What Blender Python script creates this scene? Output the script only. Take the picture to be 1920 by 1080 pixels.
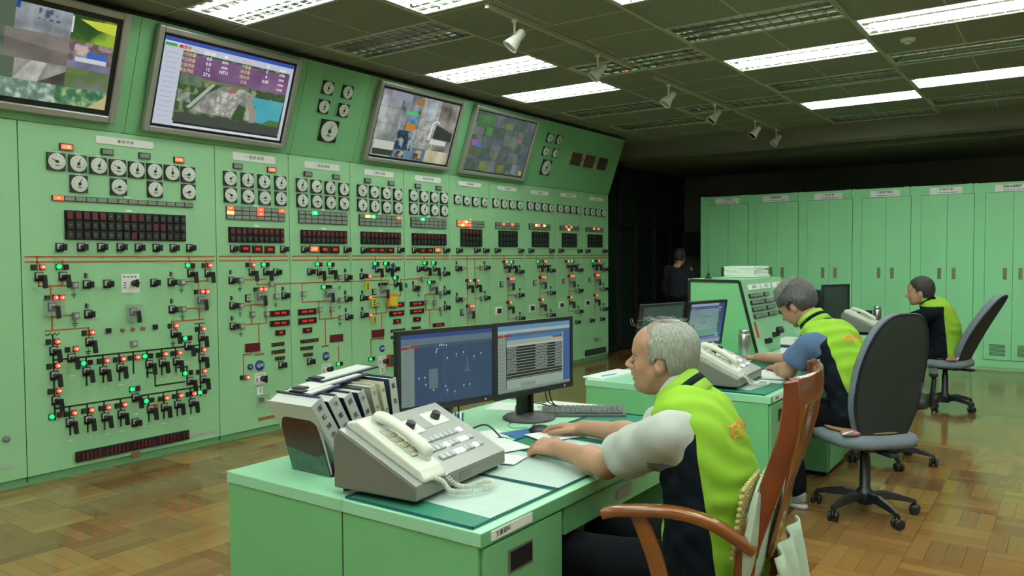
import bpy, bmesh, math, random
import numpy as np
from math import sin, cos, pi, radians, sqrt, atan2
from mathutils import Vector, Matrix
for o in list(bpy.data.objects): bpy.data.objects.remove(o)
SC = bpy.context.scene
COL = SC.collection
random.seed(7)
# ------------------------------------------------------------------ camera
cam_data = bpy.data.cameras.new('camera')
cam = bpy.data.objects.new('camera', cam_data); COL.objects.link(cam)
cam_data.sensor_width = 36.0
cam_data.lens = 36.0 * 1483.04 / 1920.0
cam_data.clip_end = 100
cR = Vector((0.57802037, -0.81600058, -0.00595926)); cU = Vector((0.03476307, 0.01732719, 0.99924536)); cF = Vector((0.81528153, 0.57779134, -0.03838215))
mw = Matrix.Identity(4)
for i in range(3):
    mw[i][0] = cR[i]; mw[i][1] = cU[i]; mw[i][2] = -cF[i]
mw[2][3] = 1.5
cam.matrix_world = mw
SC.camera = cam
# ------------------------------------------------------------------ colour, world
SC.view_settings.view_transform = 'Standard'
SC.view_settings.look = 'None'
SC.view_settings.gamma = 1.0
SC.view_settings.use_curve_mapping = False
SC.view_settings.exposure = EXPOSURE = 0.0
world = bpy.data.worlds.new('world'); SC.world = world; world.use_nodes = True
world.node_tree.nodes['Background'].inputs[0].default_value = (0.02, 0.03, 0.02, 1)
world.node_tree.nodes['Background'].inputs[1].default_value = 0.3
TUBE = 45.0          # strength of a lit fluorescent tube
# ------------------------------------------------------------------ materials
def srgb(h):
    h = h.lstrip('#'); v = [int(h[i:i+2], 16) / 255 for i in (0, 2, 4)]
    return tuple((x / 12.92 if x <= 0.04045 else ((x + 0.055) / 1.055) ** 2.4) for x in v)
MATS = {}
def mat(name, col=(0.5, 0.5, 0.5), rough=0.5, metal=0.0, emit=0.0, ecol=None, var=0.0, vscale=8.0, bump=0.0, bscale=60.0, coat=0.0, alpha=1.0, trans=0.0, spec=0.5):
    if isinstance(col, str): col = srgb(col)
    m = bpy.data.materials.new(name); m.use_nodes = True
    nt = m.node_tree; b = nt.nodes['Principled BSDF']
    b.inputs['Base Color'].default_value = (*col, 1); b.inputs['Roughness'].default_value = rough
    b.inputs['Metallic'].default_value = metal; b.inputs['Coat Weight'].default_value = coat
    b.inputs['Alpha'].default_value = alpha; b.inputs['Transmission Weight'].default_value = trans
    b.inputs['Specular IOR Level'].default_value = spec
    if emit:
        e = ecol or col
        if isinstance(e, str): e = srgb(e)
        b.inputs['Emission Color'].default_value = (*e, 1); b.inputs['Emission Strength'].default_value = emit
    if var or bump:
        tc = nt.nodes.new('ShaderNodeTexCoord'); no = nt.nodes.new('ShaderNodeTexNoise')
        nt.links.new(tc.outputs['Object'], no.inputs['Vector'])
        no.inputs['Scale'].default_value = vscale; no.inputs['Detail'].default_value = 4
        if var:
            mx = nt.nodes.new('ShaderNodeMix'); mx.data_type = 'RGBA'
            mx.inputs[6].default_value = (*[c * (1 - var) for c in col], 1); mx.inputs[7].default_value = (*[min(1, c * (1 + var)) for c in col], 1)
            nt.links.new(no.outputs['Fac'], mx.inputs[0]); nt.links.new(mx.outputs[2], b.inputs['Base Color'])
        if bump:
            n2 = nt.nodes.new('ShaderNodeTexNoise'); n2.inputs['Scale'].default_value = bscale; n2.inputs['Detail'].default_value = 5
            nt.links.new(tc.outputs['Object'], n2.inputs['Vector'])
            bp = nt.nodes.new('ShaderNodeBump'); bp.inputs['Strength'].default_value = bump; bp.inputs['Distance'].default_value = 0.01
            nt.links.new(n2.outputs['Fac'], bp.inputs['Height']); nt.links.new(bp.outputs['Normal'], b.inputs['Normal'])
    MATS[name] = m
    return m
GREEN = mat('green_enamel', (0.32, 0.63, 0.35), 0.38, var=0.05, vscale=2.5, bump=0.02, bscale=30)
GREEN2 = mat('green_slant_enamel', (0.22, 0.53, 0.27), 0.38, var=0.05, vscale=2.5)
CABG = mat('cabinet_green', (0.28, 0.74, 0.38), 0.42, var=0.05, vscale=3)
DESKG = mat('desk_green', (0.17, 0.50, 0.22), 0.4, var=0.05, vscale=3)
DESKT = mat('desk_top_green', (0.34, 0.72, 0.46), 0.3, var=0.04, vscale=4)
SEAM = mat('seam_dark', (0.012, 0.03, 0.014), 0.8)
BLACK = mat('black_plastic', (0.012, 0.013, 0.014), 0.4)
BLACKM = mat('black_matte', (0.008, 0.009, 0.009), 0.8)
DGREY = mat('dark_grey', (0.05, 0.055, 0.055), 0.5)
GREYP = mat('grey_plastic', (0.2, 0.22, 0.2), 0.45)
LGREY = mat('light_grey', (0.45, 0.48, 0.44), 0.45)
WHITE = mat('white_plastic', (0.72, 0.76, 0.70), 0.4)
PAPER = mat('paper', (0.78, 0.84, 0.80), 0.7, var=0.04, vscale=9)
DIAL = mat('dial_white', (0.74, 0.80, 0.74), 0.35, var=0.12, vscale=30)
CHROME = mat('chrome', (0.7, 0.7, 0.7), 0.15, 1.0)
STEEL = mat('brushed_steel', (0.45, 0.45, 0.43), 0.3, 1.0)
PLATEM = mat('label_plate', (0.93, 0.96, 0.93), 0.4)
INK = mat('ink', (0.02, 0.03, 0.03), 0.7)
ORANGEL = mat('mimic_orange', '#b8582f', 0.5)
BLACKL = mat('mimic_black', (0.01, 0.02, 0.012), 0.5)
LAMPR = mat('lamp_red_lit', (0.8, 0.03, 0.02), 0.3, emit=2.6, ecol=(1.0, 0.035, 0.02))
LAMPG = mat('lamp_green_lit', (0.02, 0.7, 0.15), 0.3, emit=1.6, ecol=(0.0, 1.0, 0.18))
LAMPC = mat('lamp_core', (1, .7, .6), 0.3, emit=3.0, ecol=(1.0, 0.55, 0.45))
LAMPD = mat('lamp_dark', (0.01, 0.045, 0.02), 0.3)
LAMPDR = mat('lamp_dark_red', (0.07, 0.012, 0.014), 0.3)
CELLG = mat('annunciator_grey', (0.22, 0.26, 0.22), 0.4, var=0.25, vscale=60)
CELLR = mat('annunciator_red_lit', (0.9, 0.1, 0.05), 0.4, emit=1.3, ecol=(1.0, 0.10, 0.045))
CELLO = mat('annunciator_orange_lit', (1, 0.5, 0.2), 0.4, emit=1.6, ecol=(1.0, 0.42, 0.16))
DIGR = mat('digits_red', (0.5, 0.03, 0.03), 0.4, emit=0.55, ecol=(1.0, 0.03, 0.02))
DISPM = mat('display_maroon', (0.07, 0.006, 0.01), 0.25)
RELAYR = mat('relay_maroon', (0.10, 0.012, 0.014), 0.4, var=0.2, vscale=40)
RELAYD = mat('relay_dark', (0.018, 0.022, 0.02), 0.4, var=0.3, vscale=40)
CLEAR = mat('clear_cover', (0.55, 0.62, 0.55), 0.1, alpha=0.28)
TAGY = mat('tag_yellow', '#c9c62c', 0.6); TAGO = mat('tag_orange', '#d98a2b', 0.6); TAGB = mat('tag_blue', '#1d3f86', 0.6)
TAGR = mat('tag_red', '#a8382c', 0.6); TAGGR = mat('tag_green', '#155c35', 0.6); TAGBR = mat('tag_brown', '#9a5a3a', 0.6); TAGT = mat('tag_teal', '#1a6a70', 0.6)
# ------------------------------------------------------------------ mesh builder
class MB:
    def __init__(s): s.v = []; s.f = []; s.mi = []; s.sm = []
    def add(s, vs, fs, mi=0, sm=False, M=None):
        b = len(s.v)
        for q in vs:
            q = Vector(q)
            s.v.append(tuple(M @ q) if M is not None else tuple(q))
        for f in fs: s.f.append([b + i for i in f]); s.mi.append(mi); s.sm.append(sm)
        return s
    def box(s, c, d, mi=0, M=None):
        x, y, z = [k / 2 for k in d]; X, Y, Z = c
        vs = [(X + a * x, Y + b * y, Z + e * z) for a in (-1, 1) for b in (-1, 1) for e in (-1, 1)]
        return s.add(vs, [(0, 1, 3, 2), (4, 6, 7, 5), (0, 4, 5, 1), (2, 3, 7, 6), (0, 2, 6, 4), (1, 5, 7, 3)], mi, False, M)
    def b2(s, lo, hi, mi=0, M=None):
        return s.box([(a + b) / 2 for a, b in zip(lo, hi)], [b - a for a, b in zip(lo, hi)], mi, M)
    def tube(s, pts, r, n=8, mi=0, cap=True, M=None, closed=False):
        pts = [Vector(p) for p in pts]; N = len(pts)
        if not hasattr(r, '__len__'): r = [r] * N
        vs = []; fs = []; up = None
        for i, p in enumerate(pts):
            t = (pts[min(i + 1, N - 1)] - pts[max(i - 1, 0)]).normalized()
            if up is None:
                up = Vector((0, 0, 1)) if abs(t.z) < .9 else Vector((1, 0, 0))
            a = (up - t * up.dot(t)).normalized(); b = t.cross(a); up = a
            for k in range(n):
                w = 2 * pi * k / n; vs.append(p + (a * cos(w) + b * sin(w)) * r[i])
        for i in range(N - 1):
            for k in range(n):
                k2 = (k + 1) % n; fs.append((i * n + k, i * n + k2, (i + 1) * n + k2, (i + 1) * n + k))
        s.add(vs, fs, mi, True, M)
        if cap:
            b = len(s.v) - N * n
            s.f.append([b + k for k in range(n)][::-1]); s.mi.append(mi); s.sm.append(False)
            s.f.append([b + (N - 1) * n + k for k in range(n)]); s.mi.append(mi); s.sm.append(False)
        return s
    def lathe(s, prof, n=20, axis='z', c=(0, 0, 0), mi=0, M=None):
        vs = []; fs = []
        for r, h in prof:
            for k in range(n):
                w = 2 * pi * k / n; a, b = r * cos(w), r * sin(w)
                vs.append({'z': (c[0] + a, c[1] + b, c[2] + h), 'y': (c[0] + a, c[1] + h, c[2] + b), 'x': (c[0] + h, c[1] + a, c[2] + b)}[axis])
        N = len(prof)
        for i in range(N - 1):
            for k in range(n):
                k2 = (k + 1) % n; fs.append((i * n + k, i * n + k2, (i + 1) * n + k2, (i + 1) * n + k))
        s.add(vs, fs, mi, True, M); b = len(s.v) - N * n
        for i, rev in ((0, True), (N - 1, False)):
            if prof[i][0] > 1e-6:
                L = [b + i * n + k for k in range(n)]; s.f.append(L[::-1] if rev else L); s.mi.append(mi); s.sm.append(False)
        return s
    def prism(s, poly, a0, a1, axis='x', mi=0, M=None, side_mi=None, caps=True):
        # poly: 2D points in the plane normal to axis
        n = len(poly)
        def P(q, a): return {'x': (a, q[0], q[1]), 'y': (q[0], a, q[1]), 'z': (q[0], q[1], a)}[axis]
        vs = [P(q, a0) for q in poly] + [P(q, a1) for q in poly]
        sd = [(i, (i + 1) % n, n + (i + 1) % n, n + i) for i in range(n)]
        s.add(vs, sd, mi if side_mi is None else side_mi, False, M)
        b = len(s.v) - 2 * n
        if caps:
            s.f.append([b + i for i in range(n)][::-1]); s.mi.append(mi); s.sm.append(False)
            s.f.append([b + n + i for i in range(n)]); s.mi.append(mi); s.sm.append(False)
        return s
    def sphere(s, c, r, n=12, mi=0, M=None):
        if not hasattr(r, '__len__'): r = (r, r, r)
        vs = []; fs = []; m = n // 2 + 1
        for i in range(m + 1):
            t = pi * i / m
            for k in range(n):
                w = 2 * pi * k / n; vs.append((c[0] + r[0] * sin(t) * cos(w), c[1] + r[1] * sin(t) * sin(w), c[2] + r[2] * cos(t)))
        for i in range(m):
            for k in range(n):
                k2 = (k + 1) % n; fs.append((i * n + k, (i + 1) * n + k, (i + 1) * n + k2, i * n + k2))
        return s.add(vs, fs, mi, True, M)
    def grid(s, P, mi=0, sm=True, M=None):
        R_ = len(P); Cn = len(P[0]); vs = [q for row in P for q in row]
        fs = [(i * Cn + j, i * Cn + j + 1, (i + 1) * Cn + j + 1, (i + 1) * Cn + j) for i in range(R_ - 1) for j in range(Cn - 1)]
        return s.add(vs, fs, mi, sm, M)
    def mesh(s, name, mats):
        me = bpy.data.meshes.new(name); me.from_pydata(s.v, [], s.f)
        if not isinstance(mats, (list, tuple)): mats = [mats]
        for m in mats: me.materials.append(m)
        me.polygons.foreach_set('material_index', s.mi); me.polygons.foreach_set('use_smooth', s.sm)
        bm = bmesh.new(); bm.from_mesh(me); bmesh.ops.recalc_face_normals(bm, faces=bm.faces); bm.to_mesh(me); bm.free()
        return me
    def obj(s, name, mats, parent=None, loc=None, rot=None, bevel=0, solid=0, label=None, sub=0):
        return link(name, s.mesh(name, mats), parent, loc, rot, bevel, solid, label, sub)
def link(name, me, parent=None, loc=None, rot=None, bevel=0, solid=0, label=None, sub=0):
    o = bpy.data.objects.new(name, me); COL.objects.link(o)
    if parent is not None: o.parent = parent
    if loc is not None: o.location = loc
    if rot is not None: o.rotation_euler = rot
    if solid:
        m = o.modifiers.new('thick', 'SOLIDIFY'); m.thickness = solid; m.offset = 0
    if bevel:
        m = o.modifiers.new('bevel', 'BEVEL'); m.width = bevel; m.segments = 2; m.limit_method = 'ANGLE'; m.angle_limit = radians(40)
    if sub:
        m = o.modifiers.new('sub', 'SUBSURF'); m.levels = sub; m.render_levels = sub
    if label: o['label'] = label
    return o
def thing(name, label, cat, loc=(0, 0, 0), rz=0, group=None, rot=None):
    o = bpy.data.objects.new(name, None); COL.objects.link(o); o.location = loc
    o.rotation_euler = rot if rot else (0, 0, rz); o.empty_display_size = 0.1
    o['label'] = label; o['category'] = cat
    if group: o['group'] = group
    return o
def tag(o, label, cat, group=None, kind=None):
    o['label'] = label; o['category'] = cat
    if group: o['group'] = group
    if kind: o['kind'] = kind
    return o
def structure(o, label=None):
    o['kind'] = 'structure'
    if label: o['label'] = label
    return o
def dup(src, loc, rz=None, label=None, group=None, parent=None):
    r = src.copy(); COL.objects.link(r); r.location = loc
    if rz is not None: r.rotation_euler = (0, 0, rz)
    if label: r['label'] = label
    if group: r['group'] = group
    if parent is not None: r.parent = parent
    def rec(a, b):
        for ch in list(a.children):
            c = ch.copy(); COL.objects.link(c); c.parent = b; rec(ch, c)
    rec(src, r)
    return r
TXT = {}
def text_mesh(s, size, mt, res=2):
    k = (s, size, mt.name)
    if k in TXT: return TXT[k]
    c = bpy.data.curves.new('text', 'FONT'); c.body = s; c.size = size; c.align_x = 'CENTER'; c.align_y = 'CENTER'; c.resolution_u = res; c.offset = size * 0.012
    o = bpy.data.objects.new('text', c); COL.objects.link(o)
    bpy.context.view_layer.update()
    me = bpy.data.meshes.new_from_object(o.evaluated_get(bpy.context.evaluated_depsgraph_get()))
    bpy.data.objects.remove(o); me.materials.clear(); me.materials.append(mt)
    TXT[k] = me
    return me
# picture on a screen: rectangles / polygons in 0..1, colours glow
SCOL = {}
def glow(col, st=1.0, kind=None, scale=6.0, col2=None, col3=None):
    k = (col, st, kind, scale, col2, col3)
    if k in SCOL: return SCOL[k]
    m = bpy.data.materials.new('screen_glow'); m.use_nodes = True; nt = m.node_tree
    b = nt.nodes['Principled BSDF']; c = srgb(col)
    b.inputs['Base Color'].default_value = (0.02, 0.02, 0.02, 1); b.inputs['Roughness'].default_value = 0.25
    b.inputs['Emission Color'].default_value = (*c, 1); b.inputs['Emission Strength'].default_value = st
    if kind:
        tc = nt.nodes.new('ShaderNodeTexCoord')
        if kind == 'wave':
            t = nt.nodes.new('ShaderNodeTexWave'); t.inputs['Distortion'].default_value = 6
        elif kind == 'vor':
            t = nt.nodes.new('ShaderNodeTexVoronoi'); t.feature = 'F1'
        else:
            t = nt.nodes.new('ShaderNodeTexNoise'); t.inputs['Detail'].default_value = 6
        t.inputs['Scale'].default_value = scale
        nt.links.new(tc.outputs['Object'], t.inputs['Vector'])
        r = nt.nodes.new('ShaderNodeValToRGB'); r.color_ramp.elements[0].position = 0.36; r.color_ramp.elements[1].position = 0.64
        r.color_ramp.elements[0].color = (*srgb(col), 1); r.color_ramp.elements[1].color = (*srgb(col2 or '#ffffff'), 1)
        if col3:
            e = r.color_ramp.elements.new(0.5); e.color = (*srgb(col3), 1)
        nt.links.new(t.outputs['Distance' if kind == 'vor' else 'Fac'], r.inputs[0]); nt.links.new(r.outputs[0], b.inputs['Emission Color'])
    SCOL[k] = m
    return m
def picture(name, w, h, layers, parent, loc, rot=None, label=None):
    # local x right, z up, facing -y ; layers: (poly or rect, material)
    mb = MB(); ms = []
    for i, (sh, m) in enumerate(layers):
        if m not in ms: ms.append(m)
        y = -0.000015 * i
        if len(sh) == 4 and not hasattr(sh[0], '__len__'):
            x0, z0, x1, z1 = sh; sh = [(x0, z0), (x1, z0), (x1, z1), (x0, z1)]
        mb.add([((x - .5) * w, y, (z - .5) * h) for x, z in sh], [list(range(len(sh)))], ms.index(m))
    me = bpy.data.meshes.new(name); me.from_pydata(mb.v, [], mb.f)
    for m in ms: me.materials.append(m)
    me.polygons.foreach_set('material_index', mb.mi)
    return link(name, me, parent, loc, rot, label=label)
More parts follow.
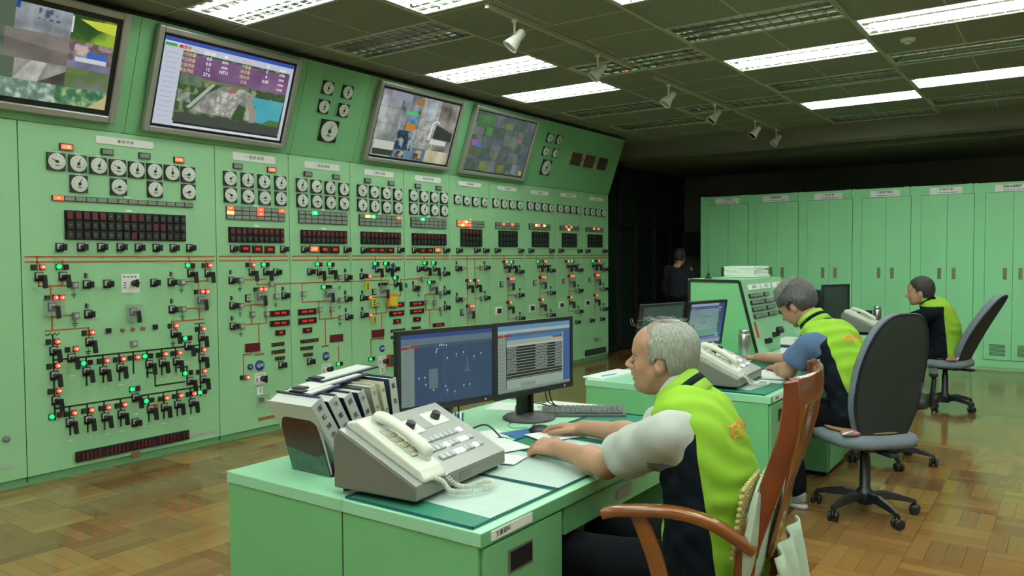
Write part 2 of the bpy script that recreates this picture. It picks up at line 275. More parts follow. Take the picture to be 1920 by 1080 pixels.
# positions of the devices on the boards, in metres
PD={
 'G':[[2.623,2.171],[2.766,2.17],[2.908,2.168],[3.048,2.166],[3.188,2.163],[3.328,2.164],[3.468,2.164],[3.605,2.163],[2.77,2.03],[3.051,2.028],[3.329,2.028],[3.606,2.028],[3.981,2.162],[4.149,2.161],[4.315,2.16],[4.489,2.162],[3.984,2.025],[4.151,2.024],[4.32,2.023],[4.489,2.026],[4.722,2.16],[4.889,2.16],[5.053,2.157],[5.223,2.156],[4.725,2.022],[4.892,2.021],[5.057,2.02],[5.223,2.02],[5.461,2.158],[5.624,2.156],[5.792,2.152],[5.958,2.15],[5.461,2.019],[5.628,2.015],[5.794,2.013],[5.961,2.016],[6.194,2.157],[6.358,2.154],[6.526,2.155],[6.691,2.156],[6.194,2.017],[6.359,2.017],[6.527,2.017],[6.692,2.019],[6.921,2.156],[7.085,2.15],[7.249,2.148],[7.419,2.149],[7.643,2.154],[7.814,2.149],[7.982,2.15],[8.147,2.153],[8.373,2.158],[8.537,2.155],[8.705,2.155],[8.869,2.154],[9.096,2.158],[9.261,2.154],[9.427,2.156],[9.594,2.155],[9.819,2.148],[9.972,2.146],[10.142,2.146],[10.312,2.144]],
 'D':[[2.693,2.277,0.088,0.045,"R"],[2.975,2.273,0.086,0.043,"g"],[3.254,2.273,0.089,0.044,"g"],[3.531,2.27,0.084,0.044,"R"],[4.06,2.269,0.088,0.043,"g"],[4.4,2.269,0.087,0.044,"R"],[4.799,2.266,0.089,0.044,"g"],[5.134,2.265,0.087,0.045,"g"],[4.118,1.588,0.096,0.061,"r"],[4.239,1.584,0.1,0.062,"r"],[4.365,1.582,0.103,0.062,"r"],[4.853,1.59,0.107,0.064,"R"],[4.98,1.585,0.106,0.066,"r"],[5.102,1.584,0.109,0.067,"r"],[4.462,1.027,0.205,0.05,"r"],[4.46,0.94,0.206,0.05,"r"],[4.464,0.856,0.1,0.046,"r"],[4.764,1.022,0.202,0.052,"r"],[4.765,0.939,0.205,0.052,"r"],[4.764,0.854,0.101,0.047,"r"],[4.174,0.754,0.14,0.071,"m"],[5.109,0.752,0.154,0.068,"m"],[5.538,2.262,0.083,0.044,"g"],[5.869,2.259,0.086,0.045,"g"],[6.27,2.26,0.085,0.047,"g"],[6.604,2.262,0.085,0.045,"g"],[5.591,1.582,0.108,0.054,"r"],[5.717,1.582,0.111,0.055,"r"],[5.843,1.581,0.107,0.055,"r"],[6.329,1.581,0.11,0.052,"r"],[6.448,1.583,0.104,0.053,"r"],[6.575,1.587,0.102,0.052,"R"],[5.935,1.025,0.204,0.046,"r"],[5.929,0.937,0.208,0.051,"r"],[5.932,0.854,0.102,0.046,"r"],[6.235,1.02,0.208,0.05,"r"],[6.237,0.939,0.209,0.05,"r"],[6.235,0.855,0.105,0.047,"r"],[6.583,0.771,0.181,0.037,"r"],[5.657,0.752,0.165,0.074,"m"]],
 'N':[[3.113,2.356,0.431,0.054,"廠 用 控 制"],[4.229,2.352,0.426,0.066,"一 號 機 控 制"],[4.968,2.35,0.42,0.061,"二 號 機 控 制"],[5.701,2.346,0.415,0.058,"三 號 機 控 制"],[6.434,2.345,0.417,0.06,"四 號 機 控 制"],[7.162,2.342,0.419,0.053,"直流及台電盤"],[7.892,2.341,0.411,0.05,"一號線 保護"],[8.617,2.336,0.416,0.052,"二號線 保護"],[9.335,2.347,0.417,0.053,"三號線 保護"],[10.111,2.341,0.416,0.051,"四 號 線"]],
 'A':[[3.117,1.925,1.051,0.035,14,1,"0,0,R"],[4.237,1.883,0.589,0.109,8,3,"0,0,R;0,1,O;4,0,R;4,1,R;7,0,R"],[4.974,1.879,0.58,0.115,8,3,"2,0,G"],[5.712,1.876,0.587,0.109,8,3,"1,0,O;2,0,G;7,0,R"],[6.442,1.877,0.576,0.107,8,3,"2,0,G"],[7.168,1.891,0.507,0.072,8,2,"0,0,R;1,0,R;2,0,O;3,0,R;0,1,R;1,1,O;2,1,R;3,1,R"],[7.894,1.888,0.498,0.078,8,2,"2,0,R;5,0,R"],[8.614,1.895,0.504,0.075,8,2,"2,0,O;3,0,R;5,0,O"],[9.358,1.896,0.503,0.066,8,2,"2,0,R;3,1,O;4,0,R"],[10.059,1.893,0.517,0.064,8,2,"3,0,R;5,0,R"]],
 'H':[[3.122,1.744,0.905,0.2,16,3,"0,0;1,0;2,0;3,0;4,0;7,0;8,0;9,0;11,1;12,1;8,2"],[4.239,1.704,0.555,0.125,10,2,"*0;9,1"],[4.979,1.701,0.547,0.122,10,2,"*0;9,1"],[5.717,1.702,0.553,0.122,10,2,"*0;9,1"],[6.446,1.701,0.55,0.125,10,2,"*0"],[7.173,1.73,0.385,0.201,6,3,"*0"],[7.899,1.73,0.385,0.194,6,3,""],[8.623,1.734,0.389,0.197,6,3,""],[9.348,1.733,0.38,0.192,6,3,""],[10.064,1.734,0.414,0.188,6,3,""]],
 'K':[[2.632,1.589],[2.775,1.59],[2.914,1.591],[3.055,1.592],[3.191,1.59],[3.329,1.589],[3.468,1.59],[3.607,1.591],[2.808,1.329],[2.951,1.329],[2.811,1.12],[3.306,1.327],[3.445,1.326],[3.448,1.117],[3.134,0.295],[4.0,1.587],[4.507,1.585],[4.737,1.584],[5.245,1.584],[4.428,1.386],[3.982,1.326],[3.985,1.118],[3.984,0.948],[4.511,1.179],[4.801,1.384],[5.251,1.321],[5.249,1.116],[5.253,0.944],[4.466,0.572],[4.784,0.567],[5.467,1.579],[5.978,1.585],[6.197,1.582],[6.708,1.584],[5.449,1.328],[5.449,1.115],[5.455,0.95],[5.905,1.391],[5.935,0.568],[6.271,1.385],[6.704,1.329],[6.705,1.122],[6.706,0.952],[6.203,1.188],[6.93,1.582],[7.259,1.586],[7.429,1.584],[7.655,1.585],[8.151,1.587],[8.38,1.587],[8.869,1.589],[9.103,1.59],[9.6,1.586],[9.824,1.586],[10.324,1.588],[6.915,1.385],[6.914,1.033],[7.445,1.384],[7.441,1.028],[8.156,1.324],[8.158,1.029],[8.167,0.738],[8.886,1.325],[8.889,1.028],[8.887,0.734],[9.619,1.321],[9.617,1.033],[9.615,0.738],[9.54,0.594],[10.339,1.32],[10.338,1.027],[10.337,0.732],[9.941,0.59],[10.254,0.588]],
 'o':[[[2.486,1.527],[2.486,1.435]],[[2.649,1.497],[2.649,1.428]],[[2.492,1.371],[2.492,1.327],[2.703,1.327]],[[2.645,1.359],[2.645,1.329]],[[2.567,1.325],[2.567,1.232]],[[2.571,1.139],[2.571,1.022]],[[2.573,1.119],[2.706,1.119]],[[2.528,1.023],[2.813,1.023],[2.813,0.961]],[[3.605,1.525],[3.605,1.425]],[[3.755,1.49],[3.755,1.423]],[[3.55,1.329],[3.757,1.329],[3.757,1.366]],[[3.68,1.33],[3.68,1.245]],[[3.684,1.151],[3.684,1.023]],[[3.56,1.116],[3.683,1.116]],[[3.447,0.989],[3.447,1.023],[3.723,1.023]],[[4.165,1.526],[4.165,1.474]],[[4.312,1.495],[4.312,1.468]],[[4.085,1.327],[4.319,1.327]],[[4.239,1.323],[4.239,1.283],[4.366,1.283]],[[4.388,1.283],[5.339,1.283]],[[4.421,1.282],[4.421,1.205]],[[4.085,1.113],[4.282,1.113]],[[4.169,1.115],[4.169,1.049]],[[4.173,1.013],[4.173,0.952]],[[4.318,1.129],[4.318,1.049]],[[4.32,1.004],[4.32,0.95],[4.091,0.95]],[[4.243,0.942],[4.243,0.769]],[[4.901,1.525],[4.901,1.453]],[[5.049,1.491],[5.049,1.457]],[[4.903,1.325],[5.142,1.325]],[[4.977,1.323],[4.977,1.251]],[[4.716,1.278],[4.716,1.203]],[[4.717,1.147],[4.717,1.109],[5.144,1.109]],[[4.908,1.11],[4.908,1.052]],[[4.911,1.004],[4.911,0.942],[5.141,0.942]],[[5.051,1.103],[5.051,1.044]],[[5.055,1.005],[5.055,0.942]],[[4.98,0.937],[4.98,0.7]],[[4.085,0.53],[4.085,0.699],[4.165,0.699]],[[5.136,0.673],[5.136,0.523]],[[5.56,0.524],[5.56,0.699],[5.654,0.699]],[[5.637,1.522],[5.637,1.463]],[[5.562,1.32],[5.796,1.32]],[[5.712,1.316],[5.712,1.265]],[[5.186,1.28],[5.824,1.28],[5.824,1.236],[5.895,1.236]],[[5.995,1.124],[5.995,1.282],[6.427,1.282]],[[5.572,1.114],[5.995,1.114]],[[5.64,1.109],[5.64,0.941]],[[5.569,0.951],[5.79,0.951],[5.79,1.022]],[[5.713,0.937],[5.713,0.787]],[[6.364,1.521],[6.364,1.447]],[[6.38,1.325],[6.591,1.325]],[[6.436,1.324],[6.436,1.281]],[[6.27,1.275],[6.27,1.186]],[[6.373,1.044],[6.373,1.113],[6.604,1.113]],[[6.514,1.102],[6.514,1.038]],[[6.376,1.012],[6.376,0.943],[6.602,0.943]],[[6.515,1.005],[6.515,0.946]],[[6.443,0.934],[6.443,0.774]],[[7.099,1.526],[7.099,0.721]],[[7.24,1.488],[7.24,0.71]],[[7.028,1.384],[7.103,1.384]],[[7.245,1.383],[7.332,1.383]],[[7.014,1.029],[7.099,1.029]],[[7.245,1.027],[7.338,1.027]],[[7.821,1.522],[7.821,1.465]],[[7.83,1.326],[8.061,1.326]],[[7.898,1.318],[7.898,0.729]],[[7.907,1.034],[8.046,1.034]],[[7.904,0.742],[8.055,0.742]],[[8.54,1.521],[8.54,1.467]],[[8.564,1.322],[8.771,1.322]],[[8.615,1.311],[8.615,0.737]],[[8.625,1.035],[8.769,1.035]],[[8.623,0.746],[8.767,0.746]],[[9.322,1.328],[9.497,1.328]],[[9.336,1.313],[9.336,0.751]],[[9.335,1.033],[9.495,1.033]],[[9.347,0.748],[9.508,0.748]],[[10.017,1.325],[10.21,1.325]],[[10.065,1.309],[10.065,0.684]],[[10.08,1.032],[10.226,1.032]]],
 'L':[[2.461,1.455,"d"],[2.515,1.456,"r"],[2.62,1.457,"g"],[2.671,1.454,"d"],[3.583,1.454,"g"],[3.634,1.453,"d"],[3.728,1.452,"d"],[3.778,1.453,"r"],[2.542,1.245,"d"],[2.594,1.247,"r"],[2.636,1.245,"r"],[3.657,1.244,"d"],[3.707,1.245,"r"],[3.749,1.243,"r"],[2.781,0.99,"d"],[2.832,0.99,"r"],[3.427,0.989,"d"],[3.474,0.99,"r"],[2.541,0.948,"d"],[2.597,0.946,"r"],[2.664,0.883,"d"],[2.718,0.884,"r"],[3.658,0.948,"d"],[3.709,0.948,"r"],[3.546,0.884,"g"],[3.595,0.885,"d"],[3.66,0.78,"d"],[3.71,0.78,"r"],[2.595,0.78,"r"],[2.542,0.781,"d"],[2.598,0.608,"r"],[2.544,0.609,"d"],[2.546,0.437,"g"],[2.599,0.441,"d"],[2.766,0.777,"g"],[2.817,0.779,"d"],[2.932,0.779,"r"],[2.881,0.779,"d"],[3.05,0.778,"r"],[2.997,0.777,"d"],[3.159,0.779,"r"],[3.106,0.777,"d"],[3.216,0.779,"g"],[3.267,0.778,"d"],[3.381,0.78,"r"],[3.329,0.778,"d"],[3.499,0.778,"r"],[3.444,0.776,"d"],[3.711,0.61,"r"],[3.659,0.607,"d"],[3.541,0.611,"g"],[3.596,0.612,"d"],[3.664,0.444,"g"],[3.714,0.443,"d"],[3.112,0.546,"g"],[3.161,0.547,"d"],[2.696,0.439,"r"],[2.643,0.438,"d"],[2.813,0.44,"r"],[2.762,0.44,"d"],[2.934,0.44,"r"],[2.884,0.44,"d"],[3.054,0.442,"r"],[3.002,0.44,"d"],[3.218,0.442,"g"],[3.269,0.443,"d"],[3.382,0.442,"r"],[3.334,0.441,"d"],[3.5,0.443,"r"],[3.45,0.443,"d"],[3.615,0.442,"r"],[3.565,0.441,"d"],[4.19,1.452,"r"],[4.138,1.452,"d"],[4.293,1.452,"g"],[4.343,1.452,"d"],[4.262,1.245,"r"],[4.306,1.243,"r"],[4.214,1.242,"d"],[4.883,1.451,"g"],[4.932,1.448,"d"],[5.027,1.449,"g"],[5.08,1.445,"d"],[4.954,1.239,"g"],[5.007,1.237,"d"],[5.044,1.236,"d"],[4.062,0.51,"d"],[4.112,0.507,"r"],[5.12,0.506,"g"],[5.164,0.504,"d"],[5.542,0.505,"g"],[5.587,0.505,"d"],[5.615,1.447,"g"],[5.666,1.446,"d"],[5.763,1.449,"g"],[5.813,1.447,"d"],[5.542,1.323,"r"],[5.896,1.302,"g"],[5.942,1.304,"d"],[5.545,1.115,"r"],[5.546,0.944,"r"],[5.69,1.238,"d"],[5.739,1.239,"d"],[5.781,1.238,"d"],[6.351,1.449,"g"],[6.398,1.447,"d"],[6.491,1.449,"g"],[6.54,1.445,"d"],[6.424,1.239,"g"],[6.475,1.24,"d"],[6.516,1.239,"d"],[7.126,1.239,"r"],[7.08,1.24,"d"],[7.272,1.238,"r"],[7.223,1.24,"d"],[7.142,0.946,"r"],[7.182,0.944,"r"],[7.086,0.947,"d"],[7.843,1.449,"r"],[7.804,1.449,"d"],[7.95,1.448,"g"],[8.004,1.448,"d"],[7.943,1.239,"r"],[7.99,1.238,"r"],[7.886,1.238,"d"],[7.929,0.949,"r"],[7.878,0.951,"d"],[8.539,1.449,"g"],[8.583,1.449,"d"],[8.72,1.449,"r"],[8.66,1.45,"d"],[8.653,1.242,"r"],[8.705,1.241,"r"],[8.601,1.241,"d"],[8.656,0.948,"r"],[8.594,0.951,"d"],[9.303,1.445,"r"],[9.251,1.445,"d"],[9.401,1.447,"g"],[9.453,1.444,"d"],[9.379,1.24,"r"],[9.432,1.239,"r"],[9.322,1.239,"d"],[9.377,0.947,"r"],[9.32,0.95,"d"],[9.976,1.446,"g"],[10.017,1.446,"d"],[10.162,1.447,"r"],[10.104,1.447,"d"],[10.097,1.237,"r"],[10.145,1.236,"r"],[10.048,1.235,"d"],[10.095,0.944,"r"],[10.038,0.947,"d"]],
 'P':[[2.493,1.391],[2.647,1.39],[3.612,1.393],[3.763,1.39],[2.814,0.923],[3.46,0.929],[2.574,0.884],[2.69,0.823],[3.573,0.821],[3.693,0.881],[3.692,0.715],[2.573,0.716],[2.578,0.544],[2.789,0.718],[2.908,0.709],[3.03,0.715],[3.252,0.715],[3.357,0.715],[3.474,0.711],[3.7,0.541],[3.585,0.545],[3.139,0.48],[2.667,0.376],[2.792,0.374],[2.912,0.374],[3.031,0.374],[3.255,0.374],[3.366,0.372],[3.477,0.376],[3.599,0.373],[4.178,1.391],[4.325,1.39],[4.914,1.377],[5.054,1.384],[5.658,1.389],[5.805,1.392],[5.924,1.243],[6.381,1.389],[6.529,1.386],[7.115,1.176],[7.263,1.178],[7.842,1.392],[7.991,1.39],[7.921,0.889],[8.577,1.39],[8.719,1.391],[8.65,0.877],[9.308,1.381],[9.438,1.382],[9.377,0.877],[10.008,1.38],[10.146,1.382],[10.089,0.873]],
 'T':[[2.806,1.392],[2.807,1.179],[3.449,1.389],[3.448,1.181],[3.976,1.394],[3.981,1.18],[3.982,1.013],[4.503,1.239],[5.235,1.386],[5.233,1.178],[5.237,1.009],[5.45,1.386],[5.453,1.171],[5.452,1.011],[6.7,1.384],[6.697,1.177],[6.7,1.007],[6.184,1.241],[6.906,1.446],[6.907,1.091],[7.422,1.442],[7.427,1.096],[8.152,1.388],[8.154,1.101],[8.151,0.801],[8.873,1.386],[8.871,1.1],[8.874,0.793],[9.592,1.393],[9.59,1.103],[9.598,0.805],[10.319,1.401],[10.318,1.104],[10.317,0.806]],
 'B':[[2.721,1.329],[2.723,1.116],[3.534,1.325],[3.536,1.115],[3.133,0.882],[4.064,1.328],[4.063,1.114],[4.066,0.944],[4.369,1.284],[4.421,1.178],[4.17,1.036],[4.318,1.031],[5.159,1.323],[4.72,1.184],[5.16,1.11],[4.907,1.033],[5.053,1.03],[5.161,0.942],[5.638,1.035],[6.62,1.32],[6.32,1.279],[6.621,1.114],[6.512,1.022],[6.373,1.029],[6.618,0.94],[6.265,1.176],[6.989,1.384],[6.994,1.03],[7.346,1.382],[7.348,1.026],[8.073,1.328],[8.07,1.023],[8.074,0.747],[8.79,1.32],[8.796,1.032],[8.793,0.74],[9.526,1.322],[9.525,1.029],[9.532,0.737],[10.233,1.322],[10.242,1.026],[10.235,0.735]],
 'b':[[2.952,0.992],[3.307,0.992]],
 'w':[[3.055,0.988],[3.134,0.988],[3.213,0.987]],
 'Q':[[3.126,1.328,0.135,0.14],[4.248,0.477,0.106,0.098],[4.985,0.469,0.111,0.097],[5.718,0.464,0.115,0.105]],
 'C':[[2.572,1.183],[3.139,1.116],[3.695,1.174],[4.257,1.181],[5.012,1.172],[5.735,1.179],[6.482,1.178],[7.121,0.882],[7.924,1.177],[8.652,1.169],[9.379,1.162],[10.103,1.169]],
 'g':[[2.719,1.27],[2.722,1.064],[3.533,1.27],[3.538,1.061],[2.808,0.86],[3.451,0.86],[4.063,1.263],[4.061,1.051],[4.065,0.886],[4.423,1.115],[5.16,1.235],[5.159,1.048],[5.16,0.891],[6.623,1.277],[6.624,1.076],[6.626,0.891],[6.267,1.118]],
 'Z':[[2.569,0.996],[3.685,0.992]],
 'k':[[[2.572,0.991],[2.572,0.412]],[[2.576,0.82],[3.682,0.82]],[[3.68,0.986],[3.68,0.416]],[[2.576,0.487],[3.687,0.487]],[[2.791,0.811],[2.791,0.621]],[[2.908,0.818],[2.908,0.625]],[[3.027,0.821],[3.027,0.624]],[[3.133,0.818],[3.133,0.662]],[[3.24,0.818],[3.24,0.622]],[[3.356,0.819],[3.356,0.624]],[[3.472,0.819],[3.472,0.631]],[[2.67,0.477],[2.67,0.29]],[[2.79,0.483],[2.79,0.287]],[[2.909,0.482],[2.909,0.285]],[[3.029,0.481],[3.029,0.288]],[[3.243,0.486],[3.243,0.287]],[[3.363,0.484],[3.363,0.288]],[[3.475,0.482],[3.475,0.29]],[[3.591,0.484],[3.591,0.287]],[[3.236,0.649],[3.3,0.649],[3.3,0.545],[3.543,0.545]],[[3.488,0.661],[3.566,0.661],[3.566,0.559]]],
 'U':[[3.298,0.367,0.031,0.079,"red"],[3.133,0.057,0.063,0.031,"brown"],[5.804,0.46,0.065,0.122,"red"],[5.863,0.456,0.041,0.123,"green"],[5.584,1.415,0.054,0.028,"blue"],[5.848,1.427,0.048,0.041,"blue"],[5.493,1.232,0.059,0.082,"yellow"],[5.578,1.068,0.061,0.083,"yellow"],[5.581,0.898,0.054,0.074,"yellow"],[5.828,1.076,0.126,0.131,"orange"],[6.041,1.219,0.03,0.046,"teal"]],
 'V':[[3.131,0.126,0.863,0.07,30],[10.076,0.128,0.595,0.08,7]],
 'q':[[4.137,1.173,0.051,0.061],[5.613,1.169,0.055,0.059],[6.996,0.884,0.058,0.068],[7.761,1.178,0.067,0.066],[8.491,1.173,0.071,0.067],[9.207,1.175,0.068,0.065],[9.922,1.173,0.069,0.065]],
 'E':[[4.437,0.756,0.138,0.036,6],[4.44,0.691,0.145,0.036,6],[4.456,0.632,0.11,0.033,4],[4.788,0.756,0.214,0.035,8],[4.755,0.691,0.147,0.036,6],[4.77,0.63,0.11,0.034,4],[5.942,0.758,0.207,0.035,8],[5.912,0.693,0.145,0.034,6],[5.925,0.631,0.109,0.035,4],[6.223,0.764,0.139,0.031,6]],
 'e':[[4.247,0.687,0.088,0.013],[4.976,0.688,0.079,0.014],[5.707,0.695,0.076,0.013]],
 'O':[[4.245,0.591,0.045],[4.148,0.59,0.026],[4.981,0.594,0.04],[5.716,0.594,0.036]],
 't':[[4.245,0.374,0.057,0.067,"1"],[4.984,0.395,0.059,0.061,"2"],[5.714,0.371,0.067,0.068,"3"]],
 'c':[[4.255,0.293,0.106,0.079],[5.723,0.292,0.108,0.071],[10.093,0.301,0.145,0.064]],
 'R':[[6.911,2.25],[6.911,2.058],[7.411,2.249],[7.409,2.058],[7.635,2.251],[7.633,2.058],[8.364,2.25],[8.362,2.06],[9.089,2.248],[9.095,2.059],[9.804,2.242],[9.806,2.06]],
 'X':[[7.701,0.855,0.133,0.099],[8.428,0.847,0.138,0.098],[9.143,0.851,0.14,0.089],[9.842,0.846,0.124,0.094]],
}
# ================================================================== ROOM SHELL
X0, X1, YR, YL, CE = -3.2, 13.9, -3.6, 6.1, 3.26
def floor_mat():
    m = bpy.data.materials.new('parquet'); m.use_nodes = True; nt = m.node_tree; N = nt.nodes; L = nt.links; b = N['Principled BSDF']
    def math_(op, a, b_=None, c=None):
        n = N.new('ShaderNodeMath'); n.operation = op
        for i, q in enumerate((a, b_, c)):
            if q is None: continue
            if isinstance(q, (int, float)): n.inputs[i].default_value = q
            else: L.new(q, n.inputs[i])
        return n.outputs[0]
    tc = N.new('ShaderNodeTexCoord'); sp = N.new('ShaderNodeSeparateXYZ'); L.new(tc.outputs['Object'], sp.inputs[0])
    S = 0.33; ns = 4
    u = math_('DIVIDE', sp.outputs[0], S); v = math_('DIVIDE', sp.outputs[1], S)
    iu = math_('FLOOR', u); iv = math_('FLOOR', v); fu = math_('FRACT', u); fv = math_('FRACT', v)
    par = math_('MODULO', math_('ADD', math_('ADD', iu, iv), 1000), 2)
    par = math_('GREATER_THAN', par, 0.5)
    mixf = math_('ADD', math_('MULTIPLY', par, fu), math_('MULTIPLY', math_('SUBTRACT', 1, par), fv))
    st = math_('MULTIPLY', mixf, ns); si = math_('FLOOR', st); sf = math_('FRACT', st)
    cx = N.new('ShaderNodeCombineXYZ'); L.new(iu, cx.inputs[0]); L.new(iv, cx.inputs[1]); L.new(math_('MULTIPLY', si, 0.37), cx.inputs[2])
    wn = N.new('ShaderNodeTexWhiteNoise'); wn.noise_dimensions = '3D'; L.new(cx.outputs[0], wn.inputs[0])
    cb = N.new('ShaderNodeCombineXYZ'); L.new(iu, cb.inputs[0]); L.new(iv, cb.inputs[1])
    wb = N.new('ShaderNodeTexWhiteNoise'); wb.noise_dimensions = '3D'; L.new(cb.outputs[0], wb.inputs[0])
    val = math_('ADD', math_('MULTIPLY', wn.outputs[0], 0.45), math_('MULTIPLY', wb.outputs[0], 0.55))
    # grain
    gx = math_('ADD', math_('MULTIPLY', par, math_('MULTIPLY', sp.outputs[0], 14)), math_('MULTIPLY', math_('SUBTRACT', 1, par), math_('MULTIPLY', sp.outputs[0], 1.6)))
    gy = math_('ADD', math_('MULTIPLY', par, math_('MULTIPLY', sp.outputs[1], 1.6)), math_('MULTIPLY', math_('SUBTRACT', 1, par), math_('MULTIPLY', sp.outputs[1], 14)))
    cg = N.new('ShaderNodeCombineXYZ'); L.new(gx, cg.inputs[0]); L.new(gy, cg.inputs[1]); L.new(wn.outputs[0], cg.inputs[2])
    gn = N.new('ShaderNodeTexNoise'); gn.inputs['Scale'].default_value = 3.0; gn.inputs['Detail'].default_value = 5; L.new(cg.outputs[0], gn.inputs['Vector'])
    val = math_('ADD', math_('MULTIPLY', val, 0.8), math_('MULTIPLY', gn.outputs['Fac'], 0.22))
    r = N.new('ShaderNodeValToRGB'); L.new(val, r.inputs[0]); el = r.color_ramp.elements
    el[0].position = 0.12; el[0].color = (0.147, 0.056, 0.015, 1); el[1].position = 0.95; el[1].color = (0.367, 0.211, 0.051, 1)
    e = el.new(0.38); e.color = (0.220, 0.102, 0.026, 1); e = el.new(0.65); e.color = (0.294, 0.151, 0.038, 1)
    # greyer patches at random: the dulling by green reflection, mixed into the colour
    refl_tone = N.new('ShaderNodeTexNoise'); refl_tone.inputs['Scale'].default_value = 0.6; L.new(tc.outputs['Object'], refl_tone.inputs['Vector'])
    g = N.new('ShaderNodeMix'); g.data_type = 'RGBA'; L.new(math_('MULTIPLY', refl_tone.outputs['Fac'], 0.5), g.inputs[0]); L.new(r.outputs[0], g.inputs[6]); g.inputs[7].default_value = (0.191, 0.148, 0.068, 1)
    # joints
    j = math_('LESS_THAN', math_('MINIMUM', sf, math_('SUBTRACT', 1, sf)), 0.02)
    jb = math_('LESS_THAN', math_('MINIMUM', math_('MINIMUM', fu, math_('SUBTRACT', 1, fu)), math_('MINIMUM', fv, math_('SUBTRACT', 1, fv))), 0.006)
    jj = math_('MULTIPLY', math_('MAXIMUM', j, jb), 0.45)
    d = N.new('ShaderNodeMix'); d.data_type = 'RGBA'; L.new(jj, d.inputs[0]); L.new(g.outputs[2], d.inputs[6]); d.inputs[7].default_value = (0.037, 0.021, 0.008, 1)
    L.new(d.outputs[2], b.inputs['Base Color'])
    ro = N.new('ShaderNodeMapRange'); L.new(gn.outputs['Fac'], ro.inputs[0]); ro.inputs[3].default_value = 0.11; ro.inputs[4].default_value = 0.17
    L.new(ro.outputs[0], b.inputs['Roughness'])
    bp = N.new('ShaderNodeBump'); bp.inputs['Strength'].default_value = 0.02; bp.inputs['Distance'].default_value = 0.005
    L.new(math_('ADD', math_('MULTIPLY', wn.outputs[0], 0.6), gn.outputs['Fac']), bp.inputs['Height']); L.new(bp.outputs['Normal'], b.inputs['Normal'])
    return m
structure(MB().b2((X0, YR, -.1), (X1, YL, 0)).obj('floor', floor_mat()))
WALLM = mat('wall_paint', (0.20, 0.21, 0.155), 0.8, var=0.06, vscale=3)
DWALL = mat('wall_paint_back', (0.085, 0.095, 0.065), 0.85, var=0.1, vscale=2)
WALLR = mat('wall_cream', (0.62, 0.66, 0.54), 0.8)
structure(MB().b2((X0 - .1, YR, 0), (X0, YL, CE)).obj('wall_rear', WALLR))
structure(MB().b2((X0, YR - .1, 0), (X1, YR, CE)).obj('wall_right', WALLR))
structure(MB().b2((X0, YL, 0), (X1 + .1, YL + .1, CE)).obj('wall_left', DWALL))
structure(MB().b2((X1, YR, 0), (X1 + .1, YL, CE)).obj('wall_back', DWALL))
# ceiling tiles
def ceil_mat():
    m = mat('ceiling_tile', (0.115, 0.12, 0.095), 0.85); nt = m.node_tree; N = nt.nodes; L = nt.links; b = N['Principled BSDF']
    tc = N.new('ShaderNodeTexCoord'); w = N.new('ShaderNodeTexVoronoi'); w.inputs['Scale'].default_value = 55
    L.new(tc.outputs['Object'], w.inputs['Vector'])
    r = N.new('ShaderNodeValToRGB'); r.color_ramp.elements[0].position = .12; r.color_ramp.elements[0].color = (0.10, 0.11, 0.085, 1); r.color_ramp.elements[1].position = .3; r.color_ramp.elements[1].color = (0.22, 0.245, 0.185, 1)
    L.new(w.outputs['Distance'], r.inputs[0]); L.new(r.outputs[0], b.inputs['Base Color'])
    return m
CTILE = ceil_mat()
TBAR = mat('ceiling_bar', (0.42, 0.43, 0.33), 0.6)
BEAMX = 11.18
GY = [-3.58, -2.36, -1.11, 0.135, 1.38, 2.625, 3.88, 5.14, 5.60]     # column lines in y
W = 0.52
CB = {0: (6.37, 1.235), 1: (6.37, 1.235), 2: (5.735, 1.228), 3: (6.37, 1.235), 4: (5.735, 1.228), 5: (6.37, 1.235), 6: (4.50, 1.25), 7: (4.50, 1.25)}
FIX = []     # (x0, column index, lit)
lit = {(6, -3), (6, -1), (6, 1), (6, 2), (4, -1), (4, 1), (4, 3), (3, 0), (3, 2), (3, -2), (4, -3), (3, -4), (4, -5), (2, -1), (2, 1), (2, -3), (1, -2), (1, 0), (6, -5), (2, 3), (1, 2), (4, -6), (4, -4), (3, -5), (3, -3), (6, -4), (2, -4), (2, -5), (1, -4), (1, -3), (6, -6)}  # out-of-view entries are added, lit to brighten sides that face the camera
for c_ in (6, 4, 3, 2, 1):
    for k in range(-8, 6):
        x = CB[c_][0] + CB[c_][1] * k
        if x > X0 + .1 and x + W < BEAMX + .01 and not (c_ == 6 and k > 4): FIX.append((x, c_, (c_, k) in lit))
for x, l in ((3.85, True), (6.35, False), (8.82, False), (1.35, False)): FIX.append((x, 5, l))
# ceiling slab with openings left where the troffers sit
cb = MB()
for ci in range(8):
    y0, y1 = GY[ci], GY[ci + 1]
    xs = sorted([f[0] for f in FIX if f[1] == ci]); cur = X0
    for x in xs:
        if x > cur: cb.b2((cur, y0, CE), (x, y1, CE + .02))
        cur = x + W
    cb.b2((cur, y0, CE), (BEAMX, y1, CE + .02))
cb.b2((X0, 5.60, CE), (BEAMX, YL, CE + .02))
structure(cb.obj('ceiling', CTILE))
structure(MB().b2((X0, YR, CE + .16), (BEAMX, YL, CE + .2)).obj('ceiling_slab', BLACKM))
tb = MB()
for y in GY[1:8]: tb.b2((X0, y - .014, CE - .004), (BEAMX, y + .014, CE))
tb.b2((X0, 3.29 - .007, CE - .004), (BEAMX, 3.29 + .007, CE))
for ci in range(8):
    y0, y1 = GY[ci], GY[ci + 1]; ym = (y0 + y1) / 2
    bx, px = CB[ci]; x = bx - 8 * px
    while x < BEAMX:
        for xx in (x, x + W):
            if xx > X0 and xx < BEAMX: tb.b2((xx - .008, y0, CE - .003), (xx + .008, y1, CE))
        if ci != 7 and x + W > X0 and x + W < BEAMX: tb.b2((max(X0, x + W), ym - .006, CE - .003), (min(BEAMX, x + px), ym + .006, CE))
        x += px
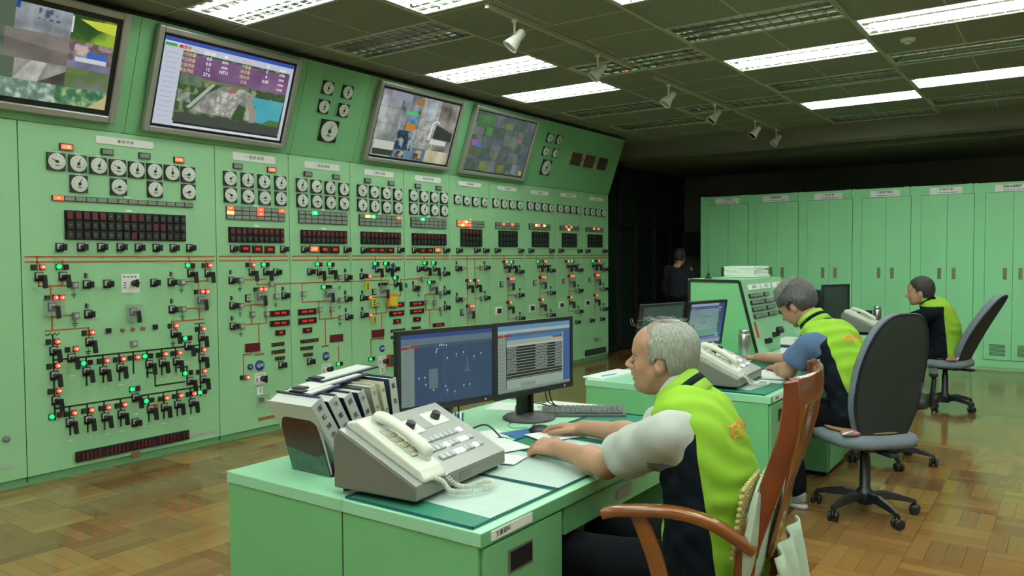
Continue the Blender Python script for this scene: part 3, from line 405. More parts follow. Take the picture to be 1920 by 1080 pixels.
structure(tb.obj('trim_1', TBAR), 'metal grid bars of the suspended ceiling')
structure(MB().b2((BEAMX, YR, 3.035), (BEAMX + .35, YL, CE + .2)).obj('trim_2', WALLM), 'concrete beam closing the suspended ceiling')
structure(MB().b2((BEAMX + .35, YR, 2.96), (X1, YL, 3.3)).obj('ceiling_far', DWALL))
# dark glass partition beyond the control boards
pg = MB(); DG = mat('partition_glass', (0.01, 0.022, 0.016), 0.35)
pg.b2((10.7, 5.95, 0), (X1, 5.97, 2.95), 0)
for x in (10.75, 11.3, 11.95, 12.65, 13.3, 13.85): pg.b2((x - .025, 5.9, 0), (x + .025, 5.97, 2.95), 1)
for z in (0.05, 2.03, 2.9): pg.b2((10.7, 5.9, z - .03), (X1, 5.97, z + .03), 1)
pg.b2((11.32, 5.93, 0), (11.35, 5.95, 2.0), 2)
structure(pg.obj('window_1', [DG, BLACKM, mat('aluminium_edge', (0.06, 0.065, 0.06), 0.5)]), 'dark glazed partition with black frames')
d = MB().b2((X1 - .02, 4.75, 0), (X1, 5.60, 2.0), 0); structure(d.obj('door_1', mat('far_door', (0.06, 0.07, 0.05), .7)))
wm = thing('wall_monitor', 'black box-shaped monitor hung on the dark back wall beside the first cabinet', 'monitor', (13.6, 5.42, 1.72))
MB().box((0, 0, 0), (.35, .62, .42)).obj('housing', BLACKM, wm, bevel=.01); MB().box((.24, 0, 0), (.14, .08, .08)).obj('bracket', BLACKM, wm)

# ================================================================== TROFFERS
REFL = mat('reflector_mirror', (0.90, 0.92, 0.88), 0.03, 1.0)
LOUV = mat('louver_aluminium', (0.55, 0.58, 0.53), 0.2, 0.9)
HOUS = mat('troffer_frame', (0.55, 0.58, 0.48), 0.5)
TUBEL = mat('tube_lit', (1, 1, 1), 0.3, emit=TUBE, ecol=(0.93, 1.0, 0.93))
TUBEO = mat('tube_off', (0.6, 0.62, 0.6), 0.3)
hl = MB(); LY = 1.21; HH = .06
hl.b2((0, .01, HH - .005), (W, LY + .01, HH), 1)
for x in (0.0, W - .006): hl.b2((x, .01, 0), (x + .006, LY + .01, HH), 1)
for y in (.01, LY + .004): hl.b2((0, y, 0), (W, y + .006, HH), 1)
hl.b2((.0, 0, -.004), (.02, LY + .02, .004), 0); hl.b2((W - .02, 0, -.004), (W, LY + .02, .004), 0); hl.b2((0, 0, -.004), (W, .02, .004), 0); hl.b2((0, LY, -.004), (W, LY + .02, .004), 0)
hous_me = hl.mesh('housing', [HOUS, REFL])
lv = MB()
for i in range(1, 4): lv.prism([(W * i / 4 - .0012, .001), (W * i / 4 + .0012, .001), (W * i / 4 + .0012, .013), (W * i / 4 - .0012, .013)], .02, LY, 'y')
for i in range(1, 12): lv.b2((.02, .01 + LY * i / 12 - .0015, .001), (W - .02, .01 + LY * i / 12 + .0015, .013))
louv_me = lv.mesh('louver', LOUV)
def tubeme(m):
    t = MB(); t.tube([(0, .035, 0), (0, LY - .02, 0)], .0145, 8); return t.mesh('tube', m)
tl, to = tubeme(TUBEL), tubeme(TUBEO)
used = {}
for x, ci, on in sorted(FIX, reverse=True):
    k = used.get(ci, 0) + 1; used[ci] = k
    ords = ['', 'nearest the beam', 'second from the beam', 'third from the beam', 'fourth from the beam', 'fifth from the beam', 'sixth from the beam', 'seventh from the beam', 'eighth from the beam', 'ninth from the beam', 'tenth from the beam', 'eleventh from the beam', 'twelfth from the beam']
    rows = {6: 'row nearest the control boards', 5: 'second row out from the boards', 4: 'third row out from the boards', 3: 'fourth row out from the boards', 2: 'fifth row out from the boards', 1: 'sixth row out from the boards'}
    t = thing('ceiling_light', ('lit' if on else 'unlit') + ' louvered ceiling light, ' + ords[min(k, 12)] + ' in the ' + rows[ci], 'ceiling light', (x, GY[ci] + .005, CE), 0, 'louvered ceiling lights')
    link('housing', hous_me, t); link('louver', louv_me, t)
    for q in (.14, .36): link('tube', tl if on else to, t, (q, 0, .032))
# spotlights on tracks
SPW = mat('spotlight_white', (0.75, 0.78, 0.70), 0.35)
def track(x0, x1, y, lab):
    t = MB().b2((x0, y - .017, CE - .035), (x1, y + .017, CE - .004)).obj('track_rail', TBAR); tag(t, lab, 'track')
track(4.42, 6.6, 3.33, 'spotlight track nearest the camera, holding the two nearest spotlights')
track(7.1, 9.15, 3.33, 'middle spotlight track on the ceiling, holding the third and fourth spotlights')
track(9.35, 11.12, 3.33, 'farthest spotlight track, holding the two spotlights nearest the beam')
def spot(x, lab, k):
    t = thing('spotlight', lab, 'spotlight', (x, 3.33, CE - .035), 0, 'white track spotlights')
    MB().lathe([(.022, 0), (.022, -.02), (.008, -.022), (.008, -.11)], 12).obj('stem', SPW, t)
    a = Vector((.03, .0, -.13)); dr = Vector((-.45, .45 + .1 * k, -.75)).normalized()
    Mx = Matrix.Translation(a) @ dr.to_track_quat('Z', 'Y').to_matrix().to_4x4()
    MB().lathe([(.018, -.075), (.032, -.06), (.036, .0), (.045, .03), (.062, .085), (.058, .085), (.035, .03)], 20, M=Mx).obj('shade', SPW, t)
    MB().lathe([(.0, .05), (.03, .05), (.04, .07), (.0, .075)], 16, M=Mx).obj('bulb', CHROME, t)
    MB().lathe([(.0, .045), (.05, .078), (.052, .079)], 16, M=Mx).obj('reflector', CHROME, t)
SPOTX = [(4.75, 'white track spotlight hanging nearest the camera, largest of the six', 0), (5.98, 'small dark-seen spotlight in front of the orange-tinted louvered light, second nearest', 1), (7.43, 'white track spotlight, third nearest along the rail', 0), (8.68, 'white track spotlight, fourth along the rail', .5), (10.08, 'white track spotlight, second from the beam', 0), (10.96, 'white track spotlight nearest the beam', .3)]
for q in SPOTX: spot(*q)
sd = thing('smoke_detector', 'small round white smoke detector on the ceiling between two lit lights', 'smoke detector', (7.15, 1.12, CE))
MB().lathe([(.06, 0), (.06, -.015), (.05, -.03), (.0, -.032)], 24).obj('base', WHITE, sd); MB().lathe([(.028, -.03), (.022, -.05), (0, -.052)], 20).obj('sensor_cap', LGREY, sd)
# ================================================================== CONTROL BOARDS
YP = 5.66
SEAMS = [1.35, 2.389, 3.85, 4.587, 5.31, 6.06, 6.79, 7.53, 8.262, 8.99, 9.71, 10.48]
NAMES = ['plain green control board at the left edge of the photo', 'widest green control board, with the ringed switching diagram',
 'green control board marked with a 1 under its knob, right of the widest board', 'green control board with two green lamps on top, behind the binders', 'green control board with yellow tags and an orange pouch', 'green control board with dials in two rows, just right of the yellow-tagged one',
 'green control board with red lamp pairs on both outer dials', 'green control board with two pink-lit alarm windows, second of the four-dial boards', 'green control board with two orange-lit alarm windows, middle of the four-dial boards', 'green control board with three lit windows bunched in its alarm strip, next to last', 'last green control board at the right end of the row']
boards = []
BT = 2.42
for i, nm in enumerate(NAMES):
    a, b = SEAMS[i], SEAMS[i + 1]
    t = thing('control_board', nm, 'control board', (a, YP, 0), 0, 'green control boards')
    boards.append(t); w = b - a
    MB().b2((.0025, 0, .055), (w - .0025, .40, BT)).obj('panel', GREEN, t, bevel=.003)
    MB().b2((.0, .012, .0), (w, .39, .055)).obj('plinth', mat('plinth_green', (.13, .33, .15), .5) if i == 0 else MATS['plinth_green'], t)
    MB().b2((-.003, .006, .02), (.003, .02, BT)).obj('seam', SEAM, t)
PD_ = PD
def board(x):
    for i in range(11):
        if SEAMS[i] <= x < SEAMS[i + 1]: return boards[i], SEAMS[i]
    return boards[-1], SEAMS[-2]
# shared meshes (local: x right, z up, front towards -y)
def gauge_parts(sz):
    bz = MB().b2((-sz / 2, -.016, -sz / 2), (sz / 2, 0, sz / 2)); bz = bz.mesh('gauge', BLACK)
    dl = MB().lathe([(sz * .44, -.016), (sz * .45, -.021), (sz * .43, -.0215), (0, -.0215)], 24, 'y')
    dm = MB(); dm.lathe([(sz * .47, -.016), (sz * .475, -.021), (sz * .46, -.0215), (0, -.0215)], 24, 'y', mi=0)
    for k in range(9):
        w = radians(-35 + k * 250 / 8 - 90 + 35); r0, r1 = sz * .33, sz * .39
        dm.tube([(r0 * sin(radians(-125 + k * 31)), -.0222, r0 * cos(radians(-125 + k * 31))), (r1 * sin(radians(-125 + k * 31)), -.0222, r1 * cos(radians(-125 + k * 31)))], .0012, 4, 1)
    dm.b2((-sz * .12, -.0222, -sz * .24), (sz * .12, -.0215, -sz * .19), 1)
    dm = dm.mesh('dial', [DIAL, INK])
    nd = MB().prism([(-.0035, -sz * .12), (.0035, -sz * .12), (.0012, sz * .33), (-.0012, sz * .33)], -.026, -.0235, 'y', 0).lathe([(sz * .085, -.0225), (sz * .085, -.028), (0, -.029)], 12, 'y').mesh('needle', BLACK)
    return bz, dm, nd
GA = gauge_parts(.118); GS = gauge_parts(.105); GB = gauge_parts(.20)
def gauge(G, x, z, par, ang):
    g = link('gauge', G[0], par, (x, 0, z)); link('dial', G[1], g); link('needle', G[2], g, None, (0, ang, 0))
rnd = random.Random(3)
for x, z in PD_['G']:
    t, x0 = board(x); gauge(GA if x < 6.8 else GS, x - x0, z, t, radians(rnd.choice([-110, -60, 5, 0, 20, -100, 60])))
# mimic lines
for key, m, wd in (('o', ORANGEL, .009), ('k', BLACKL, .011)):
    per = {}
    for L_ in PD_[key]:
        segs = []
        for a, b in zip(L_[:-1], L_[1:]):
            if a[0] > b[0]: a, b = b, a
            cut = [a] + [[sx, a[1] + (b[1] - a[1]) * (sx - a[0]) / (b[0] - a[0])] for sx in SEAMS if a[0] + .01 < sx < b[0] - .01] + [b]
            for i in range(len(cut) - 1):
                p, q_ = list(cut[i]), list(cut[i + 1])
                if i: p[0] += .012
                if i < len(cut) - 2: q_[0] -= .012
                segs.append((p, q_))
        for a, b in segs:
            t, x0 = board((a[0] + b[0]) / 2); per.setdefault((t.name, id(L_)), (t, x0, MB()))[2]
            q = per[(t.name, id(L_))][2]; h = wd / 2
            lo = (min(a[0], b[0]) - x0 - h, -.0025, min(a[1], b[1]) - h); hi = (max(a[0], b[0]) - x0 + h, 0.002, max(a[1], b[1]) + h)
            if abs(a[0] - b[0]) > .03 and abs(a[1] - b[1]) > .02:
                d = Vector((b[0] - a[0], b[1] - a[1])).normalized(); n = Vector((-d.y, d.x)) * h
                q.prism([(a[0] - x0 + n.x, a[1] + n.y), (b[0] - x0 + n.x, b[1] + n.y), (b[0] - x0 - n.x, b[1] - n.y), (a[0] - x0 - n.x, a[1] - n.y)], -.0025, .002, 'y')
            else: q.b2(lo, hi)
    for t, x0, q in per.values(): q.obj('mimic_line', m, t, label='raised %s diagram lines' % ('orange' if key == 'o' else 'black'))
for i in range(1, 11):
    a, b = SEAMS[i], SEAMS[i + 1]; w = b - a
    for z in (1.524, 1.489): MB().b2((.02 if i > 1 else .02, -.0025, z - .0055), (w - .02, .002, z + .0055)).obj('busbar_line', ORANGEL, boards[i])
# lamps
lamp_b = MB().b2((-.016, -.012, -.018), (.016, 0, .018)).mesh('indicator_lamp', BLACK)
def lamp_l(m): return MB().lathe([(.0155, -.010), (.0155, -.02), (.012, -.026), (0, -.028)], 12, 'y').mesh('lens', m)
core = MB().lathe([(.006, -.0275), (.004, -.030), (0, -.031)], 8, 'y').mesh('filament_glow', LAMPC)
LL = {'r': lamp_l(LAMPR), 'g': lamp_l(LAMPG), 'd': MB().b2((-.013, -.016, -.015), (.013, -.01, .015)).mesh('lens', LAMPD), 'x': MB().b2((-.013, -.016, -.015), (.013, -.01, .015)).mesh('lens', LAMPDR)}
prev = None
for x, z, c in PD_['L']:
    t, x0 = board(x); g = link('indicator_lamp', lamp_b, t, (x - x0, 0, z))
    if c == 'd' and prev and prev[2] == 'g' and abs(prev[0] - x) < .15: c = 'x'
    link('lens', LL[c], g)
    if c == 'r': link('filament_glow', core, g)
    prev = (x, z, c)
# switches
sw_p = MB().b2((-.026, -.012, -.03), (.026, 0, .03), 0).b2((-.02, -.014, -.012), (.02, -.012, .024), 1).mesh('control_switch', [BLACK, LGREY])
knob = MB().lathe([(.02, -.012), (.018, -.04), (0, -.04)], 12, 'y', (.012, 0, 0)).b2((.004, -.062, -.022), (.024, -.038, .022)).mesh('knob', BLACK)
pist = MB().lathe([(.014, -.012), (.013, -.045), (0, -.045)], 10, 'y', (.0, 0, 0)).prism([(-.002, .008), (.022, .012), (.026, -.03), (.03, -.075), (.008, -.078), (.004, -.03)], -.07, -.042, 'y').mesh('pistol_handle', BLACK)
for x, z in PD_['K']:
    t, x0 = board(x); g = link('control_switch', sw_p, t, (x - x0, 0, z)); link('knob', knob, g)
for x, z in PD_['P']:
    t, x0 = board(x); g = link('control_switch', sw_p, t, (x - x0, 0, z)); link('pistol_handle', pist, g)
blk = MB().b2((-.02, -.03, -.022), (.02, 0, .022), 0).b2((-.013, -.032, -.012), (.013, -.03, .012), 1).mesh('position_indicator', [GREYP, LGREY])
for x, z in PD_['B']:
    t, x0 = board(x); link('position_indicator', blk, t, (x - x0, 0, z))
tin = MB().b2((-.011, -.012, -.018), (-.004, 0, .018), 0).b2((-.004, -.01, -.014), (.011, 0, .014), 1).mesh('small_indicator', [BLACK, GREYP])
for x, z in PD_['T']:
    t, x0 = board(x); link('small_indicator', tin, t, (x - x0, 0, z))
sb = MB().b2((-.016, -.018, -.018), (.016, 0, .018)).mesh('push_button', BLACK); sw2 = MB().lathe([(.015, 0), (.015, -.012), (.01, -.02), (0, -.021)], 12, 'y').mesh('push_button', TAGBR)
for x, z in PD_['b']:
    t, x0 = board(x); link('push_button', sb, t, (x - x0, 0, z))
for x, z in PD_['w']:
    t, x0 = board(x); link('push_button', sw2, t, (x - x0, 0, z))
cov = MB().b2((-.055, -.06, -.06), (.055, -.001, .055)).mesh('clear_cover', CLEAR)
for x, z in PD_['C']:
    t, x0 = board(x); g = link('control_switch', sw_p, t, (x - x0, 0, z)); link('pistol_handle', pist, g); link('clear_cover', cov, g, label='see-through protective cover')
gnd = MB()
for k, w_ in enumerate((.02, .013, .006)): gnd.b2((-w_, -.002, -.008 - k * .012), (w_, 0, -.003 - k * .012))
gnd.b2((-.002, -.002, -.008), (.002, 0, .012)); gnd = gnd.mesh('ground_symbol', BLACKL)
for x, z in PD_['g']:
    t, x0 = board(x); link('ground_symbol', gnd, t, (x - x0, 0, z))
for x, z in PD_['Z']:
    t, x0 = board(x); q = MB()
    for k in range(6): q.tube([(-.045 + k * .015, -.002, -.008 if k % 2 else .008), (-.03 + k * .015, -.002, .008 if k % 2 else -.008)], .003, 4)
    q.obj('winding_symbol', BLACKL, t, (x - x0, 0, z))
for x, z, r in PD_['O']:
    t, x0 = board(x); g = MB().lathe([(r, 0), (r, -.008), (r * .9, -.01), (0, -.01)], 24, 'y').obj('generator_symbol', TAGB, t, (x - x0, 0, z), label='round blue symbol')
    link('lettering', text_mesh('GM' if r > .03 else 'E', r * 1.0, PLATEM), g, (0, -.011, 0), (pi / 2, 0, 0))
# digital displays
for x, z, w, h, k in PD_['D']:
    t, x0 = board(x)
    g = MB().b2((-w / 2, -.014, -h / 2), (w / 2, 0, h / 2)).obj('display', {'m': mat('relay_target', (.12, .014, .016), .3) if 'relay_target' not in MATS else MATS['relay_target']}.get(k, BLACK), t, (x - x0, 0, z))
    if k in 'RgO':
        MB().b2((-w * .42, -.0155, -h * .36), (w * .42, -.014, h * .36)).obj('display_window', CELLR if k == 'R' else CELLG, g)
    if k == 'R': link('lettering', text_mesh('8 8' if w > .095 else '0 88', h * .6, CELLO), g, (0, -.0165, 0), (pi / 2, 0, 0))
    if k == 'r':
        MB().b2((-w * .44, -.0155, -h * .34), (w * .44, -.014, h * .34)).obj('display_window', DISPM, g)
        link('lettering', text_mesh('8888  8888' if w > .15 else '888', h * .55, DIGR), g, (0, -.0165, 0), (pi / 2, 0, 0))
# alarm windows
def parse(s): 
    return [q.split(',') for q in s.split(';') if q and q[0] != '*']
for x, z, w, h, nc, nr, ls in PD_['A']:
    t, x0 = board(x); g = MB().b2((-w / 2, -.012, -h / 2), (w / 2, 0, h / 2)).obj('alarm_panel', BLACK, t, (x - x0, 0, z))
    L_ = {(int(q[0]), int(q[1])): q[2] for q in parse(ls)}; cells = MB(); cw, ch = w / nc, h / nr
    for i in range(nc):
        for j in range(nr):
            cx, cz = -w / 2 + cw * (i + .5), h / 2 - ch * (j + .5)
            if (i, j) in L_:
                c = L_[(i, j)]
                MB().b2((cx - cw * .45, -.016, cz - ch * .42), (cx + cw * .45, -.012, cz + ch * .42)).obj('alarm_window', {'R': CELLR, 'O': CELLO, 'G': LAMPG}[c], g, label={'R': 'lit red window', 'O': 'lit orange window', 'G': 'lit green window'}[c])
                link('lettering', text_mesh('88', ch * .55, CELLO if c != 'G' else LAMPC), g, (cx, -.0168, cz), (pi / 2, 0, 0))
            else: cells.b2((cx - cw * .44, -.014, cz - ch * .4), (cx + cw * .44, -.012, cz + ch * .4))
    cells.obj('alarm_windows_unlit', CELLG, g)
# relay banks
for x, z, w, h, nc, nr, ls in PD_['H']:
    t, x0 = board(x); g = MB().b2((-w / 2, -.015, -h / 2), (w / 2, 0, h / 2)).obj('relay_bank', BLACKM, t, (x - x0, 0, z))
    red = {tuple(int(v) for v in q[:2]) for q in parse(ls)}; A_ = '*0' in ls; mR, mD, mW = MB(), MB(), MB(); cw, ch = w / nc, h / nr
    for i in range(nc):
        for j in range(nr):
            cx, cz = -w / 2 + cw * (i + .5), h / 2 - ch * (j + .5); rr = (i, j) in red or (A_ and j == 0)
            if rr and not A_:
                MB().b2((cx - cw * .33, -.028, cz - ch * .4), (cx + cw * .33, -.015, cz + ch * .36)).obj('relay_flag', RELAYR, g, label='dark red relay flag'); continue
            (mR if rr else mD).b2((cx - cw * .33, -.028, cz - ch * .4), (cx + cw * .33, -.015, cz + ch * .36))
            mW.b2((cx - cw * .1, -.0285, cz - ch * .02), (cx + cw * .1, -.028, cz + ch * .06))
    if A_: mR.obj('relay_flags_red', RELAYR, g)
    mD.obj('relay_flags_dark', RELAYD, g); mW.obj('relay_marks', GREYP, g)
# terminal strips, key rows
for x, z, w, h, n in PD_['V']:
    t, x0 = board(x); g = MB().b2((-w / 2, -.02, -h / 2), (w / 2, 0, h / 2)).obj('terminal_strip', BLACKM, t, (x - x0, 0, z)); q = MB()
    for i in range(n):
        if n > 10 and i % 7 == 6:
            q.obj('terminal_keys', RELAYR, g); q = MB(); continue
        cx = -w / 2 + w / n * (i + .5); q.b2((cx - w / n * .28, -.028, -h * .36), (cx + w / n * .28, -.02, h * .36))
    if q.v: q.obj('terminal_keys', RELAYR if n > 10 else DGREY, g)
for x, z, w, h, n in PD_['E']:
    t, x0 = board(x); q = MB()
    for i in range(n):
        cx = -w / 2 + w / n * (i + .5); q.b2((cx - w / n * .36, -.012, -h * .42), (cx + w / n * .36, 0, h * .42), 0); q.b2((cx - w / n * .15, -.014, -h * .2), (cx + w / n * .25, -.012, h * .2), 1)
    q.obj('key_row', [BLACK, TAGBR], t, (x - x0, 0, z))
# name plates
for x, z, w, h, s in PD_['N']:
    t, x0 = board(x); r = .012; P_ = []
    for cx, cz, a0 in ((w / 2 - r, h / 2 - r, 0), (-w / 2 + r, h / 2 - r, 90), (-w / 2 + r, -h / 2 + r, 180), (w / 2 - r, -h / 2 + r, 270)):
        for k in range(4): a = radians(a0 + k * 30); P_.append((cx + r * cos(a), cz + r * sin(a)))
    g = MB().prism(P_, -.006, 0, 'y').obj('name_plate', PLATEM, t, (x - x0, 0, z), label='white plate lettered ' + s.replace(' ', ''))
    link('lettering', text_mesh(s, h * .46 if ' ' in s else h * .4, INK), g, (0, -.0068, 0), (pi / 2, 0, 0))
TG = {'red': TAGR, 'brown': TAGBR, 'blue': TAGB, 'yellow': TAGY, 'orange': TAGO, 'teal': TAGT, 'green': TAGGR}
for x, z, w, h, c in PD_['U']:
    t, x0 = board(x); g = MB().b2((-w / 2, -.006 if c != 'orange' else -.03, -h / 2), (w / 2, 0, h / 2))
    if c == 'yellow':
        for k in range(3): g.b2((-w * .2, -.008, h * (.25 - .25 * k) - .008), (w * .2, -.006, h * (.25 - .25 * k) + .004), 1)
    if c == 'orange': g.b2((-w * .36, -.034, -h * .42), (w * .42, -.03, h * .3), 2)
    g.obj('tag' if c != 'orange' else 'pouch', [TG[c], INK, TAGY], t, (x - x0, -.035 if c in ('yellow', 'blue', 'orange', 'teal') else 0, z), (0, radians(-25 if c in ('blue', 'teal') else 4 if c == 'orange' else 0), 0), label=c + (' tag' if c != 'orange' else ' paper pouch'))
for x, z, w, h in PD_['q']:
    t, x0 = board(x); MB().b2((-w / 2, -.01, -h / 2), (w / 2, 0, h / 2), 0).b2((-w * .3, -.012, -h * .35), (w * .42, -.01, h * .4), 1).b2((-w * .1, -.014, -h * .1), (w * .12, -.012, h * .1), 0).obj('key_plate', [BLACK, LGREY], t, (x - x0, 0, z))
for x, z, w, h in PD_['X']:
    t, x0 = board(x); MB().b2((-w / 2, -.006, -h / 2), (w / 2, 0, h / 2), 0).b2((-w * .25, -.02, -h * .25), (w * .25, -.006, h * .3), 1).obj('selector_plate', [PLATEM, BLACK], t, (x - x0, 0, z))
for x, z, w, h in PD_['e']:
    t, x0 = board(x); MB().b2((-w / 2, -.004, -h / 2), (w / 2, 0, h / 2), 0).obj('terminal_symbol', TAGBR, t, (x - x0, 0, z))
for x, z, w, h in PD_['c']:
    t, x0 = board(x); g = MB().b2((-.02, -.012, -.02), (.02, 0, .02)).obj('push_button', BLACK, t, (x - x0, 0, z)); MB().b2((-w / 2, -.05, -h / 2), (w / 2, -.001, h / 2)).obj('clear_cover', CLEAR, g)
for x, z, w, h in PD_['Q']:
    t, x0 = board(x); g = MB().b2((-w / 2, -.005, -h / 2), (w / 2, 0, h / 2), 0)
    for i in range(4): g.b2((-w * .4 + i * w * .2, -.0055, h * .3), (-w * .28 + i * w * .2, -.005, h * .38), 1)
    for i in range(3): g.b2((-w * .4, -.0055, -h * (.0 + .13 * i)), (-w * .25, -.005, -h * (.0 + .13 * i) + .01), 1)
    g = g.obj('selector_plate', [PLATEM, GREYP], t, (x - x0, 0, z), label='white scale plate with a black knob')
    MB().lathe([(.02, -.005), (.024, -.02), (.024, -.05), (0, -.055)], 14, 'y', (w * .15, 0, 0)).b2((w * .15 - .005, -.075, -.03), (w * .15 + .005, -.05, .03)).obj('knob', BLACK, g)
for x, z, w, h, s in PD_['t']:
    t, x0 = board(x); g = MB().b2((-w / 2, -.004, -h / 2), (w / 2, 0, h / 2)).obj('number_plate', PLATEM, t, (x - x0, 0, z)); link('lettering', text_mesh(s, h * .9, INK), g, (0, -.005, 0), (pi / 2, 0, 0))
# tiny white captions above devices
for key, dz, sz in (('A', .5, .02), ('H', .5, .02)):
    for q in PD_[key]:
        t, x0 = board(q[0]); MB().b2((-.025, -.003, -.007), (.025, 0, .007)).obj('caption', PLATEM, t, (q[0] - x0, 0, q[1] + q[3] / 2 + .016))
cap = MB().b2((-.018, -.002, -.004), (-.002, 0, .004)).b2((.004, -.002, -.004), (.018, 0, .004)).mesh('caption', PLATEM)
for x, z in PD_['G']:
    t, x0 = board(x); link('caption', cap, t, (x - x0, 0, z + .068))
for x, z in PD_['P']:
    t, x0 = board(x)
    if z < 1.1 and x < 3.8: link('caption', cap, t, (x - x0, 0, z - .125))
lk = MB().lathe([(.022, 0), (.020, -.02), (.012, -.024), (0, -.024)], 14, 'y').obj('door_lock', GREYP, boards[0], (2.265 - 1.35, 0, .34)); MB().b2((-.06, -.003, -.01), (.03, 0, .01)).obj('maker_plate', LGREY, boards[0], (2.265 - 1.35, 0, .15))
MB().b2((-.16, -.003, -.012), (.16, 0, .012), 0).obj('maker_plate', [LGREY], boards[1], (1.27, 0, .11))
for i in (2, 4): MB().b2((-.05, -.003, -.013), (.13, 0, .013)).obj('maker_plate', TAGBR, boards[i], (.42, 0, .13))

# ================================================================== SLANTED TOP BOARDS
TILT = atan2(.28, .79); SL = .838
SS = [1.6, 3.105, 4.60, 5.345, 8.32, 10.48]
SN = ['slanted green board holding the leftmost wall display', 'slanted green board around the display with the dam picture', 'slanted green board with five white dials between two displays', 'long slanted green board holding the two smaller displays', 'last slanted green board, with dials and three red number displays']
slants = []
for i, nm in enumerate(SN):
    a, b = SS[i], SS[i + 1]; w = b - a
    t = thing('slanted_board', nm, 'slanted board', (a, YP, BT), 0, 'slanted boards above the control boards')
    f = bpy.data.objects.new('board_face', MB().b2((.002, 0, .004), (w - .002, .02, SL)).mesh('board_face', GREEN2)); COL.objects.link(f); f.parent = t; f.rotation_euler = (TILT, 0, 0)
    MB().b2((-.0025, .004, .0), (.0025, .02, SL)).obj('seam', SEAM, f)
    MB().b2((0, .0, SL), (w, .03, SL + .02)).obj('top_shadow_strip', BLACKM, f)  # band of shadow above the board, drawn as a black strip
    MB().prism([(.03, 0), (.40, 0), (.40, .8), (.03 - sin(TILT) * SL + .02, SL * cos(TILT) - .005)], .004, w - .004, 'x').obj('casing', GREEN, t)
    slants.append(f)
slants[3].children  # keep
def on_slant(x):
    for i in range(5):
        if SS[i] <= x < SS[i + 1]: return slants[i], SS[i]
for x, w in ((4.855, .64), (5.088, .64), (4.853, .472), (5.087, .472), (8.521, .635), (8.742, .635), (8.512, .46), (8.745, .46)):
    f, x0 = on_slant(x); gauge(GA, x - x0, w, f, radians(10 if x < 6 else -20))
for x, w in ((4.97, .264), (8.625, .257)):
    f, x0 = on_slant(x); gauge(GB, x - x0, w, f, radians(15))
f, x0 = on_slant(9.6)
MB().b2((-.53, -.008, -.1), (.51, 0, .1)).obj('display_plate', mat('plate_cream', (.42, .48, .30), .6), f, (9.64 - x0, 0, .435))
for x in (9.284, 9.64, 10.009):
    g = MB().b2((-.12, -.022, -.085), (.12, 0, .085)).obj('number_display', mat('number_glass', (.09, .012, .016), .2) if x < 9.3 else MATS['number_glass'], f, (x - x0, 0, .435))
for x, s in ((9.46, '月'), (9.825, '日')): link('lettering', text_mesh(s, .07, INK), f, (x - x0, -.01, .435), (pi / 2, 0, 0))
# fixings that join slanted face to its casing
# ------------------------------------------------------------------ big wall displays
FRM = mat('display_frame', (.45, .45, .43), .35, .5); BEZ = mat('display_bezel', (.01, .01, .012), .3)
def display(x0, x1, w0, w1, fr, bz, lab, layers):
    cx = (x0 + x1) / 2; cw = (w0 + w1) / 2; W_, H_ = x1 - x0, w1 - w0
    n = Vector((0, -cos(TILT), -sin(TILT))); up = Vector((0, -sin(TILT), cos(TILT)))
    loc = Vector((cx, YP, BT)) + up * cw + n * .002
    t = thing('wall_display', lab, 'wall display', loc, 0, 'wall displays', rot=(TILT, 0, 0))
    q = MB(); d = .055
    for lo, hi in (((-W_/2, -d, -H_/2), (-W_/2 + fr, 0, H_/2)), ((W_/2 - fr, -d, -H_/2), (W_/2, 0, H_/2)), ((-W_/2 + fr, -d, -H_/2), (W_/2 - fr, 0, -H_/2 + fr)), ((-W_/2 + fr, -d, H_/2 - fr), (W_/2 - fr, 0, H_/2))): q.b2(lo, hi)
    q.obj('frame', FRM, t, bevel=.008)
    MB().b2((-W_/2 + fr, -.035, -H_/2 + fr), (W_/2 - fr, -.005, H_/2 - fr)).obj('bezel', BEZ, t)
    picture('screen', W_ - 2 * fr - 2 * bz, H_ - 2 * fr - 2 * bz, layers, t, (0, -.0365, 0))
    return t
def cells(nx, ny, ms, bg='#202020'):
    L_ = [((0, 0, 1, 1), glow(bg, .8))]
    for i in range(nx):
        for j in range(ny): L_.append(((i / nx + .002, j / ny + .002, (i + 1) / nx - .002, (j + 1) / ny - .002), ms[(i + j * nx) % len(ms)]))
    return L_
st = .75
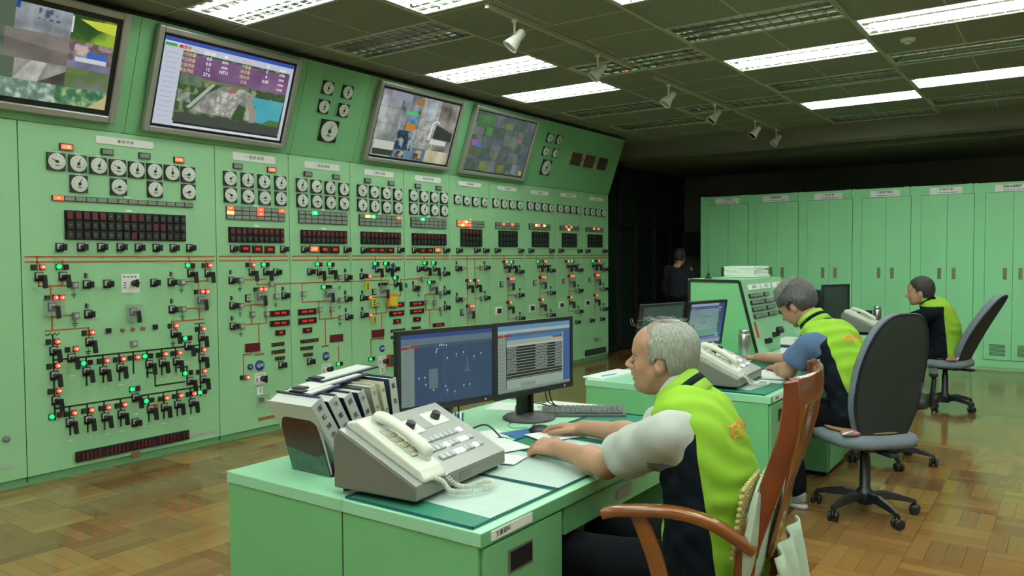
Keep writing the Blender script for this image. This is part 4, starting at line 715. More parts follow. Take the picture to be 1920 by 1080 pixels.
# leftmost: 4 wide camera mosaic
A = [((0, 0, 1, 1), glow('#5a6a58', st)),
 ((.48, .72, .76, 1), glow('#7d8088', st, 'noise', 9, '#a8b4b8')), ((.76, .72, 1, 1), glow('#20401a', st, 'noise', 3, '#9fc43a', '#2c5a20')), ((.44, .42, .76, .72), glow('#5f5a56', st, 'noise', 3, '#8a827a')), ((.76, .42, 1, .72), glow('#8a7868', st, 'noise', 8, '#c9c2b8', '#6a5560')),
 ((.5, .2, .76, .42), glow('#4c4a40', st, 'noise', 4, '#b8b8b0')), ((.76, .2, 1, .42), glow('#6a5f86', st, 'noise', 2, '#8a84a4', '#5e7a3c')), ((.3, 0, .72, .2), glow('#5c7a68', st, 'noise', 16, '#c8d8cc', '#789a84')), ((.72, 0, 1, .2), glow('#3a6a38', st, 'noise', 16, '#b8cc88', '#4c8868')),
 ((.76, .42, 1, .50), glow('#6f6a8a', st, 'noise', 5, '#8c88a8')), ((.76, .36, .88, .42), glow('#7c7c40', st, 'noise', 14, '#5e8a3c')), ([(.5, .2), (.62, .2), (.66, .42), (.58, .42)], glow('#a8a8a0', st, 'noise', 12, '#cfd2cc')), ([(.62, .2), (.76, .2), (.76, .36)], glow('#3c3c32', st, 'noise', 9, '#5a5a4c')), ([(.44, .62), (.76, .55), (.76, .72), (.44, .72)], glow('#77716c', st, 'noise', 4, '#948c86')), ((.48, .93, .5, 1), glow('#1e50a8', st)), ((.3, .42, .44, .72), glow('#4a5a48', st, 'noise', 7, '#7c8c78')), ((.86, .55, .97, .62), glow('#3f6bc8', st)), ((.8, .5, .97, .55), glow('#d8e0e4', st)), ([(.8, .96), (1, .98), (1, .86), (.9, .88)], glow('#d6e048', st)), ([(.9, 0), (1, 0), (1, .17)], glow('#c8c088', st)), ((.59, .86, .7, .98), glow('#505a6a', st, 'vor', 30, '#9aa4b0')), ((.76, .8, .77, .98), glow('#e8ecf0', st)), ((.79, .62, .86, .68), glow('#d0b8b0', st))]
display(1.62, 3.005, .068, .838, .05, .035, 'leftmost wall display, partly outside the photo, showing a mosaic of camera views', A)
PURP = '#7d4a80'
B = [((0, 0, 1, 1), glow('#c9cfe0', .8)), ((0, .955, 1, 1), glow('#3355b8', .8)), ((.0, .925, .13, .955), glow('#dfe3e8', .8)), ((.005, .9, .085, .935), glow('#2fb05a', .8)), ((.1, .9, .18, .935), glow('#c83838', .8)),
 ((.13, .06, .975, .88), glow('#46663f', st, 'noise', 14, '#8aa06c', '#2f4a2c')),
 ((.14, .60, .975, .86), glow('#6f4576', st, 'noise', 5, '#8f6a92')),
 ([(.24, .20), (.40, .20), (.62, .19), (.74, .20), (.72, .5), (.62, .58), (.45, .56), (.34, .42)], glow('#7c807c', st, 'noise', 16, '#c4c2ba', '#93938c')),
 ([(.40, .22), (.56, .22), (.60, .50), (.44, .50)], glow('#8c8c88', st, 'noise', 24, '#dcdcd4', '#aaaaa4')),
 ([(.21, .24), (.245, .24), (.40, .56), (.38, .58), (.30, .42)], glow('#b8bab0', st)),
 ([(.76, .19), (.955, .17), (.97, .50), (.70, .50), (.68, .46), (.74, .38), (.72, .3)], glow('#3fa3b4', st, 'noise', 3, '#56b8c4')),
 ([(.72, .18), (.755, .18), (.75, .33), (.70, .45), (.73, .56), (.70, .56), (.66, .44)], glow('#a09a90', st)),
 ([(.80, .17), (.96, .16), (.96, .24), (.88, .25)], glow('#4f7a3c', st)), ([(.56, .19), (.66, .19), (.66, .36), (.60, .38)], glow('#39552f', st)),
 ([(.14, .17), (.96, .17), (.96, .055), (.14, .055)], glow('#454a46', st)), ((.14, .0, .975, .03), glow('#e0e4ea', .8)), ((.14, .03, .975, .055), glow('#15181a', .8)),
 ([(.5, .50), (.56, .50), (.57, .56), (.52, .57)], glow('#a87058', st)), ([(.26, .06), (.975, .06), (.975, .045), (.26, .045)], glow('#30343a', st)), ((.22, .565, .66, .60), glow('#5f7a48', st, 'noise', 16, '#7c9460')), ((.14, .5, .3, .62), glow('#4a6650', st, 'noise', 10, '#6c8466')), ([(.14, .42), (.22, .42), (.24, .3), (.14, .3)], glow('#aab0a8', st, 'noise', 20, '#5a7050'))]
for k in range(14): B.append(((.02, .10 + k * .056, .10, .103 + k * .056), glow('#7a80a0', .7)))
d = display(3.213, 4.499, .05, .823, .045, .02, 'wall display showing a grey dam beside turquoise water under purple lettering', B)
wt = glow('#f4f4f4', .9); yt = glow('#d8c890', .8)
for i, (l, v, u, l2, v2, u2) in enumerate((('水庫水位', '436.80', 'M', '進水口', '79', 'cms'), ('今日雨量', '0.0', 'mm', '發電量', '0', 'cms'), ('昨日雨量', '0.0', 'mm', '排洪量', '4', 'cms'), ('下游濁度', '12', 'NTU', '總出流', '0.00', 'cms'), ('原水濁度', '27.6', '', '水溫', '', 'cms'))):
    z = .262 - i * .040
    for s, xx, m in ((l, -.38, yt), (v, -.21, wt), (u, -.07, wt), (l2, .12, yt), (v2, .32, wt), (u2, .47, wt)):
        if s: link('lettering', text_mesh(s, .036 if m is wt else .030, m), d, (xx, -.0405, z), (pi / 2, 0, 0))
cm = [glow('#77807c', .7, 'noise', 5, '#c8cccc', '#9aa0a0'), glow('#50575c', .7, 'noise', 9, '#b0b8c0'), glow('#8a8880', .7, 'noise', 12, '#c8c8c4'), glow('#5a5048', .7, 'noise', 6, '#a8a49c')]
Cc = cells(4, 4, cm, '#3c4448') + [((.35, .46, .47, .56), glow('#d08a30', .7)), ((.37, .56, .49, .68), glow('#3a6f98', .7, 'noise', 12, '#80b8d0')), ((.33, .70, .47, .745), glow('#38c868', .9)), ((.27, .14, .47, .44), glow('#2a4a70', .7, 'noise', 10, '#a8b8c4', '#15202c')), ((.02, .02, .26, .11), glow('#304038', .7)), ((.02, .11, .26, .24), glow('#d4d8c8', .7)), ((.27, 0, .5, .13), glow('#6a8aa4', .7)), ((.3, .015, .4, .115), glow('#3a3228', .7, 'vor', 24, '#c8b090')), ((.5, 0, .67, .2), glow('#5a7a98', .7)), ((.53, .02, .63, .17), glow('#46382c', .7, 'vor', 22, '#c8a888')), ((.68, 0, .97, .2), glow('#b8b880', .7, 'noise', 8, '#dcd8c0')), ((.55, .66, .70, .98), glow('#c4ccd0', .75, 'noise', 8, '#889098')), ([(.72, .4), (.98, .38), (.98, .52), (.80, .6), (.74, .62)], glow('#2c3032', .7)), ((.7, .3, .92, .38), glow('#d8dcdc', .75)), ((.1, .88, .3, 1), glow('#a09cb4', .7)), ((.42, .86, .52, .97), glow('#a87848', .7)), ([(.66, .36), (.68, .64), (.73, .69), (.78, .66), (.78, .64), (.73, .66), (.70, .62), (.69, .36)], glow('#dce0e0', .8))]
display(5.44, 6.71, .05, .82, .04, .02, 'wall display with a mosaic of sixteen camera views, just right of the five dials', Cc)
dm_ = [glow('#59625c', .55, 'noise', 6, '#7c847c', '#4c5c54'), glow('#4e5660', .55, 'noise', 8, '#70787c'), glow('#5c5c66', .55, 'noise', 5, '#80848c'), glow('#48525a', .55, 'noise', 9, '#606c70')]
Dd = cells(6, 5, dm_, '#4a5254') + [((.03, .74, .3, .95), glow('#4a6a48', .55, 'noise', 9, '#5c9a4c')), ((.2, .63, .3, .76), glow('#5ca03c', .55)), ((.5, .78, .62, .9), glow('#8a9a48', .5, 'noise', 7, '#708058')), ((.02, .42, .12, .52), glow('#b060c0', .6)), ((.1, .40, .18, .49), glow('#4a80c8', .6)), ((.22, .02, .35, .17), glow('#7c8a40', .5, 'noise', 7, '#98a058')), ((.52, .02, .64, .16), glow('#8a8a3c', .5)), ((.78, .66, .84, .72), glow('#c05048', .55)), ((.0, .26, .2, .4), glow('#6c7c50', .5, 'noise', 6, '#606858')), ((.78, .02, .86, .2), glow('#88949c', .55)), ((.92, .02, .97, .1), glow('#c8b050', .6)), ((.52, .5, .72, .68), glow('#6a7a6c', .5, 'noise', 4, '#8a9488'))]
display(6.907, 8.16, .045, .815, .04, .012, 'rightmost wall display, dim, with a blurry grid of many small camera views', Dd)

# ================================================================== CABINETS
CX = 12.0; CP = .75; cabL = []
vent = MB()
for j in range(9): vent.b2((-.003, -.09, j * .017), (0.0, .09, j * .017 + .009))
vent_me = vent.mesh('vent', mat('vent_slots', (.05, .13, .06), .7))
hand_me = MB().b2((-.006, -.022, -.075), (0, .022, .075), 0).b2((-.012, -.012, -.055), (-.004, .012, .02), 1).mesh('handle', [mat('handle_plate', (.16, .22, .13), .4, .4), mat('handle_lever', (.22, .2, .15), .35, .8)])
ctx = ['一 號 機 盤', '保護電驛盤', '二 號 機 盤', '三號變壓器盤', '四 號 機 盤', '線路保護電驛', '五 號 機 盤']
clab = ['leftmost tall green cabinet, standing beside the dark back wall', 'second tall green cabinet from the left, behind the stacked papers', 'third tall green cabinet from the left, behind the grey-haired man', 'fourth tall green cabinet from the left, behind the dark monitor', 'fifth tall green cabinet from the left, behind the short-haired man', 'tall green cabinet at the right edge of the photo, with vents showing']
for i in range(6):
    yl = 4.83 - CP * i
    t = thing('cabinet', clab[i], 'cabinet', (CX, yl - CP / 2, 0), 0, 'tall green cabinets')
    h = CP / 2
    MB().b2((0, -h + .002, .03), (.6, h - .002, 2.435)).obj('body', CABG, t, bevel=.004)
    MB().b2((.01, -h + .004, 0), (.59, h - .004, .03)).obj('plinth', GREEN, t)
    MB().b2((-.001, h - .785 + CP - .006 - .07 - .62 + .545, .0), (0, h, .0)) if False else None
    # door pair : left edge .15 in from the left side
    dl = h - .145; dr = dl - .62; dm = (dl + dr) / 2
    MB().b2((-.002, dr - .004, .131), (.001, dl + .004, 2.309)).obj('door_gap', SEAM, t)
    for a, b in ((dm + .0015, dl), (dr, dm - .0015)):
        d = MB().b2((-.016, a, .135), (.0, b, 2.305)).obj('door', CABG, t, bevel=.002)
        hy = dm + (.085 if a > dm else -.085)
        link('handle', hand_me, d, (-.016, hy, 1.255))
        link('vent', vent_me, d, (-.016, (a + b) / 2, .19))
    g = MB().b2((-.005, -.19, -.045), (0, .19, .045)).obj('name_plate', PLATEM, t, (-.001, dm + .02, 2.357))
    link('lettering', text_mesh(ctx[i], .034, INK), g, (-.0058, 0, .018), (pi / 2, 0, -pi / 2)); MB().b2((-.0058, -.14, -.026), (-.005, .1, -.019)).obj('lettering_line', GREYP, g)
    for yy in (-h + .03, h - .03, -h + .06): MB().lathe([(.012, 0), (.012, .01), (0, .012)], 8).obj('lifting_bolt', CABG, t, (.03, yy, 2.435))
# ================================================================== DESKS
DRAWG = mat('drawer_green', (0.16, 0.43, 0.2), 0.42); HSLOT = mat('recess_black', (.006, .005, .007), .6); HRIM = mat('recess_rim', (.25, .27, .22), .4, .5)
TEAL = mat('desk_mat_teal', (0.006, 0.19, 0.10), 0.5); GLASS = mat('desk_glass', (0.3, 0.75, 0.6), 0.04, alpha=0.06, spec=.6); GEDGE = mat('glass_edge', (0.01, 0.10, 0.13), 0.15)
SKETCH = mat('blueprint_paper', (0.60, 0.72, 0.66), 0.55, var=.10, vscale=14)
def desk(x, lab, far=1.74, group='green steel desks'):
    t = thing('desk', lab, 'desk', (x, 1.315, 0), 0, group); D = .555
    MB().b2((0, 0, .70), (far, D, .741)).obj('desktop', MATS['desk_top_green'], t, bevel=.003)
    MB().b2((.0, -.001, .70), (far, .0, .739)).obj('front_edge', DRAWG, t)
    for a, b in ((.005, .44), (far - .44, far - .005)):
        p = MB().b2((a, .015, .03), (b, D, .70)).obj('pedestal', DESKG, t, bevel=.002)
        MB().b2((a + .02, .03, 0), (b - .02, D - .02, .03)).obj('foot', BLACK, p)
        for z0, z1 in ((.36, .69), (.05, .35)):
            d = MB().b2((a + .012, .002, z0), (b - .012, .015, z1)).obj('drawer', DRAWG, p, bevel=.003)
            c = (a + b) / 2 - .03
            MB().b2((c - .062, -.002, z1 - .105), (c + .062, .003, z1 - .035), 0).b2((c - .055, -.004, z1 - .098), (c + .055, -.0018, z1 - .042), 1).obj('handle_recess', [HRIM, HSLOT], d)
    d = MB().b2((.46, .012, .60), (far - .46, .03, .69)).obj('drawer', DRAWG, t, bevel=.003); MB().b2((.46, .03, .61), (far - .46, .45, .69)).obj('drawer_box', DESKG, d)
    c = far / 2; MB().b2((c - .06, .009, .625), (c + .06, .013, .665)).obj('handle_recess', GREYP, d)
    MB().b2((.44, D - .03, .2), (far - .44, D - .01, .70)).obj('modesty_panel', DESKG, t)
    g = MB().b2((.045, -.0035, .707), (.25, -.001, .735)).obj('label_strip', PLATEM, t); link('lettering', text_mesh('文書資料', .018, INK), g, (.1, -.0042, .721), (pi / 2, 0, 0))
    return t
DK1 = desk(1.70, 'green steel desk in front of the white-haired man, with a black recessed handle')
DK2 = desk(4.26, 'green steel desk of the grey-haired man in the blue shirt, middle of the three desks')
DK3 = desk(8.03, 'farthest green steel desk, in front of the short-haired man')
def back_unit(x, w, lab):
    t = thing('low_cabinet', lab, 'cabinet', (x, 1.871, 0), 0, 'low green cabinets behind the desks')
    MB().b2((0, 0, .70), (w, .595, .741)).obj('top', MATS['desk_top_green'], t, bevel=.003)
    MB().b2((.004, .001, .03), (w - .004, .59, .70)).obj('body', DESKG, t, bevel=.002); MB().b2((.02, .02, 0), (w - .02, .57, .03)).obj('plinth', BLACK, t)
    MB().b2((.0035, .0, .03), (.0045, .002, .70)).obj('seam', SEAM, t)
    return t
back_unit(1.70, 1.74, 'low green cabinet behind the nearest desk, carrying the binders and two screens')
back_unit(4.26, 1.735, 'low green cabinet behind the middle desk, beside the slanted console')
back_unit(8.03, 1.74, 'low green cabinet behind the farthest desk, carrying the dark monitor')
def glass(x0, x1, y0, y1, lab, z=.7415):
    t = thing('desk_glass', lab, 'glass sheet', (x0, y0, z), 0)
    w, d = x1 - x0, y1 - y0
    MB().b2((0, 0, 0), (w, d, .0015)).obj('desk_mat', TEAL, t)
    MB().b2((.002, .002, .0035), (w - .002, d - .002, .008)).obj('sheet', GLASS, t)
    e = MB()
    for lo, hi in (((0, 0, .0016), (w, .003, .008)), ((0, d - .003, .0016), (w, d, .008)), ((0, 0, .0016), (.003, d, .008)), ((w - .003, 0, .0016), (w, d, .008))): e.b2(lo, hi)
    e.obj('sheet_edge', GEDGE, t)
    return t
g1 = glass(1.712, 2.16, 1.352, 1.865, 'glass sheet over a dark green mat at the near corner of the nearest desk')
g2 = glass(2.163, 3.40, 1.352, 1.865, 'longer glass sheet on the nearest desk, under the man\'s forearms')
g3 = glass(4.275, 5.95, 1.352, 1.865, 'glass sheet covering the grey-haired man\'s desk')
g4 = glass(8.05, 9.7, 1.352, 1.865, 'glass sheet covering the farthest desk')
def under(g, poly, m, z=.0025, name='sheet_under_glass'):
    o = MB().prism(poly, z - .0004, z + .0004, 'z').obj(name, m, g); return o
under(g1, [(.10, .015), (.43, .015), (.443, .34), (.12, .35)], SKETCH)
under(g2, [(.01, .012), (.28, .012), (.36, .42), (.02, .44)], SKETCH)
under(g2, [(.42, .05), (.62, .06), (.64, .38), (.44, .36)], SKETCH); under(g2, [(.7, .05), (.9, .06), (.88, .3), (.7, .3)], SKETCH)
under(g3, [(.45, .05), (.75, .05), (.78, .4), (.5, .42)], SKETCH); under(g3, [(.12, .12), (.35, .1), (.38, .34), (.14, .36)], SKETCH)
def paper(x, y, z, w, d, rz, lab, m=PAPER, h=.0015, name='paper_sheet', cat='paper'):
    o = MB().b2((-w / 2, -d / 2, 0), (w / 2, d / 2, h)).obj(name, m, None, (x, y, z), (0, 0, rz)); tag(o, lab, cat); return o
ZT = .7412; ZG = .7502
paper(2.69, 2.03, ZT, .14, .15, -.5, 'small white paper lying on green desktop under the two screens')
paper(2.53, 1.86, ZG, .17, .22, -.35, 'white paper sheet lying beside the left hand of the white-haired man')
paper(2.37, 1.70, ZG, .13, .10, .2, 'white slip half under the grey telephone console')
paper(2.80, 1.77, ZG, .2, .16, -.4, 'white paper under the mouse and right hand of the white-haired man')
o = MB().b2((-.09, -.07, 0), (.09, .07, .003)).obj('mouse_pad', mat('pad_blue', (.03, .12, .3), .6), None, (2.79, 1.91, ZT), (0, 0, -.35)); tag(o, 'blue mouse pad under the white-haired man\'s mouse', 'mouse pad')
paper(3.40, 2.06, ZT, .16, .28, .1, 'white papers piled at the far end of the nearest desk behind the keyboard', h=.012)
paper(3.27, 2.30, ZT, .2, .26, .35, 'white paper sheet at the far edge of the nearest desk, beyond the keyboard')
paper(2.2, 1.5, ZG, .004, .004, 0, 'x') if False else None
paper(5.02, 1.61, ZG, .30, .22, .1, 'white paper pad with a pen on it, by the grey-haired man\'s elbow', h=.008)
paper(4.93, 1.50, ZG, .20, .14, .25, 'small white booklet in front of the paper pad, on the middle desk', h=.014)
paper(6.10, 1.86, .7412, .26, .22, .3, 'white papers fanned on the console shelf beyond the steel flask', h=.004)
paper(4.50, 2.41, .7412, .42, .16, -.05, 'white paper in a tray on the far corner of the middle desk\'s cabinet', h=.01)
paper(4.50, 2.405, .7412, .5, .17, -.05, 'x') if False else None
paper(6.88, 1.46, .7412, .24, .2, .2, 'crumpled white papers on the console shelf beside the grey-haired man\'s back', h=.02)
pn = lambda x, y, z, rz, lab, m=BLACK, L=.14: tag(MB().tube([(-L / 2, 0, 0), (L / 2 - .012, 0, 0), (L / 2, 0, 0)], [.0042, .0042, .001], 8).obj('pen', m, None, (x, y, z + .0045), (0, 0, rz)), lab, 'pen')
pn(5.12, 1.64, ZG + .008, .0, 'black pen lying on the white paper pad on the middle desk')
pn(4.86, 1.60, ZG + .008, -.15, 'thin black pen at the left edge of the white paper pad', L=.12)
pn(2.90, 1.80, ZG + .0015, -.9, 'dark blue pen beside the white-haired man\'s right wrist', TAGB, .13)
pn(4.42, 2.38, .7512, -.2, 'light blue pen on the paper tray behind the white-haired man\'s head', mat('cyan_plastic', (.1, .5, .65), .4), .15)

# ================================================================== TELEPHONE CONSOLE
SILV = mat('console_silver', (0.19, 0.205, 0.17), 0.35, 0.25); SILT = mat('console_top', (0.33, 0.355, 0.325), 0.33, 0.2); IVORY = mat('ivory', (0.68, 0.72, 0.62), 0.35)
BTN = mat('button_white', (0.42, 0.47, 0.45), 0.3); BTNL = mat('button_lit', (1, 1, 1), 0.3, emit=0.45, ecol=(1, 1, 1))
def phone_console(lab, loc, rz):
    t = thing('telephone_console', lab, 'telephone', loc, rz, 'wedge-shaped telephone consoles'); W_, D_, H0, H1 = .53, .33, .045, .192
    MB().prism([(0, 0), (D_, 0), (D_, H1 - .03), (D_ - .02, H1), (0, H0)], 0, W_, 'x').obj('case', SILV, t, (0, 0, .012), bevel=.006)
    th = atan2(H1 - H0, D_ - .02); L_ = sqrt((H1 - H0) ** 2 + (D_ - .02) ** 2)
    for x in (.03, W_ - .03):
        for y in (.03, D_ - .03): MB().lathe([(.014, 0), (.012, .0125)], 12).obj('foot', BLACK, t, (x, y, 0))
    top = MB().b2((.002, .002, 0), (W_ - .002, L_ - .004, .002)).obj('top_plate', SILT, t, (0, 0, .012 + H0), (th, 0, 0))
    def P(n, mb, m, x, y, z=.002, **k): return mb.obj(n, m, top, (x, y, z), **k)
    # cradle base
    cr = MB().prism([(0, 0), (.345, 0), (.345, .018), (.31, .038), (.03, .030), (0, .014)], -.058, .058, 'x').obj('cradle', IVORY, top, (.105, .0, .002), (0, 0, 0), bevel=.008)
    cr.location = (.095, .0, .001)
    MB().b2((-.022, .09, .030), (.022, .24, .0385)).obj('keypad_plate', LGREY, cr)
    for i in range(3):
        for j in range(4): MB().b2((-.018 + .014 * i, .105 + .03 * j, .038), (-.009 + .014 * i, .122 + .03 * j, .043)).obj('key', mat('key_beige', (.45, .42, .25), .5) if 'key_beige' not in MATS else MATS['key_beige'], cr)
    # handset
    pts = [(.03, .012, .060), (.029, .05, .072), (.027, .11, .080), (.026, .17, .083), (.027, .23, .081), (.029, .29, .072), (.03, .328, .060)]
    hs = MB(); P_ = []
    for i, (x, y, z) in enumerate(pts):
        y = .055 + .80 * y
        w = (.027, .028, .024, .023, .024, .028, .027)[i]; hh = (.020, .021, .016, .015, .016, .021, .020)[i]
        P_.append([(x + w * cos(a) * (1 if abs(cos(a)) < .8 else .95), y, z + hh * sin(a) * 1.0) for a in [2 * pi * k / 14 for k in range(14)]])
    vs = [q for r in P_ for q in r]; fs = [(i * 14 + k, i * 14 + (k + 1) % 14, (i + 1) * 14 + (k + 1) % 14, (i + 1) * 14 + k) for i in range(6) for k in range(14)] + [tuple(range(14))[::-1], tuple(range(84, 98))]
    hs.add(vs, fs, 0, True)
    hs.lathe([(.026, 0), (.024, -.028), (.02, -.03)], 16, c=(.03, .085, .062)).lathe([(.026, 0), (.024, -.028), (.02, -.03)], 16, c=(.03, .295, .062))
    hso = hs.obj('handset', IVORY, top, (.088, -.008, -.012)); hso.modifiers.new('s', 'SUBSURF').render_levels = 1
    # knobs with white plates
    for x, y in ((.262, .250), (.425, .262)):
        g = P('knob_plate', MB().b2((-.05, -.038, 0), (.05, .038, .002)), WHITE, x, y)
        MB().lathe([(.018, .002), (.016, .024), (.013, .026), (0, .026)], 14).obj('knob', BLACK, g)
    P('speaker_grille', MB().b2((-.034, -.032, 0), (.034, .032, .0012)), mat('grille', (.30, .32, .30), .5) if 'grille' not in MATS else MATS['grille'], .344, .256)
    rr = random.Random(5)
    for j, (y, x0) in enumerate(((.165, .225), (.118, .228), (.072, .230))):
        for i in range(9):
            lt = (j, i) in ((0, 8), (1, 3), (1, 6), (1, 7), (2, 3), (2, 4), (2, 7))
            b = P('button', MB().b2((-.0115, -.011, 0), (.0115, .011, .008)), BTNL if lt else BTN, x0 + .0285 * i, y, bevel=.002, label='lit white button' if lt else None)
    MB().b2((-.035, -.0015, -.011), (.035, 0, .011)).obj('badge', mat('badge', (.16, .16, .13), .4) if 'badge' not in MATS else MATS['badge'], t, (.27, -.0005, .036))
    MB().tube([(0, 0, 0), (0, .003, .0)], .008, 10).obj('jack', CHROME, top, (.045, .02, .004))
    # coiled cord
    path = [Vector(q) for q in ((.052, .03, .075), (.075, .005, .07), (.115, -.015, .052), (.135, -.03, .02), (.16, -.07, .012), (.23, -.105, .011), (.30, -.09, .011), (.29, -.05, .011), (.22, -.045, .012), (.17, -.03, .03), (.14, .02, .085), (.122, .06, .105))]
    def cat_(pp, u):
        n = len(pp) - 1; i = min(int(u * n), n - 1); f = u * n - i; a, b, c, d = pp[max(i - 1, 0)], pp[i], pp[i + 1], pp[min(i + 2, n)]
        return .5 * ((2 * b) + (c - a) * f + (2 * a - 5 * b + 4 * c - d) * f * f + (3 * b - a - 3 * c + d) * f ** 3)
    N = 900; turns = 95; C_ = []
    up = Vector((0, 0, 1))
    for k in range(N):
        u = k / (N - 1); p = cat_(path, u); q = (cat_(path, min(1, u + .004)) - cat_(path, max(0, u - .004))).normalized(); s_ = q.cross(up).normalized(); v_ = s_.cross(q); w = 2 * pi * turns * u
        C_.append(p + (s_ * cos(w) + v_ * sin(w)) * .0062 + Vector((0, 0, .0)))
    MB().tube(C_, .0021, 5).obj('coiled_cord', IVORY, t)
    return t
tc1 = phone_console('wedge-shaped silver telephone console with ivory handset, nearest the camera', (1.757, 1.605, ZG), radians(5.2))
tc2 = dup(tc1, (4.335, 1.52, ZG), radians(4), 'wedge-shaped telephone console on the middle desk, behind the white-haired man\'s head')
tc3 = dup(tc1, (8.12, 1.50, ZG), radians(3), 'farthest wedge-shaped telephone console, behind the grey-haired man\'s back')

# ================================================================== BOOKENDS AND BINDERS
be = thing('bookend', 'brown and green bookend holding up the leaning binders', 'bookend', (1.853, 2.085, .7412), rot=(0, -radians(13), 0))
pr_ = [(0, 0), (.205, 0), (.215, .17), (.20, .20), (.165, .215), (.06, .212), (.03, .19)]
MB().prism(pr_, -.0015, .0015, 'x').obj('upright', mat('bookend_brown', (.055, .02, .012), .35, var=.5, vscale=25), be)
MB().prism([(.002, .0), (.203, 0), (.208, .09), (.15, .085), (.10, .075), (.05, .07), (.012, .085)], -.0028, -.0016, 'x').obj('sticker', mat('bookend_picture', (.06, .13, .09), .5, var=.6, vscale=25), be, label='green picture stuck on the bookend')
MB().b2((0, 0, 0), (.10, .2, .0015)).obj('foot_plate', BLACK, be, None, (0, radians(13), 0))
SP1 = mat('binder_spine_grey', (.42, .46, .42), .45, var=.08, vscale=20); SP2 = mat('binder_spine_cream', (.50, .52, .38), .45); CV = mat('binder_cover_navy', (.02, .03, .07), .45); PGM = mat('pages', (.62, .66, .62), .8)
def binder(lab, x, y, lean, th, h, d, sp, txt, tw=0.0):
    t = thing('binder', lab, 'binder', (x, y, .7425), 0, 'leaning binders on the nearest desk', rot=(0, -lean, 0))
    MB().b2((0, 0, 0), (th, .003, h)).obj('spine', sp, t, bevel=.001)
    MB().b2((0, .003, 0), (.0025, d, h), 0).obj('front_cover', PGM if 'first' in lab else CV if sp is SP1 else sp, t); MB().b2((th - .0025, .003, 0), (th, d, h), 0).obj('cover', CV if sp is SP1 else sp, t)
    MB().b2((.004, .006, .006), (th - .004, d - .008, h - .008)).obj('pages', PGM, t)
    if txt:
        for i, ch in enumerate(txt): link('lettering', text_mesh(ch, min(.022, th * .6), INK), t, (th / 2, -.0012, h * .9 - i * h * .78 / len(txt)), (pi / 2, 0, 0))
    return t
bx = 1.905
bd = [('first leaning grey binder, tilted most, next to the bookend', .055, .30, SP1, '運轉操作手冊'), ('second grey lettered binder leaning to the left', .045, .30, SP1, '發電機維護'), ('third leaning binder, grey with four large characters', .042, .295, SP1, '調度規則'), ('fourth leaning binder, narrow and grey', .032, .295, SP1, '水庫運用'), ('fifth leaning binder with a cream spine', .026, .30, SP2, '工作日誌'), ('sixth leaning binder, thin cream spine', .022, .30, SP2, '記錄表'), ('rightmost grey binder, standing almost upright', .036, .305, SP1, '緊急應變')]
leans = [31, 29, 26, 22, 17, 13, 8]; x = 1.925
for (lab, th, h, sp, tx), ln in zip(bd, leans):
    binder(lab, x, 2.09, radians(ln), th, h, .24, sp, tx); x += th / cos(radians(ln)) + .003
fd = MB().b2((0, 0, 0), (.007, .16, .215), 0).b2((.007, .004, .004), (.011, .155, .21), 1).obj('folder', [PGM, PGM], None, (1.868, 2.105, .7425), (0, -radians(16), 0)); tag(fd, 'thin pale folder slipped between the bookend and the first binder', 'folder')
for i, (cx, cy, cz, w_, d_, rz) in enumerate(((2.005, 2.265, 1.035, .30, .12, .02), (2.10, 2.29, 1.054, .28, .10, -.05), (1.91, 2.25, 1.022, .16, .14, .12))):
    o = thing('clipboard', ['dark navy clipboard lying flat on top of the leaning binders, lower one', 'dark navy clipboard lying flat on top of the leaning binders, upper right one', 'small dark clipboard sticking out at the left over the leaning binders'][i], 'clipboard', (cx, cy, cz), 0, rot=(0, -.10, rz))
    MB().b2((-w_ / 2, -d_ / 2, 0), (w_ / 2, d_ / 2, .008)).obj('board', CV, o, bevel=.002); MB().b2((-w_ / 2 + .01, -d_ / 2 + .008, .008), (w_ / 2 - .03, d_ / 2 - .008, .012)).obj('sheets', PGM, o); MB().b2((-w_ / 2, -.03, .012), (-w_ / 2 + .03, .03, .018)).obj('clip', BLACK, o)

# ================================================================== MONITORS
MBZ = mat('monitor_black', (.013, .016, .018), .35)
def monitor(lab, name_layers, loc, rz, w=.545, h=.345, z0=.125, tilt=0, stand=True, dark=False):
    t = thing('computer_monitor', lab, 'monitor', loc, rz, 'black computer monitors')
    R_ = (radians(tilt), 0, 0)
    q = MB(); b = .018
    q.b2((-w / 2, 0, 0), (w / 2, .022, h)); q.b2((-w / 2 + .05, .02, .05), (w / 2 - .05, .055, h - .05)); hs = q.obj('housing', MBZ, t, (0, -.02, z0), R_, bevel=.004)
    e = MB()
    for lo, hi in (((-w / 2, -.006, 0), (w / 2, 0, b + .006)), ((-w / 2, -.006, h - b), (w / 2, 0, h)), ((-w / 2, -.006, b), (-w / 2 + b, 0, h - b)), ((w / 2 - b, -.006, b), (w / 2, 0, h - b))): e.b2(lo, hi)
    e.obj('bezel', MBZ, hs)
    picture('screen', w - 2 * b, h - 2 * b - .006, name_layers, hs, (0, -.0005, h / 2 + .003))
    MB().b2((-.005, -.0068, .008), (.005, -.006, .016)).obj('power_light', LGREY, hs, (w * .38, 0, 0))
    if stand:
        MB().b2((-.045, .03, .01), (-.03, .055, z0 + .12), 0).b2((.03, .03, .01), (.045, .055, z0 + .12), 0).b2((-.045, .045, .01), (.045, .06, z0 + .14), 0).obj('stand_neck', MBZ, t)
        MB().lathe([(.122, 0), (.125, .008), (.11, .018), (.04, .022), (0, .022)], 40).obj('stand_base', DGREY, t, (0, .02, 0))
    else: MB().b2((-.04, .03, .005), (.04, .055, z0 + .1)).lathe([(.1, 0), (.1, .01), (0, .014)], 24).obj('stand_neck', MBZ, t)
    return t
sg = .62
